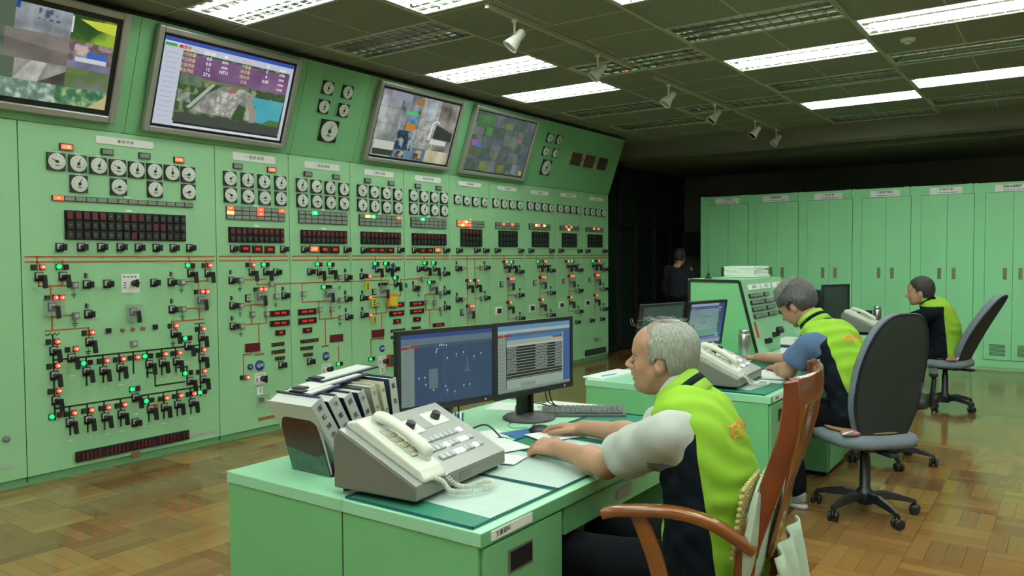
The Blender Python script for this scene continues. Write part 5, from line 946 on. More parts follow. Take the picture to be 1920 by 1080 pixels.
scr1 = [((0, 0, 1, 1), glow('#24486e', sg)), ((0, .94, 1, 1), glow('#2c4c94', sg)), ((0, .85, 1, .94), glow('#5f7a8a', sg)), ((.15, .81, 1, .85), glow('#34566e', sg)), ((0, 0, .14, .85), glow('#7e948e', sg)), ((0, .80, .09, .835), glow('#9c3434', sg)), ((.10, .81, .19, .845), glow('#9c3434', sg)), ((.0, 0, 1, .012), glow('#15283c', sg)),
 ((.29, .22, .385, .50), glow('#5a7c82', sg)), ([(.66, .40), (.75, .40), (.72, .47), (.715, .62), (.70, .62), (.70, .47)], glow('#4a6c88', sg)), ((.455, .25, .458, .72), glow('#3c6484', sg))]
wd = glow('#c8d8e0', .7); wd2 = glow('#54788c', .7)
for k in range(15): scr1.append(((.04, .05 + .05 * k, .10, .054 + .05 * k), glow('#5a6c6a', sg)))
for a, b in ((.36, .72), (.37, .76), (.48, .62), (.66, .68), (.78, .60), (.86, .64), (.18, .38), (.24, .38), (.25, .28), (.46, .22), (.48, .16), (.66, .2), (.73, .2), (.56, .13), (.58, .66), (.33, .19), (.4, .81), (.44, .81), (.42, .815), (.47, .8)): scr1.append(((a, b, a + .012, b + .022), wd)); scr1.append(((a + .002, b - .04, a + .009, b - .005), wd2))
scr2 = [((0, 0, 1, 1), glow('#8ca090', sg)), ((0, .93, 1, 1), glow('#6a9cc4', sg)), ((0, .88, 1, .93), glow('#b0c4bc', sg)), ((.13, .83, 1, .88), glow('#40709c', sg)), ((0, .83, .08, .865), glow('#a03434', sg)), ((.09, .835, .18, .87), glow('#a03434', sg)), ((.4, .865, .66, .88), glow('#a04848', sg)), ((.9, .05, 1, .83), glow('#3a68a0', sg)), ((.115, .05, .9, .83), glow('#a4b8a8', sg)), ((.12, .19, .885, .70), glow('#0a0e0e', sg)), ((.12, .68, .885, .71), glow('#c0ccc0', sg)), ((.75, .755, .885, .79), glow('#983030', sg)), ((.12, .78, .88, .83), glow('#4c86b4', sg)), ((.0, 0, 1, .012), glow('#606c70', sg)), ((.3, .06, .5, .12), glow('#8ca090', sg)), ((.112, .05, .12, .83), glow('#284870', sg))]
rs = random.Random(11)
for r in range(11):
    z = .205 + r * .044
    scr2.append(((.12, z - .006, .885, z + .006), glow('#8a9c90', sg)))
    if r > 1:
        for (a, b) in ((.125, .24), (.5, .66), (.78, .88)):
            x = a
            while x < b: w_ = rs.uniform(.01, .03); scr2.append(((x, z + .012, x + w_ * .7, z + .028), glow('#a8b8ac', sg))); x += w_
for k in range(13): scr2.append(((.02, .06 + .055 * k, .085, .066 + .055 * k), glow('#5c6c64', sg)))
scr3 = [((0, 0, 1, 1), glow('#31508c', sg)), ((.0, .93, .82, .99), glow('#a8b8cc', sg)), ((.0, .12, .90, .90), glow('#7898a0', sg, 'noise', 5, '#88aca0')), ((.1, .86, .82, .89), glow('#2c48a8', sg)), ((0, .86, .07, .90), glow('#b84838', sg)), ((0, 0, .97, .1), glow('#98a4b4', sg)), ((.12, .14, .8, .18), glow('#3854b4', sg)), ((.2, .2, .8, .34), glow('#6ca48c', sg)), ((.83, .80, .9, .84), glow('#983c38', sg)), ((.07, .2, .16, .5), glow('#50646c', sg)), ((.09, .24, .13, .48), glow('#98a8b0', sg)), ((.4, .5, .48, .54), glow('#587880', sg)), ((.36, .66, .6, .68), glow('#5c7c84', sg))]
for k in range(9): scr3.append(((.84, .25 + .06 * k, .91, .29 + .06 * k), glow('#1c2c34', sg)))
ml = monitor('left one of the two black screens on the nearest desk, showing a dark blue diagram', scr1, (2.528, 2.135, .7412), radians(-12), w=.52, h=.335, z0=.135)
mr = monitor('right one of the two black screens on the nearest desk, showing a black striped table', scr2, (3.065, 2.06, .7412), radians(-7.5), w=.55, h=.345, z0=.125)
m3 = monitor('tilted screen with a pale blue-framed picture on the middle desk', scr3, (5.47, 2.20, .7412), radians(-12), w=.47, h=.335, z0=.11, tilt=9)
m4 = monitor('screen on the middle desk mostly hidden behind the white-haired man\'s head', [((0, 0, 1, 1), glow('#41605a', .4))], (5.0, 2.33, .7412), radians(-14), w=.47, h=.335, z0=.11, tilt=9)
m5 = monitor('switched-off dark monitor on the farthest desk, with a green-grey sheen', [((0, 0, 1, 1), mat('screen_off', (.035, .06, .05), .25))], (8.66, 2.02, .7412), radians(-27), w=.40, h=.40, z0=.06, stand=False)
MB().b2((-.24, .06, .02), (-.12, .26, .38)).b2((-.18, .02, .08), (.1, .2, .4)).obj('rear_housing', MBZ, m5, bevel=.01)
# cables
def cable(lab, pts, r=.003, m=BLACK):
    def cr(pp, u):
        n = len(pp) - 1; i = min(int(u * n), n - 1); f = u * n - i; a, b, c, d = pp[max(i - 1, 0)], pp[i], pp[i + 1], pp[min(i + 2, n)]
        return .5 * ((2 * b) + (c - a) * f + (2 * a - 5 * b + 4 * c - d) * f * f + (3 * b - a - 3 * c + d) * f ** 3)
    pp = [Vector(p) for p in pts]; o = MB().tube([cr(pp, k / 48) for k in range(49)], r, 6).obj('cable', m); tag(o, lab, 'cable'); return o
cable('black cable looping from the right screen to the keyboard', [(3.20, 2.07, .90), (3.24, 2.09, .80), (3.30, 2.04, .755), (3.20, 2.13, .79), (3.10, 2.16, .80), (3.03, 2.13, .78), (3.04, 2.10, .746)])
cable('black cable hanging from the right screen down to the keyboard', [(3.21, 2.05, .92), (3.215, 2.06, .85), (3.25, 2.05, .78), (3.33, 1.99, .752)], .0035)
cable('black cable curving down from the left screen onto the desktop', [(2.62, 2.15, .90), (2.60, 2.12, .82), (2.58, 2.10, .76), (2.62, 2.0, .80), (2.64, 1.93, .75)], .004)
cable('thick black cable standing up from the cable tangle behind the console', [(2.56, 2.13, .9), (2.53, 2.1, .82), (2.52, 2.04, .755), (2.54, 2.0, .746)], .006)
cable('thin mouse cord curling over the desktop by the screen stand', [(2.86, 1.95, .75), (2.84, 2.02, .746), (2.92, 2.08, .746), (3.05, 2.02, .746), (3.16, 1.99, .746), (3.2, 2.05, .746)], .0015)
ds = MB().lathe([(.028, 0), (.028, .006), (.01, .012), (0, .012)], 20).obj('microphone_base', DGREY, None, (2.64, 1.93, .7412)); tag(ds, 'small round dark microphone foot at the end of a black cable', 'microphone')
# pens in holder behind console
ph = thing('pen_holder', 'small blue and white pen holder between the telephone console and the screens', 'pen holder', (2.48, 2.03, .7412))
MB().b2((-.03, -.02, 0), (.03, .02, .07)).obj('cup', CV, ph)
for i, m in enumerate((WHITE, TAGB, BLACK, WHITE, TAGB)): MB().tube([(-.024 + .012 * i, 0, .02), (-.034 + .016 * i, .0, .125 + .008 * (i % 2))], .004, 6).obj('pen', m, ph)
# keyboard, mice
KB = mat('keyboard_grey', (.06, .07, .07), .5); KC = mat('key_caps', (.13, .15, .14), .5)
kb = thing('keyboard', 'dark grey desk keyboard partly behind the white-haired man\'s right arm', 'keyboard', (3.30, 1.92, .7412), radians(-58))
MB().prism([(-.08, 0), (.08, 0), (.08, .026), (-.08, .014)], -.2, .2, 'x').obj('body', KB, kb, bevel=.003)
kk = MB()
for i in range(15):
    for j in range(5): kk.b2((-.185 + i * .025, -.065 + j * .026, .018 + j * .0018), (-.165 + i * .025, -.045 + j * .026, .026 + j * .0018))
kk.obj('keys', KC, kb)['kind'] = 'stuff'
def mouse(lab, loc, rz):
    t = thing('computer_mouse', lab, 'mouse', loc, rz, 'black computer mice')
    q = MB(); P_ = []
    for i in range(9):
        u = i / 8; w = .032 * sqrt(max(.02, 1 - (2 * u - 1) ** 4)); hh = .034 * sqrt(max(.03, sin(pi * (.1 + .85 * u))))
        P_.append([(w * cos(a), -.052 + .104 * u, max(0, hh * sin(a))) for a in [pi * k / 8 for k in range(9)]])
    q.grid(P_, 0, True); q.add([p for p in P_[0]], [tuple(range(9))]); q.add([p for p in P_[-1]], [tuple(range(9))])
    q.obj('shell', BLACK, t); MB().lathe([(.008, -.003), (.008, .003)], 12, 'x', (0, .03, .027)).obj('scroll_wheel', GREYP, t)
    return t
mouse('black mouse under the white-haired man\'s right hand', (2.84, 1.865, ZT + .003), radians(20))
mouse('black mouse under the grey-haired man\'s right hand', (5.60, 1.97, ZT), radians(10))
mouse('black mouse under the short-haired man\'s hand on the farthest desk', (8.93, 1.70, ZG), radians(10))
def flask(lab, loc, r=.042, h=.2, m=STEEL, cat='flask'):
    t = thing('vacuum_flask', lab, cat, loc)
    MB().lathe([(r * .92, 0), (r, .006), (r, h * .8), (r * .9, h * .84)], 28).obj('body', m, t)
    MB().lathe([(r * .9, h * .84), (r * .92, h * .86), (r * .92, h * .98), (r * .85, h), (0, h)], 28).obj('cap', CHROME if m is STEEL else m, t)
    return t
flask('tall brushed steel flask on the middle desk, in front of the slanted console', (5.89, 2.02, ZT), .044, .205)
flask('steel flask on the farthest desk beyond the short-haired man\'s arm', (9.28, 1.72, ZG), .04, .2)
flask('dark bottle standing left of the steel flask on the farthest desk', (9.16, 1.78, ZG), .032, .16, BLACK, 'bottle')
# dark bag/jacket heap on far desk
bg = MB(); P_ = []
for i in range(15):
    for_ = []
    for j in range(15):
        u, v = i / 14 - .5, j / 14 - .5; r = max(0, 1 - (2 * u) ** 2 - (2 * v) ** 2)
        for_.append((.5 * u, .26 * v, .17 * r ** .55 * (1 + .12 * sin(9 * u + 4 * v) + .1 * sin(17 * v)) * (1 - .5 * (u + .5))))
    P_.append(for_)
bg.grid(P_); o = bg.obj('jacket', mat('jacket_black', (.012, .012, .016), .9), None, (9.03, 1.99, .742), (0, 0, .1)); tag(o, 'black jacket heaped on the farthest desk beside the dark monitor', 'jacket')
o = MB().sphere((0, 0, .06), (.11, .1, .085), 14).obj('bag', mat('bag_black', (.012, .014, .02), .8), None, (7.86, 2.25, .7412)) if False else None

# ================================================================== SLANTED CONSOLE
cs = thing('control_console', 'slanted green control console beyond the middle desk, edged with black trim', 'control console', (6.003, 1.33, 0)); CWd = 1.03
MB().b2((0, 0, .70), (CWd, .62, .741)).obj('shelf', MATS['desk_top_green'], cs, bevel=.003)
MB().b2((.01, .02, .03), (CWd - .01, 1.18, .70)).obj('base', DESKG, cs); MB().b2((.03, .04, 0), (CWd - .03, 1.15, .03)).obj('plinth', BLACK, cs)
prof = [(.612, .741), (1.19, .741), (1.19, 1.322), (.762, 1.318)]
MB().prism(prof, 0, CWd, 'x').obj('upper_body', DESKG, cs, bevel=.003)
tr = MB()
pts = [Vector((-.006, a, b)) for a, b in ((.625, .745), (.770, 1.305), (1.178, 1.31), (1.178, .745))]
def strip(mb, a, b, w):
    d = (b - a).normalized(); n = Vector((0, -d.z, d.y)) * w / 2
    mb.prism([((a + n).y, (a + n).z), ((b + n).y, (b + n).z), ((b - n).y, (b - n).z), ((a - n).y, (a - n).z)], -.008, .001, 'x')
for a, b in zip(pts[:-1], pts[1:]): strip(tr, a, b, .022)
tr.obj('rubber_trim', BLACK, cs, label='black trim around the end panel')
ta = atan2(.150, .577)
cfc = bpy.data.objects.new('sloped_face', MB().b2((.005, -.003, .004), (CWd - .005, .002, .59)).mesh('sloped_face', mat('console_face', (.25, .50, .30), .45))); COL.objects.link(cfc); cfc.parent = cs; cfc.location = (0, .612, .741); cfc.rotation_euler = (-ta, 0, 0)
for x, w, s in ((.255, .28, '直流系統'), (.55, .24, '控制盤'), (.86, .24, '保護')):
    g = MB().b2((-w / 2, -.005, -.022), (w / 2, 0, .022)).obj('name_plate', PLATEM, cfc, (x, -.003, .53)); link('lettering', text_mesh(s, .026, GREYP), g, (0, -.006, 0), (pi / 2, 0, 0))
for j in range(4):
    for x, w, n in ((.235, .30, 8), (.54, .22, 6), (.84, .24, 6)):
        if j == 0 and x == .54: w = .11; x = .50; n = 3
        q = MB().b2((-w / 2, -.014, -.016), (w / 2, 0, .016), 0)
        for k in range(n): cx = -w / 2 + w / n * (k + .5); q.b2((cx - w / n * .34, -.018, -.012), (cx + w / n * .3, -.014, .012), 1)
        q.obj('key_row', [BLACK, GREYP], cfc, (x, -.003, .462 - .055 * j))
MB().b2((-.022, -.005, -.062), (.022, 0, .062)).obj('red_strip', TAGR, cfc, (.07, -.003, .195))
for x0, z0 in ((.20, .09), (.42, .125)):
    for k in range(3): MB().b2((-.009, -.028, -.02), (.009, 0, .02)).obj('rocker_switch', BLACK, cfc, (x0 + k * .045, -.003, z0))
MB().lathe([(.03, 0), (.028, -.05), (0, -.055)], 16, 'y').obj('knob', BLACK, cfc, (.56, -.003, .15))
# paper stack on the console
zz = 1.3225; rs = random.Random(2)
for k in range(5):
    w_, d_ = .34 + rs.uniform(-.02, .02), .26; h = .018
    o = MB().b2((-w_ / 2, -d_ / 2, 0), (w_ / 2, d_ / 2, h), 0).obj('paper_stack', PAPER, None, (6.72 + rs.uniform(-.015, .015), 2.29 + rs.uniform(-.01, .01), zz), (0, 0, rs.uniform(-.06, .06)), bevel=.002)
    tag(o, ['bottom paper bundle in the white stack on top of the console', 'second-lowest paper bundle in the white stack on the console', 'middle paper bundle in the white stack on the console', 'second-highest paper bundle in the white stack on the console', 'topmost paper bundle in the white stack on the console'][k], 'paper', 'paper bundles stacked on the console'); zz += h + .0005
mc = thing('desk_microphone', 'tiny black microphone on top of the slanted console, near its left edge', 'microphone', (6.13, 2.4, 1.322)); MB().lathe([(.028, 0), (.026, .012), (.008, .02), (0, .02)], 14).obj('base', BLACK, mc); MB().sphere((0, 0, .035), .014).obj('head', BLACK, mc); MB().tube([(0, 0, .03), (0, 0, .13)], .0012, 5).obj('rod', BLACK, mc)
bk = thing('document_box', 'small white and dark blue box on the console shelf near the grey-haired man\'s chin', 'box', (6.30, 1.80, .7412)); MB().b2((-.07, -.05, 0), (.07, .05, .045), 0).obj('lower_box', PAPER, bk); MB().b2((-.07, -.05, .045), (.07, .05, .07)).obj('dark_band', CV, bk); MB().b2((-.07, -.05, .07), (.07, .05, .12)).obj('upper_box', WHITE, bk)
# ================================================================== OFFICE CHAIRS
FAB = mat('chair_fabric', (.16, .20, .23), .9, bump=.3, bscale=250); SHELL = mat('chair_shell', (.018, .030, .024), .8, bump=.05, bscale=300); PIPE = mat('chair_piping', (.012, .010, .035), .35); CPL = mat('chair_plastic', (.010, .012, .012), .4)
def office_chair(lab, loc, hd, rot_base, recline=.2, H=1.17, arms=False, back=True):
    t = thing('office_chair', lab, 'office chair', loc, radians(hd - 90), 'high-backed office chairs')
    rb = radians(rot_base - hd + 90)
    legs_r = .285
    for k in range(5):
        a = rb + 2 * pi * k / 5; d = Vector((cos(a), sin(a), 0)); n = Vector((-sin(a), cos(a), 0))
        q = MB(); secs = []
        for u, z, w, h in ((.03, .10, .030, .032), (.12, .115, .026, .026), (.22, .095, .020, .018), (legs_r, .078, .017, .013)):
            c = d * u + Vector((0, 0, z)); secs.append([c + n * w * .9 - Vector((0, 0, h)), c + n * w * .55 + Vector((0, 0, h * .8)), c - n * w * .55 + Vector((0, 0, h * .8)), c - n * w * .9 - Vector((0, 0, h))])
        vs = [v for s_ in secs for v in s_]; fs = [(i * 4 + j, i * 4 + (j + 1) % 4, i * 4 + 4 + (j + 1) % 4, i * 4 + 4 + j) for i in range(3) for j in range(4)] + [(0, 1, 2, 3), (12, 13, 14, 15)]
        q.add(vs, fs); lg = q.obj('leg', CPL, t, bevel=.004)
        c = d * (legs_r - .005) + n * .004
        w = MB()
        for s_ in (-1, 1): w.lathe([(.012, -.009), (.028, -.008), (.030, 0), (.028, .008), (.012, .009)], 18, 'y', (0, s_ * .018, .030))
        w.b2((-.008, -.009, .03), (.008, .009, .075)); w.sphere((0, 0, .04), (.024, .012, .026), 12)
        w.obj('castor', CPL, lg, (c.x, c.y, 0), (0, 0, a + 1.1 * k + .5))
    MB().lathe([(.045, .06), (.05, .10), (.045, .135), (.030, .15), (.028, .33), (.022, .34), (.022, .40)], 20).obj('gas_column', CPL, t)
    MB().b2((-.10, -.14, .39), (.10, .12, .42)).b2((-.03, -.26, .385), (.03, -.1, .405)).obj('seat_mechanism', CPL, t, bevel=.006)
    # seat
    q = MB(); N = 28
    def outl(s_): return [(.245 * s_ * np.sign(cos(a)) * abs(cos(a)) ** .55, .02 + .24 * s_ * np.sign(sin(a)) * abs(sin(a)) ** .6) for a in [2 * pi * k / N for k in range(N)]]
    rings = [(1.0, .425), (1.03, .45), (1.0, .478), (.88, .495), (.5, .50), (.0, .50)]
    vs = []; fs = []
    for s_, z in rings: vs += [(x, y, z - .02 * (y > .2)) for x, y in outl(max(s_, .01))]
    for i in range(len(rings) - 1): fs += [(i * N + k, i * N + (k + 1) % N, (i + 1) * N + (k + 1) % N, (i + 1) * N + k) for k in range(N)]
    q.add(vs, fs + [tuple(range(N))], 0, True); q.obj('seat', FAB, t)
    # back
    z0, z1 = .40, H
    def prof(u):   # u 0..1 up the back -> y, z
        return -.13 - recline * (u ** 1.08) + .02 * sin(pi * u), z0 + (z1 - z0) * u
    def width(u): return .198 * (1 - .30 * max(0, .35 - u) / .35 * .6) * (1 - .12 * max(0, u - .6) / .4)
    M_ = 44; out = []
    for k in range(M_):
        a = 2 * pi * k / M_; cx, cz = cos(a), sin(a)
        u = .5 + .5 * np.sign(cz) * abs(cz) ** .78; out.append((width(u) * np.sign(cx) * abs(cx) ** .62, u))
    def dome(mb, sgn, amp, mi):
        vs = []; fs = []; R_ = [1, .97, .88, .7, .45, .2, .01]
        for r_ in R_:
            off = amp * (1 - r_ ** 2.2) ** .6 if r_ < 1 else 0
            for x, u in out:
                uu = .5 + (u - .5) * r_; y, z = prof(uu); vs.append((x * r_, y + sgn * (off + .004) - .03 * (1 - (x * r_ / .24) ** 2) * .6, z))
        for i in range(len(R_) - 1): fs += [(i * M_ + k, i * M_ + (k + 1) % M_, (i + 1) * M_ + (k + 1) % M_, (i + 1) * M_ + k) for k in range(M_)]
        mb.add(vs, fs, mi, True)
    b = MB(); dome(b, 1, .055, 0)
    # rim wall towards the front gives the cushion its thickness
    vs = []; fs = []
    for off in (-.004, .03, .065):
        for x, u in out:
            y, z = prof(u); vs.append((x * (1 + .0 * off), y + off - .018 * (1 - (x / .24) ** 2), z))
    for i in range(2): fs += [(i * M_ + k, i * M_ + (k + 1) % M_, (i + 1) * M_ + (k + 1) % M_, (i + 1) * M_ + k) for k in range(M_)]
    bk_ = MB(); dome(bk_, -1, .022, 0); bo = bk_.obj('back_shell', SHELL, t)
    b2_ = MB(); vs2 = []; fs2 = []; R_ = [1, .985, .93, .8, .55, .25, .01]
    for i, r_ in enumerate(R_):
        off = .067 + .02 * (1 - r_ ** 3)
        for x, u in out:
            uu = .5 + (u - .5) * r_; y, z = prof(uu); vs2.append((x * r_, y + off - .018 * (1 - (x * r_ / .24) ** 2), z))
    nb = len(vs)
    for i in range(len(R_) - 1): fs2 += [(i * M_ + k, i * M_ + (k + 1) % M_, (i + 1) * M_ + (k + 1) % M_, (i + 1) * M_ + k) for k in range(M_)]
    b2_.add(vs, fs, 0, True); b2_.add(vs2, fs2, 0, True); b2_.obj('back_cushion', FAB, t)
    pth = []
    for x, u in out + out[:1]: y, z = prof(u); pth.append((x * 1.01, y - .002 - .018 * (1 - (x / .24) ** 2), z))
    MB().tube(pth, .008, 8).obj('piping', PIPE, t)
    MB().b2((-.035, -.13, .385), (.035, .0, .40)).obj('back_bracket', CPL, t)
    if arms:
        for s_ in (-1, 1):
            MB().tube([(s_ * .26, -.05, .44), (s_ * .275, -.05, .62), (s_ * .27, -.03, .655)], .016, 8).tube([(s_ * .26, .12, .44), (s_ * .275, .15, .6), (s_ * .27, .13, .655)], .016, 8).b2((s_ * .27 - .028, -.12, .65), (s_ * .27 + .028, .18, .68)).tube([(s_ * .2, .02, .43), (s_ * .265, .02, .43)], .018, 8).obj('armrest', CPL, t, bevel=.006)
    return t
oc2 = office_chair('grey high-backed office chair behind the grey-haired man, largest of the office chairs', (4.905, .965, 0), 46, 155, recline=.20, H=1.185)
oc3 = office_chair('reclined grey office chair behind the short-haired man, by the tall cabinets', (8.74, 1.0, 0), 78, 168, recline=.36, H=1.12)
oc4 = office_chair('black office chair with armrests, mostly hidden behind the largest office chair', (6.25, 1.06, 0), 8, 200, recline=.10, H=.98, arms=True)
for o in oc4.children:
    if o.name.startswith(('back_', 'seat')) and o.type == 'MESH': o.data = o.data.copy(); o.data.materials[0] = CPL
# seat pads
PK = mat('seat_pad_pink', (.33, .17, .17), .9, var=.3, vscale=20); BR = mat('seat_pad_rattan', (.30, .18, .07), .7)
def pad(lab, loc, hd, sc=1):
    t = thing('seat_cushion', lab, 'cushion', loc, radians(hd - 90))
    q = MB(); q.sphere((0, 0, .012), (.225, .215, .018), 24); q.obj('mat', BR, t)
    q = MB(); q.sphere((0, 0, .0), (.06, .05, .02), 12); q.obj('corner_tuft', PK, t, (-.18, -.15, .012))
    MB().tube([(-.2, -.2, .03), (-.25, -.245, .04), (-.3, -.25, .03)], .006, 6).obj('tie_string', WHITE, t)
pad('thin woven seat mat with pink corners on the largest office chair', (4.92, .98, .495), 46)
pad('thin woven seat mat with pink corners on the chair of the short-haired man', (8.745, 1.01, .495), 72)

# ================================================================== WOODEN ARMCHAIR
def wood_mat(name, c1, c2, rough=.22):
    m = mat(name, c1, rough, coat=.5); nt = m.node_tree; N = nt.nodes; b = N['Principled BSDF']
    tc = N.new('ShaderNodeTexCoord'); mp = N.new('ShaderNodeMapping'); mp.inputs['Scale'].default_value = (30, 5, 5); w = N.new('ShaderNodeTexNoise'); w.inputs['Scale'].default_value = 1.6; w.inputs['Detail'].default_value = 6
    nt.links.new(tc.outputs['Object'], mp.inputs[0]); nt.links.new(mp.outputs[0], w.inputs['Vector'])
    r = N.new('ShaderNodeValToRGB'); r.color_ramp.elements[0].color = (*c1, 1); r.color_ramp.elements[1].color = (*c2, 1); r.color_ramp.elements[0].position = .3; r.color_ramp.elements[1].position = .7
    nt.links.new(w.outputs['Fac'], r.inputs[0]); nt.links.new(r.outputs[0], b.inputs['Base Color']); return m
WD = wood_mat('varnished_wood', (.13, .026, .007), (.20, .045, .011)); WDL = wood_mat('varnished_wood_pale', (.17, .055, .012), (.25, .085, .019))
def ribbon(mb, pts, sec, mi=0):   # pts: centre, section (w along side dir, t along normal) list
    n = len(pts); vs = []; fs = []
    for i, p in enumerate(pts):
        p = Vector(p); t_ = (Vector(pts[min(i + 1, n - 1)]) - Vector(pts[max(i - 1, 0)])).normalized()
        side, w, th = sec[i] if isinstance(sec, list) else sec
        side = Vector(side); side = (side - t_ * side.dot(t_)).normalized(); nn = t_.cross(side)
        K = 12
        for k in range(K):
            a = 2 * pi * k / K; cx, cy = cos(a), sin(a); vs.append(p + side * (w / 2 * np.sign(cx) * abs(cx) ** .5) + nn * (th / 2 * np.sign(cy) * abs(cy) ** .5))
    K = 12
    for i in range(n - 1): fs += [(i * K + k, i * K + (k + 1) % K, (i + 1) * K + (k + 1) % K, (i + 1) * K + k) for k in range(K)]
    fs += [tuple(range(K)), tuple(range((n - 1) * K, n * K))]
    mb.add(vs, fs, mi, True); return mb
wc = thing('wooden_armchair', 'varnished reddish-brown wooden armchair the white-haired man sits on', 'chair', (2.345, .945, 0), radians(7.6))
def spl(P, m=6):
    P = [Vector(p) for p in P]; o = []; n = len(P) - 1
    for i in range(n):
        a, b, c, d = P[max(i - 1, 0)], P[i], P[i + 1], P[min(i + 2, n)]
        for k in range(m): f = k / m; o.append(.5 * ((2 * b) + (c - a) * f + (2 * a - 5 * b + 4 * c - d) * f * f + (3 * b - a - 3 * c + d) * f ** 3))
    return o + [P[-1]]
# local: x right(+X world), y forward
for s_ in (-1, 1):
    p = spl([(s_ * .215, -.175, .0), (s_ * .225, -.17, .25), (s_ * .225, -.18, .50), (s_ * .225, -.19, .66), (s_ * .225, -.245, .84), (s_ * .232, -.295, 1.00), (s_ * .238, -.31, 1.12), (s_ * .24, -.305, 1.165)])
    n = len(p); ribbon(MB(), p, [((1, 0, 0), .028, .040 + .018 * sin(pi * i / (n - 1)) ) for i in range(n)]).obj('back_post', WD, wc, label='curved reddish post running up the chair back')
    p = spl([(s_ * .30, .20, .752), (s_ * .305, .15, .768), (s_ * .305, .0, .785), (s_ * .285, -.10, .765), (s_ * .26, -.17, .722), (s_ * .24, -.21, .69)]); n = len(p)
    ribbon(MB(), p, [((1, 0, 0), .055 * (1 - .25 * i / n), .032) for i in range(n)]).obj('armrest', WDL, wc, label='glossy curved armrest')
    p = spl([(s_ * .295, .10, .765), (s_ * .29, .04, .60), (s_ * .275, .03, .42), (s_ * .25, .12, .2), (s_ * .235, .19, 0)]); n = len(p)
    ribbon(MB(), p, [((1, 0, 0), .03, .05) for i in range(n)]).obj('front_leg', WDL, wc)
    ribbon(MB(), [(s_ * .245, .2, .425), (s_ * .235, -.22, .425)], ((1, 0, 0), .025, .05)).obj('side_rail', WD, wc)
# back rails & splat
def rail(z, y, bow, h, nm, thk=.022):
    p = [(x, y - bow * (1 - (x / .235) ** 2), z) for x in [-.235 + .47 * k / 12 for k in range(13)]]
    ribbon(MB(), p, ((0, 0, 1), h, thk)).obj(nm, WD, wc)
rail(1.13, -.305, .045, .085, 'top_rail'); rail(.60, -.18, .02, .07, 'lower_rail')
q = MB(); P_ = []
for i in range(11):
    u = i / 10; z = .62 + .48 * u; y = -.19 - .11 * u - .03; w = .075 + .02 * cos(pi * 2 * u); P_.append([(-w + 2 * w * k / 6, y - .006, z) for k in range(7)])
q.grid(P_); q.obj('back_splat', WDL, wc, solid=.012)
MB().b2((-.235, -.21, .43), (.235, .23, .455)).obj('seat', WD, wc, bevel=.01)
ribbon(MB(), [(-.24, .21, .425), (.24, .21, .425)], ((0, 0, 1), .05, .025)).obj('front_rail', WDL, wc)
# cushion behind back & wooden-bead mat
CUS = mat('cushion_sage', (.42, .55, .42), .95, var=.22, vscale=14, bump=.25, bscale=60)
cu = thing('back_cushion', 'pale green cloth cushion squeezed between the man\'s back and the wooden chair', 'cushion', (2.345, .735, .66), radians(7.6))
q = MB(); P_ = []
for i in range(17):
    r_ = []
    for j in range(17):
        u, v = i / 16 * 2 - 1, j / 16 * 2 - 1; e = (max(0, (1 - u ** 4) * (1 - v ** 4))) ** .4; r_.append((.235 * u * (1 - .05 * abs(v)), .035 * e * (1 + .12 * sin(5 * u + 3 * v)), .16 * v * (1 - .05 * u * u) + .02 * sin(3 * u)))
    P_.append(r_)
q.grid(P_); P2 = [[(x, -y * .7, z) for x, y, z in r_] for r_ in P_]; q.grid(P2); q.obj('padding', CUS, cu, (0, 0, .06), (radians(8), 0, 0))
bm_ = MB()
for i in range(9):
    for j in range(12): bm_.sphere((-.2 + i * .028, .0, -.10 + j * .018), .0085, 8)
bm_.obj('bead_mat', mat('wooden_beads', (.42, .36, .13), .4), cu, (0, .042, .09), (radians(8), 0, 0))['kind'] = 'stuff'
# cloth hanging behind / below the seat back
ch = MB(); P_ = []
for i in range(25):
    u = i / 24; P_.append([(-.205 + .41 * u, -.245 - .05 * sin(pi * v * .8) - .012 * sin(16 * u + 3 * v), .66 - .58 * v * (1 - .08 * sin(pi * u))) for v in [k / 14 for k in range(15)]])
ch.grid(P_); o = ch.obj('cloth_cover', CUS, None, (2.36, .93, 0), (0, 0, radians(7.6)), solid=.008); tag(o, 'pale green cloth hanging down behind the seat of the wooden chair', 'cloth')
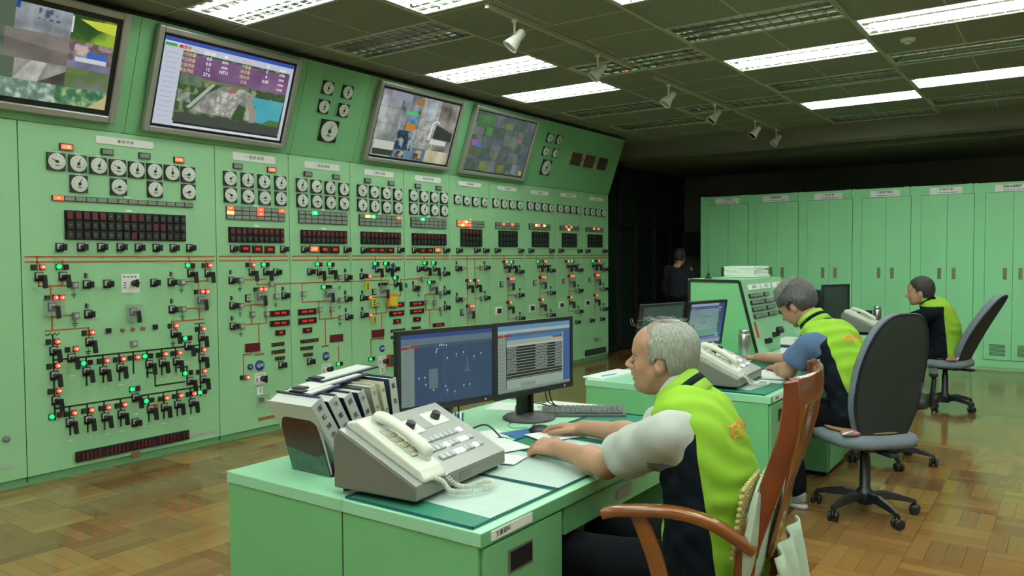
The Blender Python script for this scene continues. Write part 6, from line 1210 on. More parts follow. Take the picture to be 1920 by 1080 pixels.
# ================================================================== PEOPLE (smooth-blended solids turned into one continuous surface)
class Body:
    def __init__(s, res): s.res = res; s.p = []
    def cap(s, a, b, r1, r2=None, k=.02, sub=0): s.p.append(('c', np.array(a, float), np.array(b, float), r1, r1 if r2 is None else r2, k, -1 if sub else 1)); return s
    def ell(s, c, r, k=.02, R=None, sub=0): s.p.append(('e', np.array(c, float), np.array(r, float), np.eye(3) if R is None else np.array(R, float), None, k, -1 if sub else 1)); return s
    def cut(s, c, n, k=.0): s.p.append(('h', np.array(c, float), np.array(n, float) / np.linalg.norm(n), None, None, k, -1)); return s   # removes the side n points to
    def bounds(s):
        lo = np.full(3, 1e9); hi = -lo
        for q in s.p:
            if q[0] == 'c' and q[6] > 0:
                for c, r in ((q[1], q[3]), (q[2], q[4])): lo = np.minimum(lo, c - r); hi = np.maximum(hi, c + r)
            elif q[0] == 'e' and q[6] > 0: r = max(q[2]); lo = np.minimum(lo, q[1] - r); hi = np.maximum(hi, q[1] + r)
        return lo - 4 * s.res, hi + 4 * s.res
    def field(s, fn=None):
        h = s.res; lo, hi = s.bounds(); n = np.ceil((hi - lo) / h).astype(int) + 1
        D = np.full(n, .2, np.float32); ax = [lo[i] + h * np.arange(n[i]) for i in range(3)]
        for q in s.p:
            t, k = q[0], q[5]
            if t == 'c': a = np.minimum(q[1] - q[3], q[2] - q[4]); b = np.maximum(q[1] + q[3], q[2] + q[4])
            elif t == 'e': r = max(q[2]); a, b = q[1] - r, q[1] + r
            else: a, b = lo, hi
            m = k + 4 * h; i0 = np.maximum(0, np.floor((a - m - lo) / h).astype(int)); i1 = np.minimum(n, np.ceil((b + m - lo) / h).astype(int) + 1)
            if (i1 <= i0).any(): continue
            X, Y, Z = np.meshgrid(ax[0][i0[0]:i1[0]], ax[1][i0[1]:i1[1]], ax[2][i0[2]:i1[2]], indexing='ij', sparse=True)
            if t == 'c':
                d = q[2] - q[1]; L2 = max(float(d @ d), 1e-9); px, py, pz = X - q[1][0], Y - q[1][1], Z - q[1][2]
                u = np.clip((px * d[0] + py * d[1] + pz * d[2]) / L2, 0, 1)
                V = np.sqrt((px - u * d[0]) ** 2 + (py - u * d[1]) ** 2 + (pz - u * d[2]) ** 2) - (q[3] + (q[4] - q[3]) * u)
            elif t == 'e':
                px, py, pz = X - q[1][0], Y - q[1][1], Z - q[1][2]; R = q[3]; r = q[2]
                l = [R[0][i] * px + R[1][i] * py + R[2][i] * pz for i in range(3)]
                k0 = np.sqrt((l[0] / r[0]) ** 2 + (l[1] / r[1]) ** 2 + (l[2] / r[2]) ** 2); k1 = np.sqrt((l[0] / r[0] ** 2) ** 2 + (l[1] / r[1] ** 2) ** 2 + (l[2] / r[2] ** 2) ** 2)
                V = k0 * (k0 - 1) / np.maximum(k1, 1e-6)
            else: V = -((X - q[1][0]) * q[2][0] + (Y - q[1][1]) * q[2][1] + (Z - q[1][2]) * q[2][2])
            S = D[i0[0]:i1[0], i0[1]:i1[1], i0[2]:i1[2]]
            if q[6] > 0:
                if k > 0: hh = np.maximum(k - np.abs(S - V), 0) / k; S[...] = np.minimum(S, V) - hh * hh * k * .25
                else: S[...] = np.minimum(S, V)
            else:
                V = -V
                if k > 0: hh = np.maximum(k - np.abs(S - V), 0) / k; S[...] = np.maximum(S, V) + hh * hh * k * .25
                else: S[...] = np.maximum(S, V)
        if fn is not None:
            X, Y, Z = np.meshgrid(*ax, indexing='ij', sparse=True); D += fn(X, Y, Z).astype(np.float32)
        return D, lo
    def verts(s, fn=None, cutfn=None):
        D, lo = s.field(fn)
        if cutfn is not None: 
            ax = [lo[i] + s.res * np.arange(D.shape[i]) for i in range(3)]; X, Y, Z = np.meshgrid(*ax, indexing='ij', sparse=True); D = np.maximum(D, cutfn(X, Y, Z).astype(np.float32))
        I = D < 0; n = np.array(D.shape); c = np.zeros(n - 1, np.int8)
        for i in (0, 1):
            for j in (0, 1):
                for k in (0, 1): c += I[i:n[0] - 1 + i, j:n[1] - 1 + j, k:n[2] - 1 + k]
        A = np.argwhere((c > 0) & (c < 8)); idx = np.full(n - 1, -1, np.int32); idx[A[:, 0], A[:, 1], A[:, 2]] = np.arange(len(A))
        P = np.zeros((len(A), 3)); W = np.zeros(len(A)); cr = [(a, b, e) for a in (0, 1) for b in (0, 1) for e in (0, 1)]
        for a in cr:
            for axx in range(3):
                if a[axx]: continue
                b = list(a); b[axx] = 1
                da = D[A[:, 0] + a[0], A[:, 1] + a[1], A[:, 2] + a[2]].astype(float); db = D[A[:, 0] + b[0], A[:, 1] + b[1], A[:, 2] + b[2]].astype(float)
                m = (da < 0) != (db < 0); t = np.where(m, da / np.where(m, da - db, 1), 0)
                q = np.tile(np.array(a, float), (len(A), 1)); q[:, axx] += t; P += q * m[:, None]; W += m
        P = (P / W[:, None] + A) * s.res + lo
        F = []
        for axx in range(3):
            u, v = (axx + 1) % 3, (axx + 2) % 3
            sl0 = [slice(1, -1)] * 3; sl1 = [slice(1, -1)] * 3; sl0[axx] = slice(0, -1); sl1[axx] = slice(1, None)
            a, b = I[tuple(sl0)], I[tuple(sl1)]; E_ = np.argwhere(a != b); flip = a[E_[:, 0], E_[:, 1], E_[:, 2]]
            E2 = E_ + 1; E2[:, axx] -= 1
            def at(du, dv):
                q = E2.copy(); q[:, u] += du; q[:, v] += dv; return idx[q[:, 0], q[:, 1], q[:, 2]]
            f = np.stack([at(-1, -1), at(0, -1), at(0, 0), at(-1, 0)], 1); f[~flip] = f[~flip][:, ::-1]; F.append(f)
        F = np.concatenate(F); F = F[(F >= 0).all(1)]
        # one light smoothing pass
        for _ in range(2):
            S = np.zeros_like(P); C_ = np.zeros(len(P))
            for i in range(4): 
                np.add.at(S, F[:, i], P[F[:, (i + 1) % 4]]); np.add.at(C_, F[:, i], 1)
            P = P * .5 + .5 * S / np.maximum(C_, 1)[:, None]
        return P, F
    def obj(s, name, mats, parent, fn=None, matfn=None, cutfn=None, label=None, attr=None):
        P, F = s.verts(fn, cutfn); me = bpy.data.meshes.new(name)
        me.vertices.add(len(P)); me.vertices.foreach_set('co', P.astype(np.float32).ravel()); me.loops.add(len(F) * 4); me.loops.foreach_set('vertex_index', F.astype(np.int32).ravel())
        me.polygons.add(len(F)); me.polygons.foreach_set('loop_start', np.arange(len(F), dtype=np.int32) * 4); me.update(calc_edges=True)
        for m in (mats if isinstance(mats, (list, tuple)) else [mats]): me.materials.append(m)
        if matfn is not None: me.polygons.foreach_set('material_index', matfn(P[F].mean(1)).astype(np.int32))
        if attr is not None:
            at = me.attributes.new(attr[0], 'FLOAT', 'POINT'); at.data.foreach_set('value', attr[1](P).astype(np.float32))
        me.polygons.foreach_set('use_smooth', np.ones(len(F), bool)); me.validate(); me.update()
        return link(name, me, parent, label=label)
def frame_m(yaw, pitch=0, roll=0):      # x forward, y left, z up
    return np.array((Matrix.Rotation(radians(yaw), 3, 'Z') @ Matrix.Rotation(radians(pitch), 3, 'Y') @ Matrix.Rotation(radians(roll), 3, 'X')))
SKIN = mat('skin', (.37, .21, .125), .5, var=.08, vscale=18, bump=.05, bscale=120); SKIN2 = mat('skin_darker', (.33, .185, .115), .5, var=.08, vscale=18)
LIP = mat('lips', (.24, .10, .08), .5); EYEW = mat('eye_white', (.55, .55, .5), .2); EYED = mat('eye_dark', (.02, .014, .01), .15)
def hair_mat(name, c1, c2, sc=170):
    m = mat(name, c1, .6); nt = m.node_tree; N = nt.nodes; b = N['Principled BSDF']
    tc = N.new('ShaderNodeTexCoord'); mp = N.new('ShaderNodeMapping'); mp.inputs['Scale'].default_value = (1.6, 1.2, .14); w = N.new('ShaderNodeTexNoise'); w.inputs['Scale'].default_value = sc; w.inputs['Detail'].default_value = 3
    nt.links.new(tc.outputs['Object'], mp.inputs[0]); nt.links.new(mp.outputs[0], w.inputs['Vector'])
    r = N.new('ShaderNodeValToRGB'); r.color_ramp.elements[0].color = (*c1, 1); r.color_ramp.elements[1].color = (*c2, 1); r.color_ramp.elements[0].position = .3; r.color_ramp.elements[1].position = .7
    nt.links.new(w.outputs['Fac'], r.inputs[0]); nt.links.new(r.outputs[0], b.inputs['Base Color'])
    bp = N.new('ShaderNodeBump'); bp.inputs['Strength'].default_value = .7; bp.inputs['Distance'].default_value = .004; nt.links.new(w.outputs['Fac'], bp.inputs['Height']); nt.links.new(bp.outputs['Normal'], b.inputs['Normal']); return m
HG = hair_mat('hair_white_grey', (.16, .175, .145), (.37, .40, .335), 230); HD = hair_mat('hair_dark_grey', (.018, .018, .018), (.10, .10, .10), 150); HB = hair_mat('hair_black', (.008, .007, .007), (.03, .028, .026))
def fabric(name, c, **k): return mat(name, c, .85, bump=.12, bscale=20, **k)
LIME = fabric('vest_lime', (.235, .45, .035)); VBLK = fabric('vest_black', (.004, .008, .013), spec=.15); SHW = fabric('shirt_white', (.46, .51, .465)); SHG = fabric('shirt_grey_panel', (.16, .18, .19)); SHB = fabric('shirt_blue', (.07, .13, .24)); TRO = fabric('trousers_black', (.004, .005, .008), spec=.15); VOR = mat('vest_orange_print', (.85, .27, .04), .7); SHOE = mat('shoe_grey', (.30, .33, .31), .6, var=.3, vscale=30); SOLE = mat('shoe_sole', (.55, .56, .54), .6)
class Head:
    def __init__(s, c, yaw, pitch, sc=1.0, roll=0): s.c = np.array(c, float); s.R = frame_m(yaw, pitch, roll); s.s = sc
    def P(s, q): return s.c + s.R @ (np.array(q, float) * s.s)
    def inv(s, X, Y, Z):
        p = [X - s.c[0], Y - s.c[1], Z - s.c[2]]
        return [(s.R[0][i] * p[0] + s.R[1][i] * p[1] + s.R[2][i] * p[2]) / s.s for i in range(3)]
    def e(s, B, c, r, k=.02, sub=0, rot=None):
        R = s.R if rot is None else s.R @ np.array(rot); B.ell(s.P(c), np.array(r) * s.s, k * s.s, R, sub)
    def cap(s, B, a, b, r1, r2=None, k=.02): B.cap(s.P(a), s.P(b), r1 * s.s, (r1 if r2 is None else r2) * s.s, k * s.s)
    def build(s, B, neck, jowl=0.0):
        e, c = s.e, s.cap
        e(B, (-.018, 0, .042), (.100, .078, .090), .02); e(B, (.022, 0, -.008), (.074, .066, .092), .03)
        e(B, (.045, 0, .045), (.052, .060, .055), .03)
        e(B, (.036, 0, -.068), (.052, .052, .045), .03); e(B, (.074, 0, -.099), (.022, .024, .018), .015)
        for q in (-1, 1):
            e(B, (.058, q * .036, -.030), (.030, .028, .032), .02); c(B, (-.005, q * .058, -.04), (.055, q * .034, -.088), .018, .016, .03)
            e(B, (.088, q * .030, .004), (.016, .017, .012), .012, sub=1)
            # ear
            e(B, (-.008, q * .081, -.018), (.020, .010, .033), .004, rot=Matrix.Rotation(radians(q * 18), 3, 'Z') @ Matrix.Rotation(radians(-10), 3, 'Y')); e(B, (-.002, q * .091, -.012), (.010, .007, .019), .004, sub=1); e(B, (.002, q * .080, -.045), (.010, .008, .011), .005); e(B, (.010, q * .081, -.018), (.006, .006, .007), .003)
        c(B, (.084, -.036, .024), (.084, .036, .024), .0125, .0125, .016)
        c(B, (.088, 0, .010), (.117, 0, -.024), .0070, .0125, .009); e(B, (.118, 0, -.030), (.012, .012, .010), .006)
        for q in (-1, 1): e(B, (.105, q * .013, -.033), (.013, .009, .009), .006)
        e(B, (.091, 0, -.056), (.016, .026, .018), .015)
        c(B, (.098, -.016, -.060), (.098, .016, -.060), .0068, .0068, .004); c(B, (.094, -.014, -.0745), (.094, .014, -.0745), .0075, .0075, .004); e(B, (.096, 0, -.0865), (.008, .02, .003), .006, sub=1)
        e(B, (.108, 0, -.0670), (.018, .028, .0028), .002, sub=1)
        if jowl: e(B, (.035, 0, -.098), (.045, .045, .026 + jowl), .03)
        B.cap(s.P((-.02, 0, -.05)), neck, .056 * s.s, .060 * s.s, .03)
    def features(s, parent, eye_open=.6, brow=HB):
        for q in (-1, 1):
            b = MB(); p = s.P((.0815, q * .031, .003)); b.sphere(p, .0115 * s.s, 12); b.obj('eye', EYEW, parent)
            b = MB(); b.sphere(s.P((.0895, q * .032, .002)), .0052 * s.s, 10); b.obj('iris', EYED, parent)
            b = MB(); ps = [s.P((.094 - .010 * abs(t) ** 2, q * (.014 + .034 * (t + 1) / 2), .024 + .004 * (1 - t * t))) for t in [-1 + 2 * i / 6 for i in range(7)]]; b.tube(ps, [.002, .0035, .0038, .0038, .0035, .003, .0015], 6); b.obj('eyebrow', brow, parent)
            b = MB(); ps = [s.P((.0925 - .006 * t * t, q * (.031 + .014 * t), .0095 - .004 * t * t)) for t in [-1 + i / 3 for i in range(7)]]; b.tube(ps, .0022 * s.s, 6); b.obj('eyelid', SKIN2, parent)
    def hair(s, name, parent, m, res, thick=.012, line=None, ridges=.0015, seed=0, wild=0, tz=None):
        B = Body(res); e = s.e
        e(B, (-.020, 0, .046), (.100 + thick, .078 + thick, .090 + (thick if tz is None else tz)), .0); e(B, (-.035, 0, -.005), (.082 + thick * .6, .074 + thick, .085), .03)
        def cutf(X, Y, Z):
            x, y, z = s.inv(X, Y, Z); return (line(x, y, z) * s.s)
        def fn(X, Y, Z):
            x, y, z = s.inv(X, Y, Z); a = np.arctan2(y, x + .02 + 0 * z)
            return ridges * (np.sin(a * 60 + 40 * z + 3 * np.sin(30 * z + seed)) + .7 * np.sin(a * 23 + 55 * z + seed * 2)) + wild * np.sin(45 * x + 3 + seed) * np.sin(50 * y + seed) * np.sin(48 * z)
        return B.obj(name, m, parent, fn=fn, cutfn=cutf)
def hand(B, wrist, d, up, side, curl=(.5, .5, .5, .55), thumb=(.45, .25), L=1.0, spread=.0, k=.0035, drop=0):
    d = np.array(d, float); d /= np.linalg.norm(d); up = np.array(up, float); up -= d * (up @ d); up /= np.linalg.norm(up); s_ = np.cross(up, d) * side   # s_ points to the thumb
    w = np.array(wrist, float)
    def P(a, b, c): return w + (d * a + s_ * b + up * c) * L
    for i, b in enumerate((.027, .009, -.009, -.026)): B.cap(P(.0, b * .7, 0), P(.085 - .004 * abs(i - 1), b, .004 - .003 * abs(i - 1.5)), .014 * L, .0115 * L, .012)
    B.cap(P(.01, .016, -.008), P(.05, .034, -.010), .015 * L, .013 * L, .012)
    lens = ((.042, .025, .020), (.047, .029, .021), (.043, .027, .021), (.034, .021, .018))
    for i, b in enumerate((.029, .0095, -.0105, -.029)):
        a0 = .0; p = P(.086 - .004 * abs(i - 1), b, .003 - .003 * abs(i - 1.5)); ang = drop + curl[i] * .35; sp = spread * (1.5 - i) * .18 + .0
        for j in range(3):
            ang += curl[i] * (.45, .8, .55)[j] if j else 0
            v = d * cos(ang) * cos(sp) - up * sin(ang) + s_ * sin(sp); n = p + v * lens[i][j] * L
            B.cap(p, n, (.0092, .0084, .0077)[j] * L, (.0084, .0077, .0066)[j] * L, k if j else .006); p = n
    # thumb from the side of the palm
    p = P(.028, .036, -.008); ang = thumb[0]
    for j, (l, r1, r2) in enumerate(((.036, .0125, .0108), (.030, .0105, .0095), (.024, .0098, .0078))):
        v = d * cos(ang) + s_ * sin(ang) * (1 - .35 * j) - up * thumb[1] * (.6 + .3 * j); v /= np.linalg.norm(v); n = p + v * l * L; B.cap(p, n, r1 * L, r2 * L, .008 if j == 0 else .003); p = n; ang -= .28
def project_text(s, size, m, obj_mesh, parent, c, nrm, up, push=.0025, name='back_print'):
    from mathutils.bvhtree import BVHTree
    me = obj_mesh.data; bvh = BVHTree.FromPolygons([v.co for v in me.vertices], [tuple(p.vertices) for p in me.polygons])
    src = text_mesh(s, size, m, 4); bm = bmesh.new(); bm.from_mesh(src); bmesh.ops.triangulate(bm, faces=bm.faces)
    for _ in range(2): bmesh.ops.subdivide_edges(bm, edges=[e for e in bm.edges if e.calc_length() > .012], cuts=1)
    n = Vector(nrm).normalized(); u = Vector(up); u = (u - n * u.dot(n)).normalized(); r = u.cross(n); c = Vector(c)
    for v in bm.verts:
        o = c + r * v.co.x + u * v.co.y + n * .25; h = bvh.ray_cast(o, -n)
        v.co = (h[0] + n * push) if h[0] is not None else (c + r * v.co.x + u * v.co.y)
    d = bpy.data.meshes.new(name); bm.to_mesh(d); bm.free(); d.materials.append(m); return link(name, d, parent)
def folds(f, amp, seed=0):
    def fn(X, Y, Z):
        return amp * (np.sin(f * (X * 1.1 + Y * .7 + Z * .9) + seed + 2 * np.sin(f * .35 * (Z - X))) * .6 + .4 * np.sin(f * 1.7 * (Z * .8 - Y * .6) + seed * 3 + 1.5 * np.sin(f * .5 * X)))
    return fn
def shoe(parent, c, yaw):
    R = Matrix.Translation(c) @ Matrix.Rotation(radians(yaw), 4, 'Z')
    q = MB(); q.sphere((.03, 0, .05), (.145, .05, .042), 20, M=R); q.sphere((-.05, 0, .07), (.065, .043, .05), 16, M=R); o = q.obj('shoe', SHOE, parent)
    q = MB(); q.lathe([(.0, 0), (1, 0), (1, .022), (0, .022)], 28, M=R @ Matrix.Translation((.03, 0, 0)) @ Matrix.Diagonal((.155, .055, 1, 1))); q.obj('sole', SOLE, o)
    q = MB()
    for i in range(4): q.tube([(.03 + .022 * i, -.025, .087 - .006 * i), (.03 + .022 * i, .025, .087 - .006 * i)], .003, 5, M=R)
    q.obj('laces', WHITE, o)

# ------------------------------------------------------------------ seated operators
def two_tone(name, c1, c2):
    # fabric whose side panels are a second colour, read from the mesh attribute side_panel
    m = fabric(name, c1, spec=.15); nt = m.node_tree; b = nt.nodes['Principled BSDF']; at = nt.nodes.new('ShaderNodeAttribute'); at.attribute_name = 'side_panel'
    g = nt.nodes.new('ShaderNodeMath'); g.operation = 'GREATER_THAN'; g.inputs[1].default_value = 0.0; nt.links.new(at.outputs['Fac'], g.inputs[0])
    x = nt.nodes.new('ShaderNodeMix'); x.data_type = 'RGBA'; x.inputs[6].default_value = (*c1, 1); x.inputs[7].default_value = (*c2, 1)
    nt.links.new(g.outputs[0], x.inputs[0]); nt.links.new(x.outputs[2], b.inputs['Base Color']); return m
VEST2 = two_tone('vest_lime_black', (.235, .45, .035), (.004, .008, .013))
def operator(name, lab, J, head, res, cres, shirt, hairf, print_s, black_test, torso_w=1.0, hands=(), vest_len=.0, jowl=0., extra_black=None, scale=1.0, collar=True, feet=True, vfold=(58, .0045), psize=.06, pdz=0.0, skin=SKIN):
    """J: joints (world). pel, wai, che, nek, shL, elL, wrL, shR, elR, wrR, hipL, knL, anL, hipR, knR, anR ; yaw = heading."""
    base = J['base']; t = thing(name, lab, 'person', base); B = Body(res); S = scale
    org = np.array(base, float)
    j = {k: (np.array(v, float) - org) for k, v in J.items() if k not in ('base', 'yaw')}
    yaw = J['yaw']; f = np.array((cos(radians(yaw)), sin(radians(yaw)), 0)); l = np.array((-f[1], f[0], 0))
    head.c = head.c - org
    head.build(B, j['nek'], jowl)
    RT = frame_m(yaw)
    def torso(Q, g, k=.05):
        ax = [j['pel'], j['wai'], j['che']]
        Q.ell(j['pel'], ((.125 + g), (.17 + g) * torso_w, .14 + g), k, RT); Q.ell(j['wai'], ((.12 + g), (.155 + g) * torso_w, .16 + g), .08, RT); Q.ell(j['che'], ((.115 + g), (.165 + g) * torso_w, .17 + g), .08, frame_m(yaw, 18))
        up = (j['nek'] + j['che']) / 2; Q.ell((j['nek'] * .55 + j['che'] * .45), ((.085 + g), (.15 + g) * torso_w, .085 + g), .06, frame_m(yaw, 25))
    torso(B, -.012)
    for s_ in 'LR':
        B.cap(j['sh' + s_] + (j['el' + s_] - j['sh' + s_]) * .12, j['el' + s_], .042 * S, .041 * S, .03); B.cap(j['el' + s_], j['wr' + s_], .047 * S, .031 * S, .015)
        m = (j['el' + s_] * .7 + j['wr' + s_] * .3); B.ell(m, (.049 * S, .049 * S, .046 * S), .03)
        B.cap(j['nek'], j['sh' + s_] + (j['el' + s_] - j['sh' + s_]) * .12, .045 * S, .04 * S, .03)
        B.cap(j['hip' + s_], j['kn' + s_], .078 * S, .055 * S, .04); B.cap(j['kn' + s_], j['an' + s_], .052 * S, .036 * S, .02)
        fd = f * .12; B.cap(j['an' + s_] - f * .02 + np.array((0, 0, -.02)), j['an' + s_] + fd + np.array((0, 0, -.045)), .034, .026, .02)
    for h in hands:
        hh = dict(h); hh['wrist'] = j['wr' + hh.pop('arm')]; hand(B, **hh)
    lips_c = head.P((.094, 0, -.067))
    def mf(P): return (np.linalg.norm((P - lips_c) / np.array((.021, .021, .012)) / head.s, axis=1) < 1).astype(int)
    body = B.obj('body', [skin, LIP], t, matfn=mf)
    head.features(t, brow=MATS['hair_white_grey'] if hairf == 'old' else HB)
    # hair
    if hairf == 'old':
        def line(x, y, z):
            front = x - np.where(z > -.022, .036 - .25 * np.clip(z - .06, 0, 1) + .004 * np.sin(140 * z), .004 + .10 * (z + .01))      # hairline in front of the ear
            low = -.070 - z - .35 * (x + .06)                                                     # nape
            ear = np.where((x > -.030 + .12 * (z + .03)) & (x < .010) & (z < .002), .01 - 0 * x, -1) + 0 * y
            crown = np.minimum(z - .127, x + .03 + .4 * np.abs(y)) + 0 * y
            return np.maximum(np.maximum(np.maximum(front, low), ear), crown)
        h = head.hair('hair', t, HG, .0042, .013, line, .0012, 1.0, tz=.004)
        th = head.hair('thin_crown_hair', t, mat('hair_thin', (.36, .30, .24), .7, alpha=.75), .005, .004, lambda x, y, z: np.maximum(.085 - z, x - .055 + 0 * y), .0008, 2.0, tz=.001)
        rr = random.Random(4); wv = MB()
        for i in range(70):
            x0, y0 = rr.uniform(-.09, .03), rr.uniform(-.05, .05); z0 = .130 - 2.2 * (x0 ** 2 + y0 ** 2); hh_ = rr.uniform(.004, .020); dx = rr.uniform(.02, .06) * rr.choice((1, 1, -1)); dy = rr.uniform(-.02, .02)
            wv.tube([head.P((x0, y0, z0)), head.P((x0 + dx * .4, y0 + dy * .5, z0 + hh_)), head.P((x0 + dx, y0 + dy, z0 + hh_ * .7))], .0006, 4)
        for i in range(2):
            z0 = rr.uniform(.07, .1); wv.tube([head.P((.055, rr.uniform(-.03, .05), z0 + .01)), head.P((.085 + rr.uniform(0, .02), .02, z0 + .025)), head.P((.10 + rr.uniform(0, .02), .02, z0 + .045))], .0005, 4)
        wv.obj('flyaway_hair', HG, t)['kind'] = 'stuff'
    elif hairf == 'grey':
        def line(x, y, z):
            front = x - np.where(z > .03, .078 + 0 * z, np.where(z > -.02, .034 + 0 * z, .002 + 0 * z)); low = -.078 - z + .0 * x; ear = np.where((x > -.024) & (x < .02) & (z < .008), .01 - 0 * x, -1) + 0 * y
            return np.maximum(np.maximum(front, low), ear)
        head.hair('hair', t, HD, .005, .026, line, .0012, 3.0, .005)
        head.hair('grey_crown_hair', t, hair_mat('hair_mid_grey', (.045, .045, .045), (.22, .22, .21), 150), .005, .031, lambda x, y, z: np.maximum(.085 - z - .35 * x, x - .07 + 0 * y), .0014, 5.0, .004)
    else:
        def line(x, y, z):
            front = x - np.where(z > .035, .070 + 0 * z, np.where(z > -.012, .030 + 0 * z, .0 + 0 * z)); low = -.06 - z + .0 * x; ear = np.where((x > -.024) & (x < .02) & (z < .008), .01 - 0 * x, -1) + 0 * y
            return np.maximum(np.maximum(front, low), ear)
        head.hair('hair', t, HB, .006, .010, line, .0006, 3.0)
    # shirt with sleeves
    Q = Body(cres); cuts = []
    for s_ in 'LR':
        a, b = j['sh' + s_], j['el' + s_]; e_ = a + (b - a) * .68
        Q.cap(a + (a - j['che']) * .0 + np.array((0, 0, -.012)), e_ + (b - a) * .10, .066 * S, .084 * S, .05); cuts.append((e_, (b - a) / np.linalg.norm(b - a)))
    Q.cap(j['nek'] - np.array((0, 0, .03)), j['nek'] + (head.P((-.02, 0, -.05)) - j['nek']) * .25, .072, .066, .03)
    torso(Q, .004)
    for s_ in 'LR':
        a, b = j['sh' + s_], j['el' + s_]; Q.cap(a + (b - a) * .48, a + (b - a) * 1.0, .050 * S, .066 * S, .006, sub=1)
    def sleeve_cut(X, Y, Z):
        d = None
        for c, n in cuts:
            v = (X - c[0]) * n[0] + (Y - c[1]) * n[1] + (Z - c[2]) * n[2]; near = ((X - c[0]) ** 2 + (Y - c[1]) ** 2 + (Z - c[2]) ** 2) < .21 ** 2
            v = np.where(near, v, -1); d = v if d is None else np.maximum(d, v)
        return d
    mm = [shirt, SHG if shirt is SHW else shirt]
    aL = j['shL'] * .62 + j['che'] * .38
    def shm(P):
        u = np.zeros(len(P), int)
        if shirt is SHW:
            dd = (P - j['shL']) @ f; u = (((P[:, 2] - j['shL'][2]) < -.10) & ((P - j['shL']) @ f < .055) & ((P - j['shL']) @ (j['elL'] - j['shL']) / np.linalg.norm(j['elL'] - j['shL']) < .17)).astype(int)
        return u
    Q.obj('shirt', mm, t, fn=folds(38, .0045, 1), cutfn=sleeve_cut, matfn=shm)
    # piping on the sleeve seam
    # vest
    V = Body(cres); torso(V, .020, .05)
    V.cap(j['pel'] - f * .03 + np.array((0, 0, -.02)), j['pel'] - f * .02 + np.array((0, 0, -.10)), .13, .125, .08)
    for s_ in 'LR':
        V.cap(j['nek'] - np.array((0, 0, .01)), j['nek'] * .36 + j['sh' + s_] * .64 + np.array((0, 0, .012)), .066, .060, .04)
    for s_ in 'LR':
        a = j['sh' + s_] + (j['el' + s_] - j['sh' + s_]) * .12 ; out = (l if s_ == 'L' else -l); c = j['sh' + s_] + out * .045 + f * .03 + np.array((0, 0, -.055)); V.ell(c, (.085, .060, .115), .012, frame_m(yaw, 14), sub=1)
    nb = j['nek'] + f * .035 + np.array((0, 0, .03)); V.ell(nb, (.068, .058, .06), .01, frame_m(yaw, 0), sub=1)
    bt = j['pel'][2] - .12 + vest_len
    V.cut((0, 0, bt), (0, 0, -1))
    def vm(P):
        r = P - (j['pel'] * .5 + j['che'] * .5); u, v = r @ f, r @ l; h = (P[:, 2] - j['pel'][2]) / (j['nek'][2] - j['pel'][2])
        lean = (j['che'] - j['pel']) @ f; c0 = (P - j['pel']) @ f - lean * np.clip(h, 0, 1)
        return black_test(c0, v, h)
    vo = V.obj('vest', VEST2, t, fn=folds(vfold[0], vfold[1], 2), attr=('side_panel', vm))
    if collar:
        cb = MB(); P_ = []
        nd = (head.P((-.02, 0, -.05)) - j['nek']); nd = nd / np.linalg.norm(nd); sd = l; fr = np.cross(sd, nd); fr = fr if fr @ f > 0 else -fr
        for i in range(25):
            a = radians(35 + 290 * i / 24); r_ = []
            for k, (rad, hgt) in enumerate(((.098, -.02), (.092, .015), (.086, .045), (.083, .068))): r_.append(tuple(j['nek'] + fr * (cos(a) * rad * .98 - .0) + sd * sin(a) * rad + nd * hgt))
            P_.append(r_)
        cb.grid(P_); cb.obj('collar', LIME, t, solid=.006)
        s2 = MB(); P2 = []
        for i in range(25):
            a = radians(45 + 270 * i / 24); P2.append([tuple(j['nek'] + fr * cos(a) * rad + sd * sin(a) * rad + nd * hgt) for rad, hgt in ((.0935, .018), (.0885, .041))])
        s2.grid(P2); s2.obj('collar_stripe', VBLK, t, solid=.003)
    if print_s:
        n = -(f * .93) + np.array((0, 0, .25)); c = j['che'] * .45 + j['nek'] * .55 + np.array((0, 0, -.045 + pdz)); project_text(print_s, psize, VOR, vo, t, c, n, (0, 0, 1))
    # trousers
    T = Body(cres); T.ell(j['pel'] + np.array((0, 0, -.02)), (.145, .185 * torso_w, .11), .05, RT)
    for s_ in 'LR':
        T.cap(j['hip' + s_], j['kn' + s_], .088 * S, .070 * S, .05); e_ = j['an' + s_] + np.array((0, 0, .03)); T.cap(j['kn' + s_], e_, .070 * S, .062 * S, .03)
    T.obj('trousers', TRO, t, fn=folds(30, .003, 4))
    if feet:
        for s_ in 'LR': shoe(t, Vector(j['an' + s_] + f * .045) + Vector((0, 0, -j['an' + s_][2] - org[2] + .002)), yaw)
    return t, vo, body, j

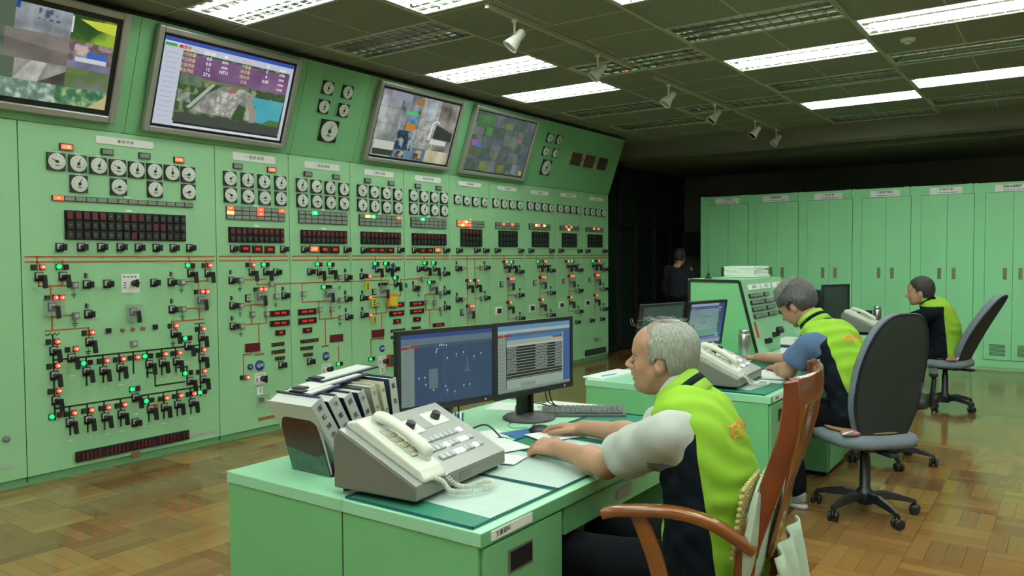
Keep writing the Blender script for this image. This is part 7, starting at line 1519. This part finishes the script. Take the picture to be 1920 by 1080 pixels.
# man 1 : white hair, nearest
H1 = Head((2.381, 1.090, 1.170), 106, 0, .93)
J1 = dict(base=(2.36, .90, 0), yaw=97, pel=(2.345, .905, .57), wai=(2.345, .905, .74), che=(2.352, .935, .90), nek=(2.368, 1.0, 1.045), shL=(2.175, .985, .98), elL=(2.325, 1.265, .802), wrL=(2.452, 1.535, .797), shR=(2.56, 1.03, .985), elR=(2.80, 1.36, .80), wrR=(2.855, 1.665, .787), hipL=(2.25, .95, .53), knL=(2.24, 1.33, .515), anL=(2.26, 1.42, .09), hipR=(2.45, .97, .53), knR=(2.50, 1.36, .515), anR=(2.50, 1.5, .09))
def blk1(c0, v, h): return np.minimum.reduce([np.abs(v) - .09, (.86 - h) * .5, c0 + .035 + .05 * (.5 - h), .17 - c0])
m1 = operator('person', 'white-haired man in a lime vest over a white polo shirt, hands on the nearest desk', J1, H1, .0045, .006, SHW, 'old', '石門水庫', blk1, torso_w=1.02,
    hands=[dict(arm='L', d=(.16, .95, -.02), up=(-.45, 0, .9), side=-1, curl=(1.35, 1.4, 1.4, 1.45), thumb=(.55, .35), L=1.16), dict(arm='R', d=(-.05, .98, -.05), up=(.1, 0, 1), side=1, curl=(.45, .45, .55, .75), thumb=(.5, .2), L=1.12)], jowl=.006, psize=.05)
# man 2 : grey hair, blue shirt
H2 = Head((5.075, 1.41, 1.197), 82, 38, 1.02)
J2 = dict(base=(4.97, 1.0, 0), yaw=72, pel=(4.93, 1.00, .58), wai=(4.95, 1.05, .76), che=(4.99, 1.14, .925), nek=(5.04, 1.28, 1.075), shL=(4.83, 1.27, .985), elL=(4.86, 1.40, .800), wrL=(5.09, 1.53, .785), shR=(5.22, 1.17, 1.0), elR=(5.40, 1.40, .80), wrR=(5.545, 1.80, .785), hipL=(4.87, 1.06, .53), knL=(5.0, 1.45, .52), anL=(4.80, 1.33, .09), hipR=(5.05, 1.0, .53), knR=(5.2, 1.42, .52), anR=(5.25, 1.5, .09))
def blk2(c0, v, h): return np.minimum.reduce([np.abs(v) - .10, (.9 - h) * .5, c0 + .01 + .09 * (.85 - h), .2 - c0])
m2 = operator('person', 'grey-haired man in a lime vest over a blue shirt, bent over the middle desk', J2, H2, .0055, .007, SHB, 'grey', '石門水庫', blk2, torso_w=1.08,
    hands=[dict(arm='L', d=(.6, .5, -.05), up=(-.2, 0, 1), side=-1, curl=(.9, 1, 1, 1), thumb=(.5, .3)), dict(arm='R', d=(.3, .95, -.05), up=(.1, 0, 1), side=1, curl=(.45, .45, .5, .6), thumb=(.5, .2))], scale=1.06, psize=.05, vfold=(48, .0065))
# man 3 : short dark hair, far
H3 = Head((8.52, 1.20, 1.145), 94, 8, 1.04)
J3 = dict(base=(8.70, 1.0, 0), yaw=84, pel=(8.70, 1.00, .58), wai=(8.69, 1.0, .74), che=(8.66, 1.04, .90), nek=(8.58, 1.13, 1.04), shL=(8.44, 1.11, .955), elL=(8.52, 1.36, .80), wrL=(8.80, 1.58, .785), shR=(8.80, 1.12, .955), elR=(8.98, 1.38, .80), wrR=(8.96, 1.60, .785), hipL=(8.62, 1.05, .53), knL=(8.62, 1.42, .52), anL=(8.62, 1.45, .09), hipR=(8.80, 1.03, .53), knR=(8.85, 1.42, .52), anR=(8.88, 1.48, .09))
def blk3(c0, v, h): return np.minimum.reduce([np.abs(v) - .09, (.93 - h) * .5, c0 + .06, .2 - c0])
m3_ = operator('person', 'short-haired man in a lime and black vest, sitting at the farthest desk', J3, H3, .0065, .008, VBLK, 'short', '石門', blk3,
    hands=[dict(arm='L', d=(.4, .8, -.05), up=(-.1, 0, 1), side=-1, curl=(.8, .8, .8, .8), thumb=(.5, .2)), dict(arm='R', d=(.1, .9, -.05), up=(.1, 0, 1), side=1, curl=(.45, .45, .5, .6), thumb=(.5, .2))], psize=.045, pdz=.01)
# man 4 : standing in the dark with his back turned
def stander():
    base = (11.5, 4.98, 0); t = thing('person', 'person in dark clothes with a yellow collar, standing with back turned in the dark gap', 'person', base); B = Body(.008)
    h = Head((0.03, 0, 1.49), 10, 14, 1.0); h.build(B, (-.02, 0, 1.34))
    for q, s_ in ((1, 'L'), (-1, 'R')):
        B.cap((-.02, q * .17, 1.30), (.02, q * .23, 1.04), .046, .040, .03); B.cap((.02, q * .23, 1.04), (.12, q * .21, .82), .038, .028, .01)
        hand(B, (.12, q * .21, .82), (.35, 0, -1), (0, q, .2), -q, curl=(.5, .5, .55, .6), thumb=(.4, .2)); B.cap((0, q * .09, .86), (.02, q * .10, .46), .078, .052, .03); B.cap((.02, q * .10, .46), (0, q * .10, .08), .05, .036, .01); B.cap((0, q * .10, .05), (.13, q * .11, .035), .03, .025, .02)
        B.cap((-.02, 0, 1.33), (-.02, q * .17, 1.30), .045, .05, .04)
    B.ell((0, 0, 1.15), (.10, .155, .2), .05); B.ell((0, 0, .95), (.105, .15, .14), .06); B.obj('body', SKIN2, t); h.features(t)
    h.hair('hair', t, HB, .007, .01, lambda x, y, z: np.maximum(np.maximum(x - np.where(z > .03, .07, .03 + 0 * z), -.07 - z + 0 * x), np.where((x > -.024) & (x < .02) & (z < .008), .01 - 0 * x, -1) + 0 * y), .0006)
    N_ = fabric('jacket_navy', (.008, .010, .022)); Q = Body(.009); Q.ell((0, 0, 1.15), (.125, .18, .21), .05); Q.ell((0, 0, .93), (.13, .175, .16), .06)
    for q in (1, -1): Q.cap((-.02, q * .16, 1.30), (.02, q * .235, 1.04), .062, .056, .05); Q.cap((.02, q * .235, 1.04), (.10, q * .213, .86), .052, .045, .02); Q.cap((-.02, 0, 1.33), (-.02, q * .15, 1.31), .055, .055, .04)
    Q.obj('jacket', N_, t, fn=folds(30, .003, 6))
    T = Body(.009); T.ell((0, 0, .88), (.125, .17, .12), .05)
    for q in (1, -1): T.cap((0, q * .09, .86), (.02, q * .10, .46), .09, .068, .04); T.cap((.02, q * .10, .46), (0, q * .10, .08), .065, .06, .02)
    T.obj('trousers', TRO, t)
    c = MB(); P_ = [[(-.02 + r * cos(a), r * 1.0 * sin(a), 1.345 + z) for r, z in ((.078, -.01), (.07, .02), (.062, .05))] for a in [radians(30 + 300 * i / 20) for i in range(21)]]; c.grid(P_); c.obj('collar', mat('collar_yellow', (.5, .36, .06), .8), t, solid=.006)
stander()
